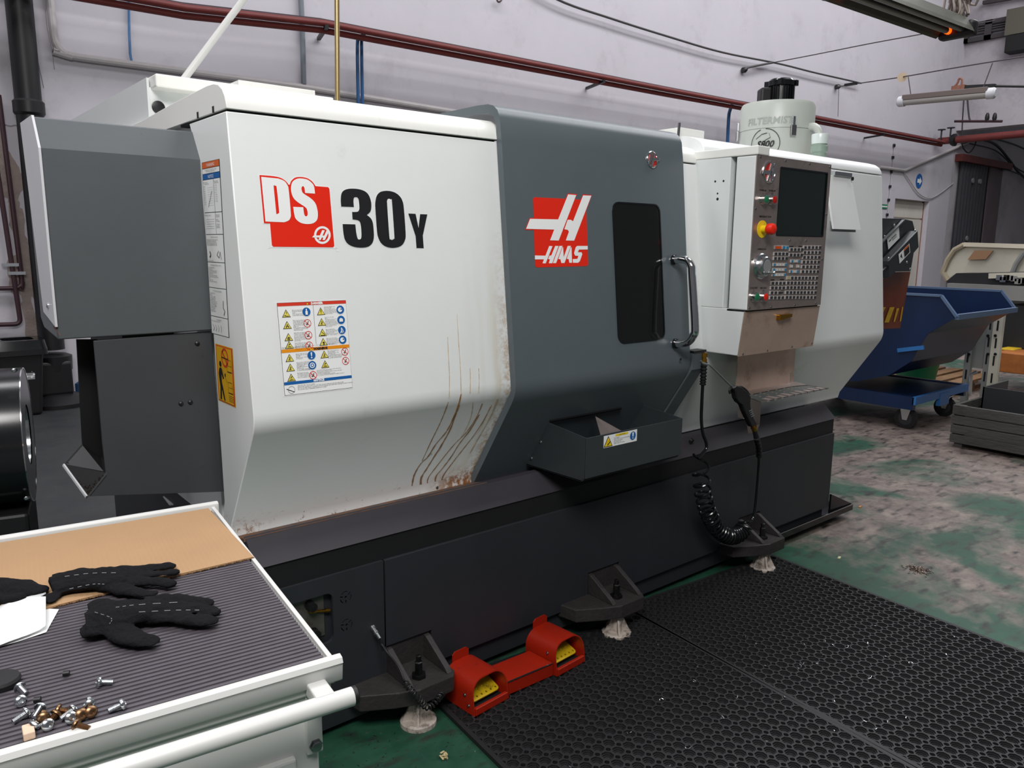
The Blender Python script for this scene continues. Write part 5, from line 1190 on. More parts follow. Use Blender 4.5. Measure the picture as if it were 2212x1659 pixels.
# coiled cable up to the socket in the front panel
cp = catmull([g-u0*.03, onY(952,1503,1.99), onY(925,1528,1.97), onY(900,1505,1.97), onY(880,1482,1.98), onY(876,1475,1.98)], 12)
ds = [0]
for p, q in zip(cp, cp[1:]): ds.append(ds[-1]+(q-p).length)
fr = MB().frames(cp); tot = ds[-1]; pts = []; NT = 22
for i in range(NT*10+1):
    s = tot*i/(NT*10); k = 0
    while k < len(ds)-2 and ds[k+1] < s: k += 1
    t = (s-ds[k])/(ds[k+1]-ds[k]+1e-9); p = cp[k].lerp(cp[k+1], t); a_, b_ = fr[k]; an = 2*math.pi*i/10; pts.append(p+a_*(.0095*math.cos(an))+b_*(.0095*math.sin(an)))
MB().tube(pts, .0026, 6).build('coiled_cable', M['black'], PED)
so = onY(806,1357,2.163)
e2 = so+Vector((0,-.045,-.02))
MB().tube(catmull([pts[-1], onY(872,1468,1.98), onY(860,1440,2.02), onY(838,1412,2.08), onY(824,1392,2.11), e2+Vector((.004,-.012,-.04)), e2],6), .0035, 8).build('cable', M['black'], PED)
MB().lathe(so+Vector((0,0,0)), (0.0,-.9,-.42), [(-.004,.012),(.004,.012),(.004,.009),(.018,.009),(.018,.011),(.026,.011),(.026,.008),(.05,.007)], 12).build('plug', M['zinc'], PED)
# ------------------------------------------------------------------ swarf scattered on the floor and mats
mb = MB(); random.seed(3)
for i in range(420):
    x, y = random.uniform(.95,3.4), random.uniform(1.0,2.15)
    if random.random() < .4: x, y = random.gauss(1.3,.2), random.gauss(2.0,.1)
    if abs(x-1.29) < .08 and abs(y-2.045) < .08: continue
    z = .0175 if (1.4 < x < 3.4 and y < 2.03) else .002
    L = random.uniform(.002,.006); t = random.uniform(0,6.3)
    mb.obox((x,y,z),(L*math.cos(t),L*math.sin(t),random.uniform(-.001,.001)),(-.0007*math.sin(t),.0007*math.cos(t),0),(0,0,.0007))
for i in range(24):
    x, y = random.uniform(1.5,3.2), random.uniform(1.1,2.0); a = random.uniform(0,6.3); P_ = []
    for k in range(10): P_.append((x+.012*math.cos(a+k*.5)+k*.002*math.cos(a), y+.012*math.sin(a+k*.5)+k*.002*math.sin(a), .019+.002*math.sin(k)))
    mb.tube(P_, .0007, 4)
o = mb.build('metal_swarf', M['zinc'], None, smooth=0); tag(o, 'tiny bright metal chips scattered over mats and floor', 'metal chips', kind='stuff')
mb = MB(); c = onZ(1985,1232,0)
for i in range(260):
    r, t = abs(random.gauss(0,.03)), random.uniform(0,6.3); a = random.uniform(0,6.3)
    mb.obox((c.x+r*math.cos(t), c.y+r*math.sin(t), .002+max(0,.010-.15*r)*random.random()),(.004*math.cos(a),.004*math.sin(a),.001),(.0,.0015,0),(0,0,.0012))
o = mb.build('swarf_pile', mat('swarf_pile','7A6A60',.4,metal=.6,var=.5,vscale=120), None, smooth=0); tag(o, 'small heap of swept metal chips on the green floor', 'metal chips', kind='stuff')
for px, py, nm, lb, ct, col, sx in ((1858,1095,'wood_chip','small splinter of wood on the green floor','wood chip','B9824A',.016),(1813,1205,'paper_scrap','tiny pale scrap lying near the mat edge','scrap','C9C8A0',.012)):
    c = onZ(px, py, .002); o = MB().obox((c.x,c.y,.003),(sx,.003,0),(-.002,.006,0),(0,0,.003)).build(nm, mat(nm,col,.7,var=.2,vscale=60), None, smooth=0, bevel=.001); tag(o, lb, ct)
c = onZ(958,1636,.002)
mb = MB()
for i in range(7):
    a = random.uniform(0,6.3); mb.obox((c.x+random.uniform(-.008,.008), c.y+random.uniform(-.008,.008), .004+.002*i),(.010*math.cos(a),.010*math.sin(a),.002),(-.003*math.sin(a),.003*math.cos(a),0),(0,0,.0007))
o = mb.build('crumpled_shaving', mat('shaving','C2B084',.6,var=.2,vscale=60), None, smooth=0); tag(o, 'crumpled tan shaving on the green floor beside the mat', 'shaving')
# ------------------------------------------------------------------ white tool cart in the foreground
ZC = .95
FRc = onZ(714,1427,ZC); BRc = onZ(457,1096,ZC)
e2 = (BRc-FRc); DEP = e2.length; e2.normalize(); e1 = Vector((-e2.y, e2.x, 0))      # e1 points left
WID = .62
CART = empty('tool_cart', (FRc.x, FRc.y, 0), 'white metal tool cart with ribbed black top mat and tubular push handle', 'tool cart')
Z3 = Vector((0,0,1))
def C(s, t, z): return FRc + e1*s + e2*t + Z3*(z-ZC)     # s left, t back
dm('cart_white', 'CFCFCC', .38, var=.02, vscale=4, dirt='C9C5BA', dscale=9, dlo=.68, dhi=.85)
def slab(mb, s0, s1, t0, t1, z0, z1): return mb.add([C(s,t,z) for z in (z0,z1) for t in (t0,t1) for s in (s0,s1)], [(0,1,3,2),(4,6,7,5),(0,4,5,1),(2,3,7,6),(0,2,6,4),(1,5,7,3)])
slab(MB(), .02, WID, .012, DEP-.02, .12, .90).build('cabinet_body', M['cart_white'], CART, smooth=0, bevel=.004)
slab(MB(), .0, WID, .0, DEP, .90, ZC-.006).build('top_tray', M['cart_white'], CART, smooth=0, bevel=.003)
# rolled lips front and back, thin bright side edge
def lip(t, name, sgn, hgt, drop):
    prof = [(t, ZC-drop), (t-sgn*.004, ZC-drop+.004), (t-sgn*.008, ZC), (t-sgn*.010, ZC+hgt-.010), (t-sgn*.006, ZC+hgt-.002), (t+sgn*.004, ZC+hgt), (t+sgn*.012, ZC+hgt-.004), (t+sgn*.014, ZC+hgt-.012), (t+sgn*.014, ZC-drop)]
    mb = MB(); n = len(prof)
    mb.add([C(-.016,a,b) for a,b in prof]+[C(WID,a,b) for a,b in prof], [(i,(i+1)%n,n+(i+1)%n,n+i) for i in range(n)]+[tuple(range(n)),tuple(n+i for i in reversed(range(n)))])
    return mb.build(name, M['cart_white'], CART, smooth=50, bevel=.002)
lip(-.004, 'front_lip', 1, .008, .036); lip(DEP+.004, 'rear_lip', -1, .014, .03)
slab(MB(), -.006, .002, 0, DEP, ZC-.04, ZC+.0035).build('side_edge', M['cart_white'], CART, smooth=0, bevel=.001)
# ribbed mat: ridges parallel to the front edge
pit = .0118; nr = int((DEP-.03)/pit); mb = MB(); vs = []
pr_ = []
for i in range(nr):
    t = .014+i*pit; pr_ += [(t, ZC-.004), (t+.0012, ZC+.0012), (t+pit*.42, ZC+.002), (t+pit*.72, ZC+.0012), (t+pit*.80, ZC-.004)]
n = len(pr_); mb.add([C(.006,a,b) for a,b in pr_]+[C(WID-.01,a,b) for a,b in pr_], [(i,i+1,n+i+1,n+i) for i in range(n-1)])
dm('ribmat', '4A454B', .5, var=.14, vscale=25, dirt='6B666C', dscale=60, dlo=.66, dhi=.72)
mb.build('ribbed_mat', M['ribmat'], CART, smooth=0, fix=False)
# push handle: tube on two brackets
TH = -.052
p_ = onP(764,1503, C(0,TH,0), e2); hz = p_.z; sE = (p_-FRc).dot(e1)
a, b = C(sE,TH,hz), C(WID,TH,hz)
HB = MB().tube([a, b], .0145, 20).build('push_handle', M['cart_white'], CART, smooth=50)
MB().lathe(a, -e1, [(-.002,.0148),(.004,.0148),(.006,.012)], 20).build('end_cap', M['black'], HB)
for s in (.012,):
    br = MB(); slab(br, s, s+.03, TH, .012, hz-.008, hz+.016); br.build('handle_bracket', M['cart_white'], HB, smooth=0, bevel=.003)
    st = MB(); slab(st, s+.004, s+.03, .003, .013, hz-.115, hz+.0); st.build('handle_strap', M['cart_white'], HB, smooth=0, bevel=.002)
    MB().lathe(C(s+.016,.004,hz-.100), -e2, [(0,.011),(.003,.011),(.003,.0085),(.009,.0085),(.010,.006)], 6).build('bolt', M['bolt'], HB)
slab(MB(), .02, WID, .006, .012, hz-.03, hz+.03).build('recess_band', M['cart_white'], CART, smooth=0)
for k, (z0, z1) in enumerate(((.62,.80),(.40,.61),(.14,.39))):
    slab(MB(), .06, WID-.03, .0, .014, z0, z1).build('drawer', M['cart_white'], CART, smooth=0, bevel=.004)
for s, t in ((.08,.1),(.08,DEP-.1),(WID-.08,.1),(WID-.08,DEP-.1)):
    w = MB(); c = C(s,t,.055); w.lathe(c-e1*.016, e1, [(0,.03),(0,.055),(.032,.055),(.032,.03)], 20); slab(w, s-.024, s+.024, t-.03, t+.03, .105, .122); slab(w, s-.022, s-.018, t-.012, t+.012, .05, .11); slab(w, s+.018, s+.022, t-.012, t+.012, .05, .11); w.build('castor', M['black'], CART)
# ------------------------------------------------------------------ things on the cart
ZM = ZC+.0022
def onC(px, py, h=0.0): return onZ(px, py, ZM+h)
# cardboard
dm('cardboard', 'A5835F', .8, var=.07, vscale=3, dirt='8E6840', dscale=22, dlo=.68, dhi=.75)
def card_mat():
    m_ = M['cardboard']; nt = m_.node_tree; b = nt.nodes['Principled BSDF']; L = nt.links
    g = N(nt,'ShaderNodeNewGeometry'); mp = N(nt,'ShaderNodeMapping'); mp.inputs['Rotation'].default_value = (0,0,math.atan2(e2.x,e2.y)); L.new(g.outputs['Position'], mp.inputs[0])
    w = N(nt,'ShaderNodeTexWave'); w.wave_type = 'BANDS'; w.bands_direction = 'X'; w.inputs['Scale'].default_value = 34; w.inputs['Distortion'].default_value = .3; L.new(mp.outputs[0], w.inputs['Vector'])
    bp = N(nt,'ShaderNodeBump'); bp.inputs['Strength'].default_value = .18; bp.inputs['Distance'].default_value = .004; L.new(w.outputs['Fac'], bp.inputs['Height']); L.new(bp.outputs[0], b.inputs['Normal'])
card_mat()
cc = [onC(452,1092,.004), onC(548,1203,.004), onC(384,1241,.004), onC(108,1311,.004), onC(-120,1370,.004), onC(-160,1208,.004)]
cc[0] = C(.012, DEP-.022, ZM+.004); cc[5] = C(.52, DEP-.022, ZM+.004)
cd_ = MB(); cd_.ext([(p.x,p.y,ZM+.0005) for p in cc], (0,0,.004)); cdo = cd_.build('cardboard_sheet', [M['cardboard']], None, smooth=0); tag(cdo, 'brown corrugated cardboard sheet lying on the tool cart', 'cardboard')
fl_ = MB(); A0, A1 = Vector((cc[1].x,cc[1].y,ZM+.0005)), Vector((cc[3].x,cc[3].y,ZM+.0005)); Lc = (A1-A0).length; dc = (A1-A0).normalized(); nc = Vector((dc.y,-dc.x,0)); nc = nc if nc.dot(e2) < 0 else -nc
kN = int(Lc/.004); vsz = []
for i in range(kN):
    p = A0+dc*(i*.004); fl_.obox(p+nc*.0004+Z3*(.002+.0012*math.sin(i*1.57)), dc*.0012, nc*.0006, Z3*.0006)
fl_.build('flute_edge', mat('card_dark','7A5630',.9), cdo, smooth=0)
# papers
def sheet(name, pts, label, m_, lift, curl=()):
    P_ = [onC(x, y, lift) + Z3*(curl[i] if i < len(curl) else 0) for i, (x, y) in enumerate(pts)]
    mb = MB(); mb.ext(P_, (0,0,-.0006)); o = mb.build(name, m_, None, smooth=0); tag(o, label, 'paper'); return o
sheet('paper_sheet', [(-60,1345),(0,1305),(60,1312),(127,1316),(100,1365),(40,1385),(-50,1410)], 'white paper sheet under the torn paper on the cart', M['pwhite'], .0012)
mb = MB(); gx = 10; gy = 6
top_ = [(-60,1330),(-30,1322),(0,1310),(14,1292),(45,1284),(99,1279)]; bot_ = [(-60,1425),(-20,1402),(20,1386),(60,1372),(85,1362),(99,1352)]
vsx = []
for j in range(gy+1):
    for i in range(6):
        a, b = top_[i], bot_[i]; t = j/gy; v = onC(a[0]+(b[0]-a[0])*t, a[1]+(b[1]-a[1])*t, .006+.012*math.sin(t*math.pi)*(.4+.6*i/5)+.004*(i == 5)); vsx.append(v)
mb.add(vsx, [(j*6+i, j*6+i+1, (j+1)*6+i+1, (j+1)*6+i) for j in range(gy) for i in range(5)])
tp = mb.build('torn_paper', M['pwhite'], None, smooth=60, fix=False); tag(tp, 'curled torn white paper lying on the cart beside the gloves', 'paper')
so_ = tp.modifiers.new('thick','SOLIDIFY'); so_.thickness = .0005
pr = Print(onC(0,1392,.0), (1,0,0), (0,1,0)); 
# gloves: skinned strands fused by remeshing
dm('glove', '0C0C0F', .9, var=.25, vscale=40, bump=.35, bscale=160, spec=.2)
def glove(name, label, strands, stitches, base):
    mb = MB()
    for pts, rad in strands:
        P_ = catmull([onC(x, y, z) for x, y, z in pts], 5); nR = len(P_)
        R_ = []
        for i in range(nR):
            t = i/(nR-1)*(len(rad)-1); k = min(int(t), len(rad)-2); R_.append(rad[k]+(rad[k+1]-rad[k])*(t-k))
        fr = mb.frames(P_); vs_ = []; n = 12
        # flattened elliptical cross-section
        for p, (a, b), r in zip(P_, fr, R_):
            for q in range(n):
                t = 2*math.pi*q/n; d = a*(r*math.cos(t)) + b*(r*math.sin(t)); d.z *= .36; vs_.append(p+d)
        fs = [(i*n+q, i*n+(q+1)%n, (i+1)*n+(q+1)%n, (i+1)*n+q) for i in range(nR-1) for q in range(n)] + [tuple(range(n-1,-1,-1)), tuple((nR-1)*n+q for q in range(n))]
        mb.add(vs_, fs)
        for e_, r in ((P_[-1], R_[-1]),): mb.sphere(e_, r*.98, 10, (1,1,.36))
    o = mb.build(name, M['glove'], None, smooth=60); tag(o, label, 'glove')
    rm_ = o.modifiers.new('fuse','REMESH'); rm_.mode = 'VOXEL'; rm_.voxel_size = .0022; rm_.use_smooth_shade = True
    s_ = o.modifiers.new('soft','SMOOTH'); s_.iterations = 4; s_.factor = .5
    tx = bpy.data.textures.new('wrinkle','CLOUDS'); tx.noise_scale = .035
    d_ = o.modifiers.new('wrinkle','DISPLACE'); d_.texture = tx; d_.strength = .011; d_.mid_level = .5; d_.texture_coords = 'GLOBAL'
    for st in stitches:
        P_ = catmull([onC(x, y, z) for x, y, z in st], 6); sb = MB()
        for i in range(0, len(P_)-1, 2): sb.tube([P_[i], P_[i+1]], .0005, 4)
        sb.build('stitching', M['pgrey'], o, smooth=0)
    return o
H_ = .010
glove('work_glove', 'black fabric work glove lying wholly on the cardboard edge', [
    ([(112,1268,.014),(150,1258,.016),(200,1252,.017),(250,1250,.016)], [0.0400,0.0414,0.0414,0.0345]),
    ([(112,1250,.013),(170,1240,.014),(240,1240,.014)], [0.0166,0.0193,0.0221]),
    ([(230,1238,.014),(290,1232,.014),(340,1226,.013),(368,1223,.012)], [0.0221,0.0152,0.0138,0.0124]),
    ([(230,1246,.014),(300,1242,.014),(350,1238,.013),(374,1236,.012)], [0.0221,0.0152,0.0138,0.0124]),
    ([(230,1256,.014),(300,1256,.013),(345,1258,.012),(366,1262,.011)], [0.0221,0.0152,0.0138,0.0124]),
    ([(220,1262,.012),(270,1274,.011),(305,1280,.011),(328,1282,.010)], [0.0221,0.0179,0.0152,0.0138]),
    ([(110,1285,.012),(112,1296,.011)], [0.0193,0.0124])],
    [[(140,1245,.036),(200,1238,.034),(260,1237,.030)],[(150,1272,.034),(200,1262,.034),(230,1262,.03)]], None)
glove('work_glove', 'black fabric work glove with open cuff lying across the ribbed mat', [
    ([(190,1345,.016),(225,1335,.019),(270,1325,.020),(320,1318,.018)], [0.0414,0.0469,0.0442,0.0359]),
    ([(205,1300,.016),(225,1312,.02),(260,1318,.018)], [0.0166,0.0248,0.0276]),
    ([(175,1368,.012),(200,1360,.014),(230,1350,.016)], [0.0166,0.0276,0.0331]),
    ([(310,1302,.016),(365,1294,.016),(415,1296,.014),(448,1303,.012)], [0.0235,0.0166,0.0152,0.0124]),
    ([(310,1314,.016),(370,1310,.015),(425,1314,.014),(460,1322,.012)], [0.0235,0.0179,0.0166,0.0138]),
    ([(310,1328,.014),(370,1332,.014),(420,1338,.013),(452,1343,.011)], [0.0248,0.0193,0.0193,0.0166]),
    ([(235,1350,.014),(265,1368,.013),(295,1380,.012),(325,1387,.011)], [0.0276,0.0235,0.0207,0.0166])],
    [[(205,1322,.038),(240,1335,.045),(235,1350,.04)],[(250,1312,.046),(300,1306,.042),(400,1300,.032)],[(300,1322,.044),(380,1318,.036),(440,1318,.03)]], None)
glove('work_glove', 'black fabric work glove cut off by the torn paper on the cardboard', [
    ([(-40,1275,.014),(0,1272,.014),(45,1272,.014),(80,1276,.012)], [0.0414,0.0359,0.0304,0.0193]),
    ([(-40,1290,.012),(0,1288,.012),(30,1290,.012)], [0.0276,0.0248,0.0193])], [], None)
# screws
def bscrew_meshes():
    h = MB().lathe((0,0,0),(0,0,1),[(-.0006,.0056),(0,.0058),(.0012,.0056),(.0024,.0044),(.003,.0026),(.003,.0018),(.0018,.0016),(.0018,0)],18)
    s = MB(); pr_ = []
    for i in range(13): pr_ += [(-.0008-i*.00095, .0030),(-.0013-i*.00095,.0026)]
    s.lathe((0,0,0),(0,0,1),pr_,12); return h, s
h_, s_ = bscrew_meshes()
for q_ in (h_, s_): q_.v = [tuple(c*1.45 for c in p) for p in q_.v]
MS = {k: (h_.mesh('screw_head_'+k, M[m1]), s_.mesh('screw_shank_'+k, M[m1], smooth=0)) for k, m1 in (('zinc','zinc'),('brown','zinc_brown'))}
def screw(k, lab, hx, hy, tx=None, ty=None):
    c8 = lambda x, y, h: onC(x/6.94, 1420+y/6.94, h)
    if tx is None:
        c = c8(hx, hy, .0075); ax = Vector((-.15,.9,-.35)).normalized()          # head towards the viewer
    else:
        c = c8(hx, hy, .0078); t = c8(tx, ty, .0045); ax = (t-c).normalized()
    root = bpy.data.objects.new('screw', None); COL.objects.link(root); root.empty_display_size = .01
    root.location = c; root.rotation_euler = (-ax).to_track_quat('Z','Y').to_euler()
    lab = lab or {'zinc':'bright zinc button-head screw in the heap of brown screws on the cart','brown':'brown stained button-head screw in the heap of screws on the cart'}[k]
    tag(root, lab, 'screw', {'zinc':'zinc screws on the cart','brown':'brown screws on the cart'}[k])
    for nm, me in zip(('head','shank'), MS[k]):
        o = bpy.data.objects.new(nm, me); COL.objects.link(o); o.parent = root
for k, lab, a in (('zinc','bright zinc screw lying beside the round black rubber plug',(300,450,380,535)),('zinc','bright zinc screw turned head-on between plug and black set screw',(310,655)),
             ('zinc','bright zinc screw lying by itself well behind the heap of screws',(1490,370,1635,372)),('zinc','bright zinc screw standing upside down on its head behind brown screws',(1345,712,1335,580)),
             ('zinc','bright zinc screw lying by itself, its round head turned to the handle',(1832,702,1708,762)),('zinc','bright zinc screw with bare threads beside the wooden block',(395,832,240,938)),('zinc',None,(605,757,520,892)),('zinc',None,(1095,785,960,885)),('zinc',None,(1065,905)),('zinc',None,(715,1012)),
             ('zinc','bright zinc screw touching the end of the pale wooden block',(515,1010,470,1060)),
             ('brown','rust-brown screw standing upside down on its head in the heap',(652,912,655,800)),('brown',None,(838,852,775,925)),('brown',None,(880,790,1022,812)),('brown',None,(1222,858)),('brown',None,(1368,818)),
             ('brown','brown stained screw lying by itself nearest the cart lip',(1150,1012,1282,1055))): screw(k, lab, *a)
for x, y, lb in ((995,245,'small black socket set screw lying by itself on the ribbed mat'),(562,640,'small black socket set screw close to the bright screw heads')):
    c = onC(x/6.94, 1420+y/6.94, .0045); o = MB().lathe(c-e1*.004, e1+e2*.3, [(0,.0042),(.0085,.0042),(.0085,.0018),(.006,.0018),(.006,0)], 12).build('set_screw', M['black'], None); tag(o, lb, 'set screw', 'set screws on the cart')
c = onC(430/6.94, 1420+1130/6.94, .004); a_ = onC(450/6.94,1420+1230/6.94,.004)-onC(410/6.94,1420+1030/6.94,.004); a_.z = 0; L_ = a_.length/2; a_.normalize(); b_ = Vector((-a_.y,a_.x,0))
o = MB().obox((c.x,c.y,ZM+.0052), a_*(L_*.72), b_*.0068, (0,0,.0055)).build('wooden_block', mat('block_wood','D8B9A0',.7,var=.08,vscale=40), None, smooth=0, bevel=.0015); tag(o, 'small pale wooden block among the screws on the cart', 'block')
c = onC(2,1472,.006); o = MB().lathe((c.x,c.y,ZM),(0,0,1),[(0,.024),(.008,.026),(.012,.024),(.013,0)],28).build('rubber_plug', M['rubber'], None); tag(o, 'round black rubber plug beside the screws on the cart', 'plug')
# ------------------------------------------------------------------ left of the lathe
# black tube of the bar feeder on its stand
DYc = 2.78
ax = Vector((math.cos(math.radians(-11.5)), math.sin(math.radians(-11.5)), 0))
ce = onY(62,938,DYc)
rD = (1090-790)/2/FPX*((ce-CAM).dot(FW))*.96
BF = empty('bar_feeder_tube', (ce.x-.4, ce.y+.1, 0), 'black shiny bar feeder tube on a dark stand beside the lathe', 'bar feeder')
dm('drum_black', '16181A', .22, var=.2, vscale=6, spec=.6, dirt='3B352E', dscale=9, dlo=.66, dhi=.75)
T_ = MB(); T_.lathe(ce, -ax, [(0,rD*.0+.0),(0,rD*.62),(.0,rD*.62),(.03,rD*.60),(.03,0)],48,False); 
MB().lathe(ce, -ax, [(0,rD*.45),(0,rD),(.004,rD*1.005),(1.0,rD*1.005),(1.0,.0)], 56, False).build('tube', M['drum_black'], BF, smooth=30)
MB().lathe(ce+ax*.001, -ax, [(0,rD*.99),(0,rD*1.006),(.003,rD*1.008)], 56, False).build('bright_rim', M['chrome'], BF, smooth=30)
MB().lathe(ce-ax*.004, -ax, [(0,rD*.47),(.05,rD*.44),(.05,0)], 40, False).build('inner_bore', M['zinc'], BF)
for px, py in ((31,800),(58,1076)):
    q = onY(px, py, DYc-rD*.75); MB().sphere(q, .0085, 10, (1,.5,.8)).build('screw', M['zinc'], BF)
c = ce-ax*.45
MB().obox((c.x-.0,c.y,(ce.z-rD)/2+.0), ax*.44, Vector((-ax.y,ax.x,0))*.15, (0,0,(ce.z-rD)/2)).build('stand', M['black'], BF, smooth=0, bevel=.01)
# recycling bin by the rear wall
b0 = onZ(60,899,0)
bx_, by_ = b0.x, b0.y+.15
BIN = empty('waste_bin', (bx_, by_, 0), 'black waste bin with recycling sticker standing by the rear wall', 'waste bin')
def sc(px, py): return onY(px, py, by_-.15)
zt = sc(60,762).z; xl, xr = sc(2,800).x-.05, sc(97,800).x; xbl, xbr = sc(10,890).x, sc(93,890).x; Ym = by_-.15; Yb = by_+.2
bb = MB(); bb.add([(xbl,Ym,0),(xbr,Ym,0),(xbr,Yb,0),(xbl,Yb,0),(xl+.03,Ym-.03,zt),(xr,Ym-.03,zt),(xr,Yb+.03,zt),(xl+.03,Yb+.03,zt)], [(0,1,2,3),(4,5,6,7),(0,1,5,4),(1,2,6,5),(2,3,7,6),(3,0,4,7)]); bb.build('bin_body', M['black'], BIN, smooth=0, bevel=.03, seg=3)
zl = sc(60,742).z; lw = MB()
ro = [(x,y) for x, y in rrect(xl+.0,Ym-.05,xr+.04,Yb+.05,.06)]; ri = [(x,y) for x, y in rrect(xl+.09,Ym+.04,xr-.05,Yb-.04,.06)]
lw.ext([(x,y,zt-.02) for x,y in ro], (0,0,.05)); lo_b = lw.build('lid_skirt', M['black'], BIN, smooth=40)
n = len(ro); mid = [(x*.93+(xl+xr)/2*.07, y*.93+(Ym+Yb)/2*.07) for x, y in ro]
l2 = MB(); l2.add([(x,y,zt+.03) for x,y in ro]+[(x,y,zl+.03) for x,y in mid]+[(x,y,zl+.03) for x,y in ri]+[(x,y,zt+.02) for x,y in ri], [(k*n+i,k*n+(i+1)%n,(k+1)*n+(i+1)%n,(k+1)*n+i) for k in range(3) for i in range(n)]+[tuple(3*n+i for i in range(n))]); l2.build('lid_funnel', M['black_gloss'], BIN, smooth=40)
pr = Print((0,Ym-.02,0),(1,0,0),(0,0,1)); s0, s1 = sc(54,820), sc(73,798); pr.rect(s0.x,s0.z,s1.x,s1.z,M['pgrey'],1); cx, cz = (s0.x+s1.x)/2, s1.z*.6+s0.z*.4
for k in range(3): 
    a = math.radians(90+120*k); pr.stroke([(cx+.035*math.cos(a-.8),cz+.035*math.sin(a-.8)),(cx+.035*math.cos(a),cz+.035*math.sin(a)),(cx+.035*math.cos(a+.5),cz+.035*math.sin(a+.5))], .016, M['pwhite'], 2)
pr.text('PLASTIC', cx, s0.z+.022, .022, M['pwhite'], 2, 'CENTER'); pr.build('sticker', BIN)
# black rain pipe on the rear wall with its lower box
PYv = YW-.15
DP = empty('down_pipe', (onY(60,250,PYv).x, PYv, 0), 'thick black drain pipe running down the rear wall', 'drain pipe')
pa, pb, pc, pd_ = onY(38,-40,PYv), onY(62,245,PYv), onY(106,640,PYv), onY(118,740,PYv)
rp = 26/FPX*((pb-CAM).dot(FW))
xd = (pa.x+pb.x)/2
MB().cyl((xd,PYv,.55),(xd,PYv,6.0),rp,n=24).build('pipe', M['black'], DP)
MB().lathe((xd,PYv,pb.z-.02),(0,0,1),[(0,rp*1.05),(.02,rp*1.18),(.12,rp*1.18),(.14,rp*1.02)],24).build('socket', M['black'], DP)
z7 = onY(120,770,PYv).z; MB().lathe((xd,PYv,z7-.15),(0,0,1),[(0,rp*1.1),(.02,rp*1.45),(.16,rp*1.5),(.18,rp*1.1)],24).build('socket', M['black'], DP)
k0, k1 = onY(100,782,PYv-.12), onY(160,850,PYv-.12)
MB().box(xd-.2, k1.x, PYv-.16, PYv+.1, max(.05,k1.z), k0.z).build('inspection_box', M['black'], DP, smooth=0, bevel=.03, seg=3)
MB().lathe((xd,PYv-.05,0),(0,0,1),[(0,.3),(.04,.3),(.10,.2),(.12,.14)],24).build('foot', M['black'], DP)
q = onZ(152,862,0); bo = MB().lathe((q.x+.1,q.y,0),(0,0,1),[(0,.07),(.16,.07),(.2,.03),(.24,.03),(.24,0)],16).build('blue_bottle', mat('bottle_blue','2C4F78',.3), None); tag(bo, 'blue plastic bottle on the floor by the black drain pipe', 'bottle')
# thin dark heating pipes low on the left of the wall
dm('pipe_dark', '3A2128', .5, var=.15, vscale=10)
def wallpipe(pts, r, m_, name, label, cat, Y=YW-.06, group=None, fil=0):
    P_ = [onY(x, y, Y) for x, y in pts]
    if fil:
        Q = [P_[0]]
        for i in range(1, len(P_)-1):
            a, c, b = P_[i-1], P_[i], P_[i+1]; u = c+(a-c).normalized()*fil; w = c+(b-c).normalized()*fil
            for k in range(6): t = k/5; Q.append(u*(1-t)**2+c*(2*t*(1-t))+w*t*t)
        P_ = Q+[P_[-1]]
    o = MB().tube(P_, r, 10).build(name, m_, None); tag(o, label, cat, group); return o
wallpipe([(-3,205),(48,612),(46,622),(-40,624)], .022, M['pipe_dark'], 'heating_pipe', 'thin dark heating pipe bending left above its lower twin', 'pipe', fil=.06)
hp2 = wallpipe([(-12,330),(45,700),(-60,703)], .022, M['pipe_dark'], 'heating_pipe', 'thin dark heating pipe with the lower bend on the wall', 'pipe', Y=YW-.07, fil=.06)
for px, py in ((27,572),(42,590)):
    q = onY(px, py, YW-.08); MB().bar(q-Vector((.09,0,0)), q+Vector((.05,0,0)), .03, .03).build('pipe_clip', M['zinc'], hp2, smooth=0)
# ------------------------------------------------------------------ services on the rear wall
dm('pipe_red', '6A2420', .55, var=.15, vscale=6); dm('pipe_plum', '2E1C22', .55, var=.15, vscale=6); dm('conduit', 'C0BABA', .5, var=.06, vscale=8); dm('pipe_blue', '24507E', .4); dm('grey_cond', '777D85', .5)
YP = 8.45
RP = empty('pipe_run', (8, YP, 4.1), 'long run of dark red pipes on brackets along the rear wall', 'pipe run')
line = [(250,-28),(400,0),(700,35),(1072,109),(1440,183),(1749,243),(2040,301)]
for dz, dy, m_, r in ((-.035,.10,'pipe_plum',.036),(-.075,.0,'pipe_red',.036),(-.135,.06,'pipe_red',.034)):
    P_ = [onY(x, y, YP)+Vector((0,dy,dz)) for x, y in line]; P_[0] = P_[0]+(P_[0]-P_[1])*3
    MB().tube(P_, r, 14).build('pipe', M[m_], RP)
for px, py in ((708,62),(1302,178),(1905,292)):
    q = onY(px, py, YP); MB().bar((q.x-.05,YP-.08,q.z),(q.x+.1,YW-.015,q.z-.01),.04,.035).build('pipe_bracket', M['black'], RP, smooth=0)
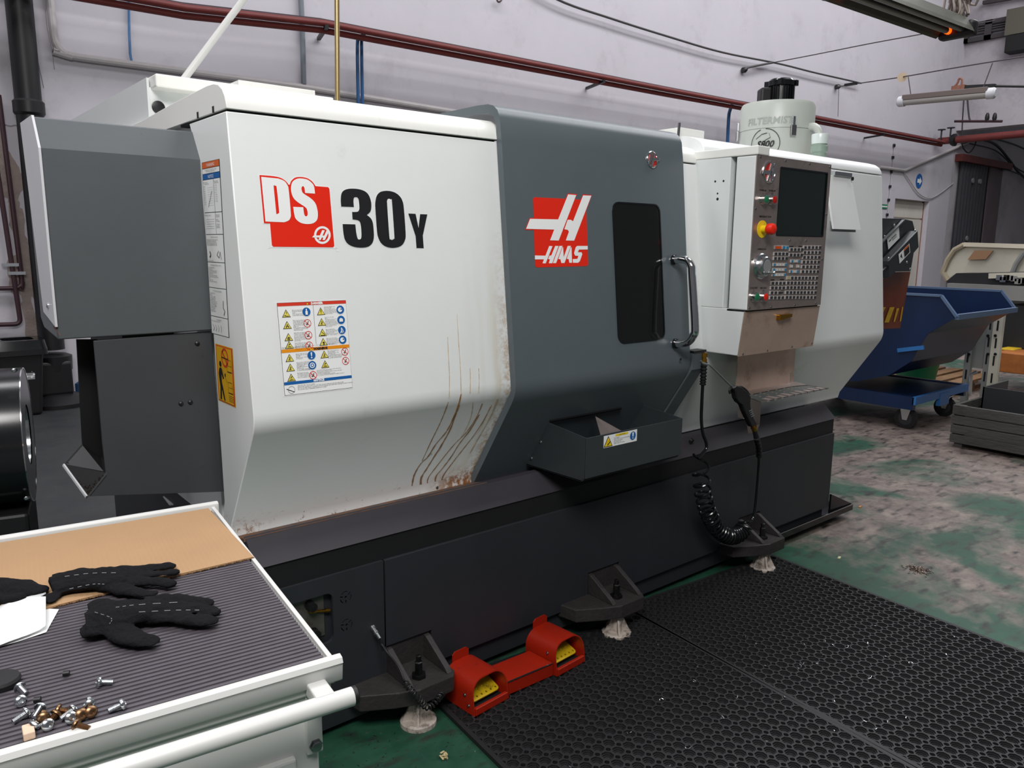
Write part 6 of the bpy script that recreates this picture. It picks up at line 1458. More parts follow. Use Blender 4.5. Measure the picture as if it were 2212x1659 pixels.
# header pipe crossing towards the room under the cross wall, with valves
a = onY(2060,297,YP); RPx = a.x
HD = empty('header_pipe', (a.x, 6, a.z), 'dark red header pipe with valves turning out from the wall corner', 'pipe')
zH = a.z-.06
MB().tube([(RPx,YW-.1,zH),(RPx,-4,zH)], .085, 16).build('pipe', mat('pipe_red_dark','6E2B28',.55,var=.2,vscale=6), HD)
MB().lathe((RPx,YP+.05,zH),(0,-1,0),[(0,.12),(.05,.15),(.10,.15),(.12,.10)],16).build('flange', M['black'], HD)
for px, py in ((2038,282),(2058,278)):
    q = onX(px, py, RPx); v_ = MB(); v_.cyl((RPx-.1,q.y,zH+.02),(RPx-.1,q.y,q.z+.02),.02,n=8); v_.lathe((RPx-.1,q.y,q.z),(0,0,1),[(0,.09),(.02,.09)],14); v_.build('valve', M['black'], HD)
s0, s1 = onX(2062,262,RPx-.1), onX(2165,262,RPx-.1)
MB().tube([s0, s1], .03, 10).build('side_pipe', M['pipe_dark'], HD)
for px in (2132,2148): q = onX(px,258,RPx-.1); MB().lathe(q-Vector((0,0,.05)),(0,0,1),[(0,.03),(.08,.05),(.16,.04),(.2,.02)],10).build('valve', M['black'], HD)
MB().tube(catmull([onX(2096,262,RPx-.1),onX(2093,250,RPx-.1),onX(2090,215,RPx-.1),onX(2092,200,RPx-.1)],5), .02, 8).build('drop_pipe', M['black'], HD)
MB().tube([onX(2078,292,RPx-.1),onX(2079,260,RPx-.1),onX(2082,215,RPx-.1)], .016, 8).build('drop_pipe', M['black'], HD)
wallpipe([(104,-40),(120,112),(150,121),(300,141),(655,188),(960,238),(1100,262)], .035, M['conduit'], 'conduit', 'pale metal conduit elbowing along the rear wall behind the lathe', 'conduit', Y=YW-.05, fil=.14)
for t in (176,300,525,590): pass
wallpipe([(649,-20),(653,60),(656,182)], .03, M['grey_cond'], 'conduit', 'straight grey vertical conduit crossing the red pipes', 'conduit', Y=YW-.05)
wallpipe([(278,-10),(279,70),(281,115),(284,131)], .012, mat('wire_blue','4A78A8',.5), 'blue_wire', 'thin blue wire hanging down to the wall conduit', 'wire', Y=YW-.03)
for dx, lab, dY in ((0,'blue pipe bending down from the red pipes, next to its twin',0),(9,'blue pipe dropping from the red pipes, behind its twin',.06)):
    P_ = [onY(786+dx*.2,70,YP+.1), onY(778+dx*.6,84,YP+.2), onY(772+dx,95,YP+.25), onY(774+dx,230,YP+.25)]
    o = MB().tube(catmull(P_,5), .020, 10).build('air_pipe', M['pipe_blue'], None); tag(o, lab, 'pipe')
P_ = [onY(1582,226,YP+.1), onY(1577,238,YP+.2), onY(1574,255,YP+.25), onY(1571,320,YP+.25)]
o = MB().tube(catmull(P_,5), .030, 10).build('air_pipe', M['pipe_blue'], None); tag(o, 'single blue pipe dropping from the red pipes beside the mist collector', 'pipe')
# brass-coloured pole and white conduit rising from the lathe
o = MB().cyl(onY(728.5,216,3.1)+Vector((0,0,-.03)), onY(726.5,-260,3.1), .0105, n=12).build('brass_pole', mat('pole_brass','A8946A',.35,metal=.7), None); tag(o, 'slim brass-coloured pole rising from the lathe roof', 'pole')
q0, q1 = onY(381,180,3.25), onY(521,0,3.25)
o = MB().cyl(q0+Vector((0,0,-.02)), q0+(q1-q0)*1.9, .0135, n=12).build('white_conduit', M['cart_white'], None); tag(o, 'white conduit pole leaning up from the rear cabinet', 'conduit')
MB().lathe((onY(738,214,3.1).x,3.1,2.045),(0,0,1),[(0,.12),(.012,.11),(.016,0)],24).build('roof_plate', M['white_cap'], LATHE)
# cables strung along the wall
dm('cable', '4A4648', .6)
def cable3(P_, r, label, name='cable', m_='cable', cat='cable'):
    o = MB().tube(catmull(P_, 6), r, 6).build(name, M[m_], None); tag(o, label, cat); return o
def cable(pts, r, label, name='cable', Y=YW-.1, m_='cable', cat='cable'):
    o = MB().tube(catmull([onY(x, y, Y) if len(q) == 2 else onY(x, y, q[2]) for q in pts for x, y in [q[:2]]], 6), r, 6).build(name, M[m_], None); tag(o, label, cat); return o
cable([(1080,-80),(1200,-3),(1320,40),(1440,78),(1560,113),(1680,137),(1760,157),(1835,174),(1860,180)], .017, 'black cable sagging across the upper rear wall')
cable([(1670,135),(1620,145),(1608,150)], .022, 'turnbuckle wire hooked to the wall on the left end', 'tension_wire', cat='wire')
cable3([onY(1666,136,YW-.1), onX(1760,118,13.6), onX(1880,94,13.4), onX(2000,72,13.2), onX(2150,44,13.0)], .009, 'thin tension wire running from the wall hook to the heater', 'tension_wire', cat='wire')
o = MB().lathe(onY(1604,152,YW-.02),(0,-1,0),[(0,.05),(.06,.05),(.1,.02)],10).build('wall_hook', M['bolt_dark'], None); tag(o, 'hook in the rear wall holding the turnbuckle wire above the mist collector', 'hook')
TWP = [onY(1808,188,YW-.1), onX(1830,184,16.0), onX(1870,178,15.8), onX(1950,166,15.3), onX(2060,147,14.8), onX(2170,129,14.5), onX(2290,110,14.4)]
TW = cable3(TWP, .011, 'tension wire carrying the round tag and the tube lamp', 'tension_wire', cat='wire')
MB().bar(onX(1826,184,16.0), onX(1850,180,15.9), .06, .05).build('turnbuckle', M['black'], TW, smooth=0)
q = onX(1949,167,15.3); MB().lathe(q,CAM-q,[(0,.085),(.02,.085)],16).build('round_tag', mat('tag_tan','CDB79A',.6), TW)
cable([(1812,189),(1811,215),(1810,252)], .006, 'thin drop wire hanging from the wall hook to the red pipes', 'drop_wire', cat='wire')
o = MB().lathe(onY(1806,188,YW-.02),(0,-1,0),[(0,.05),(.06,.05),(.1,.02)],10).build('wall_hook', M['bolt_dark'], None); tag(o, 'hook in the rear wall at the end of the tagged wire', 'hook')
o = MB().tube(catmull([onY(1072,-4,YW-.05),onY(1076,4,YW-.08),onY(1082,2,YW-.08),onY(1086,-6,YW-.05)],4), .012, 6).build('wall_hook', M['pipe_dark'], None); tag(o, 'small dark hook high on the wall above the grey door', 'hook')
# twin-tube infrared heater hanging in the hall
h0, h1 = onZ(1812,-14,4.0), onZ(2068,78,4.0)
hd_ = (h1-h0); LH = hd_.length; hd_.normalize(); hs = Vector((-hd_.y,hd_.x,0)); hm = (h0+h1)/2
HT = empty('infrared_heater', (hm.x,hm.y,4.0), 'dark twin-tube infrared heater with glowing orange ends hanging from the roof', 'heater')
hc = mat('heater_body','4A4A40',.5,metal=.3,var=.15,vscale=5)
def hp_(s, w, z): return h0 + hd_*s + hs*w + Vector((0,0,z))
prof = [(-.34,.0),(-.30,.02),(-.18,.13),(.18,.13),(.30,.02),(.34,.0),(.30,.05),(.18,.17),(-.18,.17),(-.30,.05)]
mb = MB(); n = len(prof); mb.add([hp_(.06,a*.62,b) for a,b in prof]+[hp_(LH-.06,a*.62,b) for a,b in prof], [(i,(i+1)%n,n+(i+1)%n,n+i) for i in range(n)]+[tuple(range(n)),tuple(n+i for i in reversed(range(n)))]); mb.build('reflector', hc, HT, smooth=0)
for w in (-.07,.07): MB().tube([hp_(.05,w,.055), hp_(LH-.05,w,.055)], .035, 12).build('tube', mat('heater_tube','8C8E88',.3,metal=.7), HT)
for s, w in ((.28,.07),(LH-.08,.07)):
    g_ = mat('heater_glow','FF5A10',.5,emit='FF4A08',estr=2.0); MB().tube([hp_(s-.05,w,.055), hp_(s+.05,w,.055)], .0365, 12).build('glowing_end', g_, HT)
for s in (.0, LH): MB().obox(hp_(s,0,.06), hd_*.07, hs*.2, (0,0,.085)).build('end_box', M['black'], HT, smooth=0, bevel=.04, seg=3)
for s in (.15, LH-.2): MB().tube([hp_(s,0,.15), hp_(s+.05,0,5.5)], .006, 6).build('hanger', M['cable'], HT)
random.seed(11)
for k in range(6):
    b = hp_(LH-.05,0,.16); P_ = [b]+[b+hd_*random.uniform(-.22,.2)+hs*random.uniform(-.12,.12)+Vector((0,0,random.choice((.05,.22,.4,.55)))) for i in range(6)]; P_.append(b+Vector((0,0,1.3)))
    MB().tube(catmull(P_,6), .014, 6).build('cable_loop', mat('loop_grey','8C8078',.6) if k == 0 else bpy.data.materials['loop_grey'], HT)
# tube lamp hung on wires
l0, l1 = onX(1952,219,14.5), onX(2136,202,14.5)
TL = empty('tube_lamp', ((l0+l1)/2), 'old tube lamp in clear casing hung level on wires', 'lamp')
la = (l1-l0).normalized()
MB().tube([l0, l1], .075, 14).build('clear_casing', mat('lamp_case','A9A5A0',.25,spec=.6), TL)
MB().obox((l0+l1)/2+Vector((0,0,.055)), la*((l1-l0).length/2), Vector((1,0,0))*.085, (0,0,.045)).build('lamp_tray', mat('lamp_tray','6A5F5A',.5), TL, smooth=0, bevel=.01)
for p, s in ((l0,-1),(l1,1)): MB().lathe(p-la*(.02*s), la*s, [(0,.09),(.1,.09),(.13,.06)], 16).build('end_cap', M['grey_side'], TL)
for p, px, py in ((l0+la*.12,1962,166),(l1-la*.1,2144,136)):
    MB().tube([p+Vector((0,0,.08)), onX(px,py,14.5)], .008, 6).build('hanging_wire', M['cable'], TL)
# rail beside the lamp
r0, r1 = onX(2070,190,15.5), onX(2150,186,15.5)
RL = empty('lamp_rail', r0, 'short rusty steel rail with a wire loop behind the tube lamp', 'rail')
MB().bar(r0, r1, .08, .07).build('rail', M['black'], RL, smooth=0); MB().tube([r1, onX(2300,188,15.5)], .02, 8).build('rod', M['black'], RL)
MB().box(r0.x-.05,r0.x+.05,r0.y-.12,r0.y+.1,r0.z-.12,r0.z+.04).build('bracket', M['rust'], RL, smooth=0)
MB().tube(catmull([r0+Vector((0,.1,0)), onX(2068,180,15.5), onX(2072,170,15.5), onX(2078,172,15.5), onX(2077,185,15.5)],4), .018, 6).build('wire_loop', M['rust'], RL)
# louvre grille and dark panel on the cross wall
gX = XJ-.02
g0, g1 = onX(2082,98,gX), onX(2196,30,gX)
zg0, zg1 = onX(2084,95,gX).z, onX(2084,55,gX).z
GR = empty('wall_grille', (gX, (g0.y+g1.y)/2, zg0), 'dark louvred grille high on the cross wall', 'grille')
gm_ = mat('grille_dark','3F3A3C',.6)
ym = (g0.y+g1.y)/2
MB().box(gX-.02,gX,g1.y,g0.y,zg0,zg1).build('grille_back', mat('grille_back','77757E',.7), GR, smooth=0)
for y0, y1 in ((g0.y-.12,g0.y),(ym-.08,ym+.08),(g1.y,g1.y+.12)): MB().box(gX-.10,gX,min(y0,y1),max(y0,y1),zg0,zg1).build('frame', gm_, GR, smooth=0)
for z in (zg0,zg1-.1): MB().box(gX-.10,gX,g1.y,g0.y,z,z+.1).build('frame', gm_, GR, smooth=0)
for k in range(4):
    for y0, y1 in ((g1.y+.12,ym-.08),(ym+.08,g0.y-.12)): z = zg0+.16+k*(zg1-zg0-.26)/3.6; MB().box(gX-.08,gX-.01,y0,y1,z,z+.07).build('slat', gm_, GR, smooth=0)
q0, q1 = onX(2185,28,gX), onX(2260,120,gX); o = MB().box(gX-.3,gX,q1.y,q0.y,onX(2190,80,gX).z,onX(2190,25,gX).z).build('duct_box', mat('duct','5B574C',.6), None, smooth=0); tag(o, 'brown-grey duct box beside the louvred grille', 'duct')
o = MB().box(gX-.35,gX,q1.y-.3,onX(2182,100,gX).y,onX(2190,118,gX).z,onX(2190,82,gX).z).build('motor_box', M['dark'], None, smooth=0, bevel=.02); tag(o, 'dark box mounted under the duct on the cross wall', 'box')
o = MB().bar(onX(2124,6,gX-.1), onX(2230,-12,gX-.1), .1, .08).build('steel_bracket', gm_, None, smooth=0); tag(o, 'dark steel bracket above the louvred grille', 'bracket')
# signs
def sign_disc():
    q = onY(1986,391,YW-.012); r = .175
    pr = Print((q.x,YW-.012,q.z),(1,0,0),(0,0,1)); pr.lift = .004
    o = MB().lathe((q.x,YW,q.z),(0,-1,0),[(0,r),(.010,r)],32).build('direction_sign', M['pblue'], None); tag(o, 'round blue sign with a white arrow pointing right on the rear wall', 'sign')
    pr.poly([(-.12,-.045),(.01,-.045),(.01,-.10),(.13,0),(.01,.10),(.01,.045),(-.12,.045)], M['pwhite'], 1); pr.build('arrow', o)
sign_disc()
q0, q1 = onY(1908,451,YW-.01), onY(1917,442,YW-.01)
o = MB().box(q0.x-.3,q1.x,YW-.012,YW,q0.z,q1.z).build('exit_sign', M['pgreen'], None, smooth=0); tag(o, 'small green sign with white stripe beside the white door', 'sign')
MB().box(q0.x-.29,q1.x-.005,YW-.016,YW-.011,q0.z+(q1.z-q0.z)*.36,q0.z+(q1.z-q0.z)*.66).build('white_stripe', M['pwhite'], o, smooth=0)
# conduits round the corner
wallpipe([(1900,361),(1954,368),(2095,306)], .035, M['conduit'], 'conduit', 'pale cable conduit kinked upwards above the blue sign', 'conduit', Y=YW-.04)
o = wallpipe([(1933,308),(1922,420),(1917,470)], .012, M['conduit'], 'conduit', 'thin vertical clipped cable beside the green sign', 'cable', Y=YW-.02)
for py in (314,340,371,403,432,464): q = onY(1933-(py-308)*.1,py,YW-.03); MB().box(q.x-.03,q.x+.03,YW-.04,YW,q.z-.03,q.z+.03).build('clip', M['bolt_dark'], o, smooth=0)
cable([(1953,372),(1965,390),(1985,418),(2008,428),(2030,418),(2060,395)], .012, 'slack grey cable looping under the blue sign', Y=YW-.03, m_='conduit')
dm('cable_black','1E1D1F',.5)
for i, (pts, r, lb) in enumerate(([[(2078,310),(2110,300),(2150,312),(2180,345),(2200,372),(2225,392)],.035,'thick black cable sweeping down from the header pipe'],[[(2100,296),(2140,298),(2190,312),(2230,330)],.025,'black cable running right under the header pipe'],[[(2165,366),(2185,370),(2230,388)],.022,'thin black cable leaving the corrugated door to the right'],[[(2095,310),(2150,325),(2185,355),(2212,372),(2240,380)],.02,'slim black cable below the thick sweeping cable'])):
    cable(pts, r, lb, Y=YW-.15, m_='cable_black')
cable([(2078,300),(2080,318),(2092,330),(2104,318),(2110,300)], .018, 'black cable loop hanging beneath the header pipe', Y=YW-.2, m_='cable_black')
# ------------------------------------------------------------------ right of the lathe
# chip conveyor discharge head
dm('conv_grey', '2E3033', .4, var=.1, vscale=4)
YC = 2.56
def c5_(pts, Y): return [onY(1890+x/6.383, 460+y/6.383, Y) for x, y in pts]
cv0 = c5_([(300,500)], YC)[0]
CON = empty('chip_conveyor', (cv0.x, 2.7, 0), 'dark grey chip conveyor discharge head beside the white lathe end', 'conveyor')
up_pl = c5_([(40,70),(380,75),(520,110),(555,240),(560,420),(495,805),(285,810),(205,890),(40,915)], YC+.05)
MB().ext(up_pl, (0,.32,0)).build('head_casing', M['conv_grey'], CON, smooth=0, bevel=.004)
rim = c5_([(40,445),(105,380),(380,100),(372,92),(40,425)], YC+.045); MB().ext(rim, (0,-.02,0)).build('edge_flange', mat('flange_grey','5A5D60',.4), CON, smooth=0)
lp = c5_([(190,660),(590,245),(605,470),(530,560),(495,805),(285,810),(205,890)], YC-.02)
LPo = MB().ext(lp, (0,.06,0)).build('side_plate', M['conv_grey'], CON, smooth=0, bevel=.003)
rim = c5_([(190,660),(590,245),(590,255),(192,672)], YC-.024); MB().ext(rim, (0,.01,0)).build('edge_flange', bpy.data.materials['flange_grey'], CON, smooth=0)
for x, y in ((262,170),(130,325),(185,628),(550,245),(436,682),(482,775)):
    q = c5_([(x,y)], YC-.022 if (x > 180 and y > 240) else YC+.045)[0]; MB().lathe(q,(0,-1,0),[(0,.010),(.006,.008),(.008,.003)],8).build('screw', M['zinc'], CON)
def label_on(poly, Y, name, parent, bands):
    o = MB().flat(c5_(poly, Y)).build(name, M['pwhite'], parent, smooth=0)
    for pg, m_ in bands: MB().flat(c5_(pg, Y-.002)).build('print', M[m_], o, smooth=0)
label_on([(165,350),(330,185),(340,345),(185,505)], YC+.044, 'maker_label', CON, [([(195,385),(225,355),(222,375),(200,400)],'pblack'),([(225,345),(290,285),(300,300),(230,365)],'pgrey'),([(240,370),(300,315),(300,325),(242,380)],'pgrey')])
label_on([(325,570),(475,420),(485,545),(340,700)], YC-.023, 'warning_label', CON, [([(400,500),(470,430),(472,455),(402,525)],'porange2'),([(402,527),(472,457),(478,540),(410,610)],'pblack'),([(350,600),(368,555),(375,600),(385,625),(360,610)],'pblack')])
q = c5_([(140,760)], YC-.0)[0]; MB().cyl(q+Vector((-.06,0,-.03)), q+Vector((.06,0,.03)), .016, n=10).build('knob', M['bolt_dark'], CON)
MB().box(4.72, 5.05, 2.92, 3.2, 0, .9).build('conveyor_leg', M['conv_grey'], CON, smooth=0)
MB().ext([(4.72,2.92,.6),(5.1,2.92,.6),(5.75,2.92,1.25),(5.75,2.92,1.62),(5.5,2.92,1.62),(4.72,2.92,.9)], (0,.28,0)).build('conveyor_trunk', M['conv_grey'], CON, smooth=0)
# orange strip curtain under the head
FL = empty('strip_curtain', (cv0.x, YC+.1, .9), 'translucent orange-brown plastic flap with yellow warning stripes under the conveyor', 'curtain')
pvc = mat('pvc_orange','7A3A22',.25,var=.15,vscale=10,alpha=.88)
fp = c5_([(40,925),(205,885),(285,815),(490,810),(348,1590),(55,1598)], YC+.1)
MB().ext(fp, (0,.006,0)).build('flap', pvc, FL, smooth=0)
st = mat('stripe_yellow','C29A18',.5,var=.25,vscale=30)
for pg in ([(68,1300),(150,1298),(85,1440),(66,1460)],[(205,1300),(270,1298),(190,1512),(130,1510)],[(300,1315),(335,1315),(275,1500),(255,1505)],[(375,1295),(390,1295),(360,1490),(340,1500)]):
    MB().flat(c5_(pg, YC+.095)).build('stripe', st, FL, smooth=0)
# ------------------------------------------------------------------ blue tipping skip on castors
dm('skip_blue', '0F2549', .35, var=.12, vscale=3, dirt='16243C', dscale=5, dlo=.55, dhi=.8)
dm('skip_edge', '6E86A6', .35, metal=.5)
XS0, XS1 = 7.0, 8.35
SK = empty('tipping_skip', (7.6, 3.2, 0), 'blue steel tipping skip on castor chassis under the chip conveyor', 'skip')
def sx(px, py): q = onX(px, py, XS0); return (q.y, q.z)
rim_z = 1.21; yl = 2.78; ylip, zlip = 2.64, 1.04
sp_ = [(4.35,1.21),(yl,rim_z),(ylip,zlip),(2.86,.88),(2.98,.62),(3.15,.48),(3.45,.38),(4.0,.38),(4.35,.6)]
for X in (XS0, XS1-.012): MB().ext([(X,y,z) for y, z in sp_], (.012,0,0)).build('side_wall', M['skip_blue'], SK, smooth=0)
bp_ = [(ylip,zlip),(2.86,.88),(2.98,.62),(3.15,.48),(3.45,.38),(4.0,.38),(4.35,.6),(4.35,1.21)]
mb = MB(); n = len(bp_); mb.add([(XS0,y,z) for y,z in bp_]+[(XS1,y,z) for y,z in bp_]+[(XS0,y+.01,z+.012) for y,z in bp_]+[(XS1,y+.01,z+.012) for y,z in bp_], [(i,i+1,n+i+1,n+i) for i in range(n-1)]+[(2*n+i,2*n+i+1,3*n+i+1,3*n+i) for i in range(n-1)]+[(0,n,3*n,2*n),(n-1,2*n-1,4*n-1,3*n-1)]); mb.build('shell', M['skip_blue'], SK, smooth=0, fix=False)
for X in (XS0, XS1):
    MB().bar((X,4.35,rim_z),(X,yl,rim_z),.03,.02).bar((X,yl,rim_z),(X,ylip,zlip),.03,.02).build('rim', M['skip_edge'], SK, smooth=0)
MB().bar((XS0,ylip,zlip),(XS1,ylip,zlip),.03,.045).build('pouring_lip', M['skip_edge'], SK, smooth=0)
cz0, cz1 = .215, .31
MB().box(7.02, 8.1, 2.93, 4.3, cz0+.06, cz1-.01).build('chassis_plate', M['skip_blue'], SK, smooth=0)
for X in (7.0, 8.1): MB().box(X, X+.05, 2.92, 4.3, cz0-.02, cz1).build('chassis_rail', M['skip_blue'], SK, smooth=0)
MB().box(7.0, 8.15, 2.90, 2.93, cz0+.03, cz1+.005).build('chassis_end', mat('skip_light','2F6FB0',.4), SK, smooth=0); MB().box(7.5,7.7,2.895,2.93,cz0-.04,cz1-.02).build('chassis_tab', bpy.data.materials['skip_light'], SK, smooth=0)
for X, Y in ((7.12,3.02),(7.95,3.02),(7.12,4.1),(7.95,4.1)):
    w = MB(); w.lathe((X-.022,Y,.095),(1,0,0),[(0,.05),(0,.095),(.044,.095),(.044,.05)],24); w = w.build('castor_wheel', M['black'], SK)
    MB().lathe((X-.023,Y,.095),(1,0,0),[(0,.0),(0,.06),(.046,.06),(.046,0)],18).build('wheel_hub', M['conv_grey'], w)
    f_ = MB(); 
    for dx in (-.032,.030): f_.ext([(X+dx,Y-.02,.08),(X+dx,Y+.02,.08),(X+dx,Y+.05,.2),(X+dx,Y-.05,.2)], (.004,0,0))
    f_.box(X-.04,X+.04,Y-.05,Y+.05,.195,.205); f_.build('castor_fork', M['zinc'], w, smooth=0)
q = onX(1966,752,XS0); MB().bar((XS0-.01,q.y-.12,q.z+.02),(XS0-.01,q.y+.1,q.z-.03),.02,.035).build('lock_lever', bpy.data.materials['skip_light'], SK, smooth=0)
# ------------------------------------------------------------------ pallet, bucket, barrel
dm('pallet_wood', '8C6A4A', .8, var=.2, vscale=12)
PL = empty('pallet', (9.6, 3.9, 0), 'wooden pallet on the floor behind the blue skip', 'pallet')
for i in range(6): y = 3.35+i*.2; MB().box(8.95, 10.3, y, y+.14, .125, .15).build('plank', M['pallet_wood'], PL, smooth=0, bevel=.003)
for y in (3.38,3.85,4.3):
    MB().box(8.95,10.3,y,y+.1,.0,.022).build('bottom_plank', M['pallet_wood'], PL, smooth=0)
    for x in (8.95,9.55,10.18): MB().box(x,x+.12,y,y+.1,.02,.105).build('block', M['pallet_wood'], PL, smooth=0)
for x in (8.95,9.55,10.18): MB().box(x,x+.12,3.35,4.49,.103,.126).build('stringer', M['pallet_wood'], PL, smooth=0)
q = onZ(1978,817,.15); g = onX(2012,745,q.x)
GB = empty('plastic_bucket', (q.x+.12, q.y, .15), 'green plastic bucket with white liner standing on the pallet', 'bucket')
rb = 44/FPX*((q-CAM).dot(FW)); hb2 = onY(2010,758,q.y).z-.15
MB().lathe((q.x,q.y,.151),(0,0,1),[(0,0),(0,rb*.86),(hb2,rb*1.05),(hb2+.01,rb*1.08),(hb2+.01,rb*1.0),(.03,rb*.82)],28,False).build('shell', mat('bucket_green','1F7F54',.4), GB)
MB().lathe((q.x,q.y,.151+hb2),(0,0,1),[(0,rb*1.03),(.09,rb*1.0),(.11,rb*.9)],20,False).build('liner', M['pwhite'], GB, smooth=20)
q = onZ(2045,806,.15); r2 = 52/FPX*((Vector((9.95,4.2,.4))-CAM).dot(FW))*.8
BR = empty('steel_barrel', (9.95, 4.15, .15), 'dark steel barrel with a glossy side standing on the pallet', 'barrel')
MB().lathe((9.95,4.15,.151),(0,0,1),[(0,0),(0,r2*.97),(.02,r2),(.25,r2),(.26,r2*1.03),(.28,r2*1.03),(.29,r2),(.55,r2),(.57,r2*1.02),(.57,0)],32).build('shell', mat('barrel_dark','2A2A2A',.3,metal=.5), BR)
MB().lathe((9.8,3.95,.72),(0,0,1),[(0,.0),(0,.03),(.01,.03),(.01,0)],10).build('bung', M['red'], BR)
# ------------------------------------------------------------------ bar loader with its lid open
XB = 9.2
BL = empty('bar_loader', (XB, 2.9, 0), 'grey and cream bar loader with raised lid behind the blue skip', 'bar loader')
def bx(px, py, X=XB): return onX(px, py, X)
dm('cream', 'D4CFBE', .5, var=.08, vscale=4); dm('loader_grey', '8E8F8C', .5, var=.06, vscale=3); dm('loader_dark', '232426', .5, var=.15, vscale=9)
lid = [(2083,526),(2212,532),(2300,534),(2300,590),(2212,590),(2160,589),(2065,592),(2047,605),(2035,590),(2045,560),(2062,538)]
LP = [bx(x, y, 10.6) for x, y in lid]
LI = MB().ext(LP, (.5,0,0)).build('lid', M['cream'], BL, smooth=0, bevel=.01)
rim_ = [bx(x, y, 10.58) for x, y in ((2083,529),(2062,540),(2047,562),(2037,588),(2048,606))]; MB().tube(rim_, .035, 8).build('lid_rim', mat('lid_rim','A89C84',.5), LI)
MB().bar(bx(2083,528,10.57), bx(2310,535,10.57), .05, .05).build('lid_edge', mat('lid_edge','E8DFC8',.5), LI, smooth=0)
w = [bx(x, y, 10.55) for x, y in ((2105,541),(2145,541),(2129,560),(2090,561))]; MB().ext(w, (.03,0,0)).build('lid_window', mat('lid_window','A98260',.5), LI, smooth=0)
MB().tube([bx(2212,545,10.55), bx(2195,570,10.55), bx(2186,592,10.55)], .03, 8).build('lid_stay', M['loader_grey'], LI)
dk = [bx(x, y, 10.2) for x, y in ((2046,606),(2066,590),(2110,590),(2175,588),(2300,586),(2300,640),(2046,640))]; MB().ext(dk, (.6,0,0)).build('mechanism', M['loader_dark'], BL, smooth=0)
for i in range(12):
    q = bx(2160+8*i, 602+random.uniform(-4,8), 10.15); MB().obox(q,(.03,0,0),(0,.03,0),(0,0,.03)).build('mechanism_block', random.choice([M['loader_grey'],M['loader_dark'],M['zinc']]), BL, smooth=0)
MB().bar(bx(2137,596,10.15), bx(2320,591,10.15), .05, .06).build('guide_rail', M['cream'], BL, smooth=0)
yb0 = bx(2040,650,10.2).y; yb1 = bx(2330,650,10.2).y
MB().box(10.1,10.9,yb1,yb0-.05,bx(2200,650,10.1).z,bx(2200,618,10.1).z).build('bed', M['loader_grey'], BL, smooth=0)
MB().box(10.15,10.85,yb1,bx(2170,700,10.15).y,bx(2200,755,10.15).z,bx(2200,660,10.15).z).build('drive_box', M['loader_dark'], BL, smooth=0)
# leg: grey slotted plates and a cream post
lg0 = [bx(x, y, 8.9) for x, y in ((2092,700),(2155,668),(2145,830),(2083,850))]
zf = 0
for px0, px1, m_, X in ((2086,2100,'loader_grey',8.85),(2128,2140,'loader_grey',8.85),(2140,2160,'cream',8.8)):
    y0, y1 = bx(px0,750,X).y, bx(px1,750,X).y
    P_ = MB().box(X, X+.06, min(y0,y1), max(y0,y1), 0, bx(px0,665,X).z).build('leg_post', M[m_], BL, smooth=0)
    for k in range(4): z = .25+.18*k; MB().box(X-.003,X,(y0+y1)/2-.008,(y0+y1)/2+.008,z,z+.1).build('slot', M['dark'], P_, smooth=0)
    for py in (685,725,765): q = bx((px0+px1)/2,py,X); MB().lathe(q,(-1,0,0),[(0,.016),(.01,.012)],8).build('bolt', M['bolt_dark'], P_)
MB().box(8.9, 8.95, bx(2140,750,8.9).y, bx(2090,750,8.9).y, bx(2110,795,8.9).z, bx(2110,690,8.9).z).build('leg_plate', M['loader_grey'], BL, smooth=0)
MB().tube([bx(2095,852,8.7), bx(2098,808,8.7), bx(2110,803,8.7)], .018, 8).build('hook_rod', M['zinc'], BL)
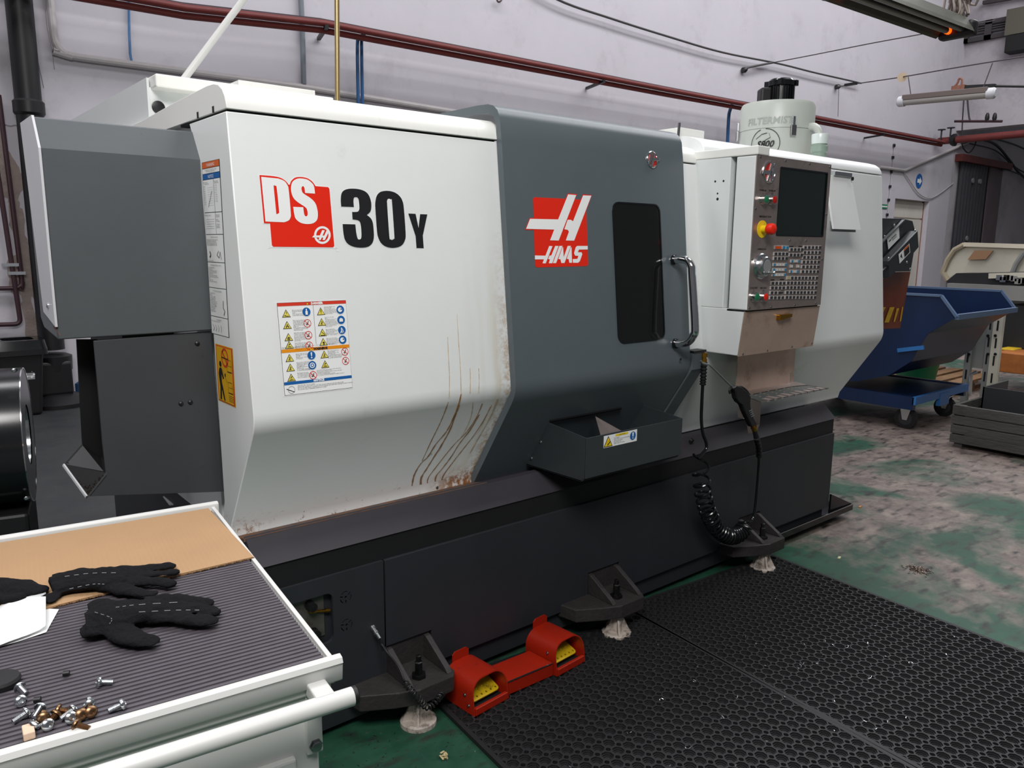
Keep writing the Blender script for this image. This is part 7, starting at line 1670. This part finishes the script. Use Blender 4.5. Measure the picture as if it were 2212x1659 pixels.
# ------------------------------------------------------------------ grey slatted crate with bar offcuts
XK = 6.74
dm('crate_wood', '4B4A47', .8, var=.2, vscale=9, bump=.3, bscale=60, stretch=(1,.25,1), dirt='33322F', dscale=10)
ky0, ky1 = 2.50, .9
CR = empty('slatted_crate', (7.1, 1.8, 0), 'weathered grey slatted wooden crate on the floor by the blue skip', 'crate')
zs_ = [.035,.112,.19,.268,.355]
for a, b in zip(zs_, zs_[1:]): MB().box(XK, XK+.025, ky1, ky0, a+.004, b-.004).build('board', M['crate_wood'], CR, smooth=0, bevel=.004)
for a, b in zip(zs_, zs_[1:]):
    MB().box(XK+.025, XK+.8, ky0-.025, ky0, a+.004, b-.004).build('board', M['crate_wood'], CR, smooth=0, bevel=.004)
    MB().box(XK+.8, XK+.825, ky1, ky0, a+.004, b-.004).build('board', M['crate_wood'], CR, smooth=0, bevel=.004)
for y in (ky0-.09, 1.6, ky1+.03): MB().box(XK+.025,XK+.06,y,y+.06,.0,.35).build('corner_post', M['crate_wood'], CR, smooth=0)
MB().box(XK+.02,XK+.81,ky1,ky0-.03,.045,.07).build('bottom_board', M['crate_wood'], CR, smooth=0)
TR = empty('steel_tray', (7.2,1.7,.07), 'dark steel tray set into the slatted crate', 'tray')
q = onX(2120,835,XK+.25); MB().box(XK+.25,XK+.262,ky1+.05,onX(2122,850,XK+.25).y,.07,q.z).build('tray_side', M['conv_grey'], TR, smooth=0); MB().box(XK+.25,XK+.78,ky1+.05,onX(2122,850,XK+.25).y,.07,.08).build('tray_floor', M['conv_grey'], TR, smooth=0)
MB().box(XK+.25,XK+.78,onX(2122,850,XK+.25).y-.012,onX(2122,850,XK+.25).y,.07,q.z).build('tray_end', M['conv_grey'], TR, smooth=0)
random.seed(5)
for i in range(9):
    y = 1.95-random.uniform(0,.35); a = random.uniform(-.5,.5); c = Vector((XK+.45+random.uniform(-.05,.1),y,q.z+.02+.012*i))
    d_ = Vector((math.sin(a)*.6,math.cos(a),random.uniform(-.15,.3))).normalized(); o = MB().tube([c-d_*.14,c+d_*.14],.011,8).build('bar_offcut', M['zinc'], None); tag(o, 'short bright steel bar offcut lying across the dark tray', 'steel bar', 'bar offcuts in the crate')
# orange-brown boxes and a yellow pallet end beyond
for (p0, p1, X, nm, lb, col) in (((2150,760),(2260,815),9.6,'storage_box','orange-brown open storage box beyond the crate','A8642C'),((2158,752),(2190,760),9.9,'yellow_plate','flat yellow plate lying behind the cream post','D9B31A')):
    a, b = onX(p0[0],p0[1],X), onX(p1[0],p1[1],X); o = MB().box(X,X+.5,b.y,a.y,max(0,b.z),a.z).build(nm, mat(nm,col,.7,var=.2,vscale=8), None, smooth=0, bevel=.01); tag(o, lb, ct := nm.split('_')[1])
a = onX(2165,800,9.55)
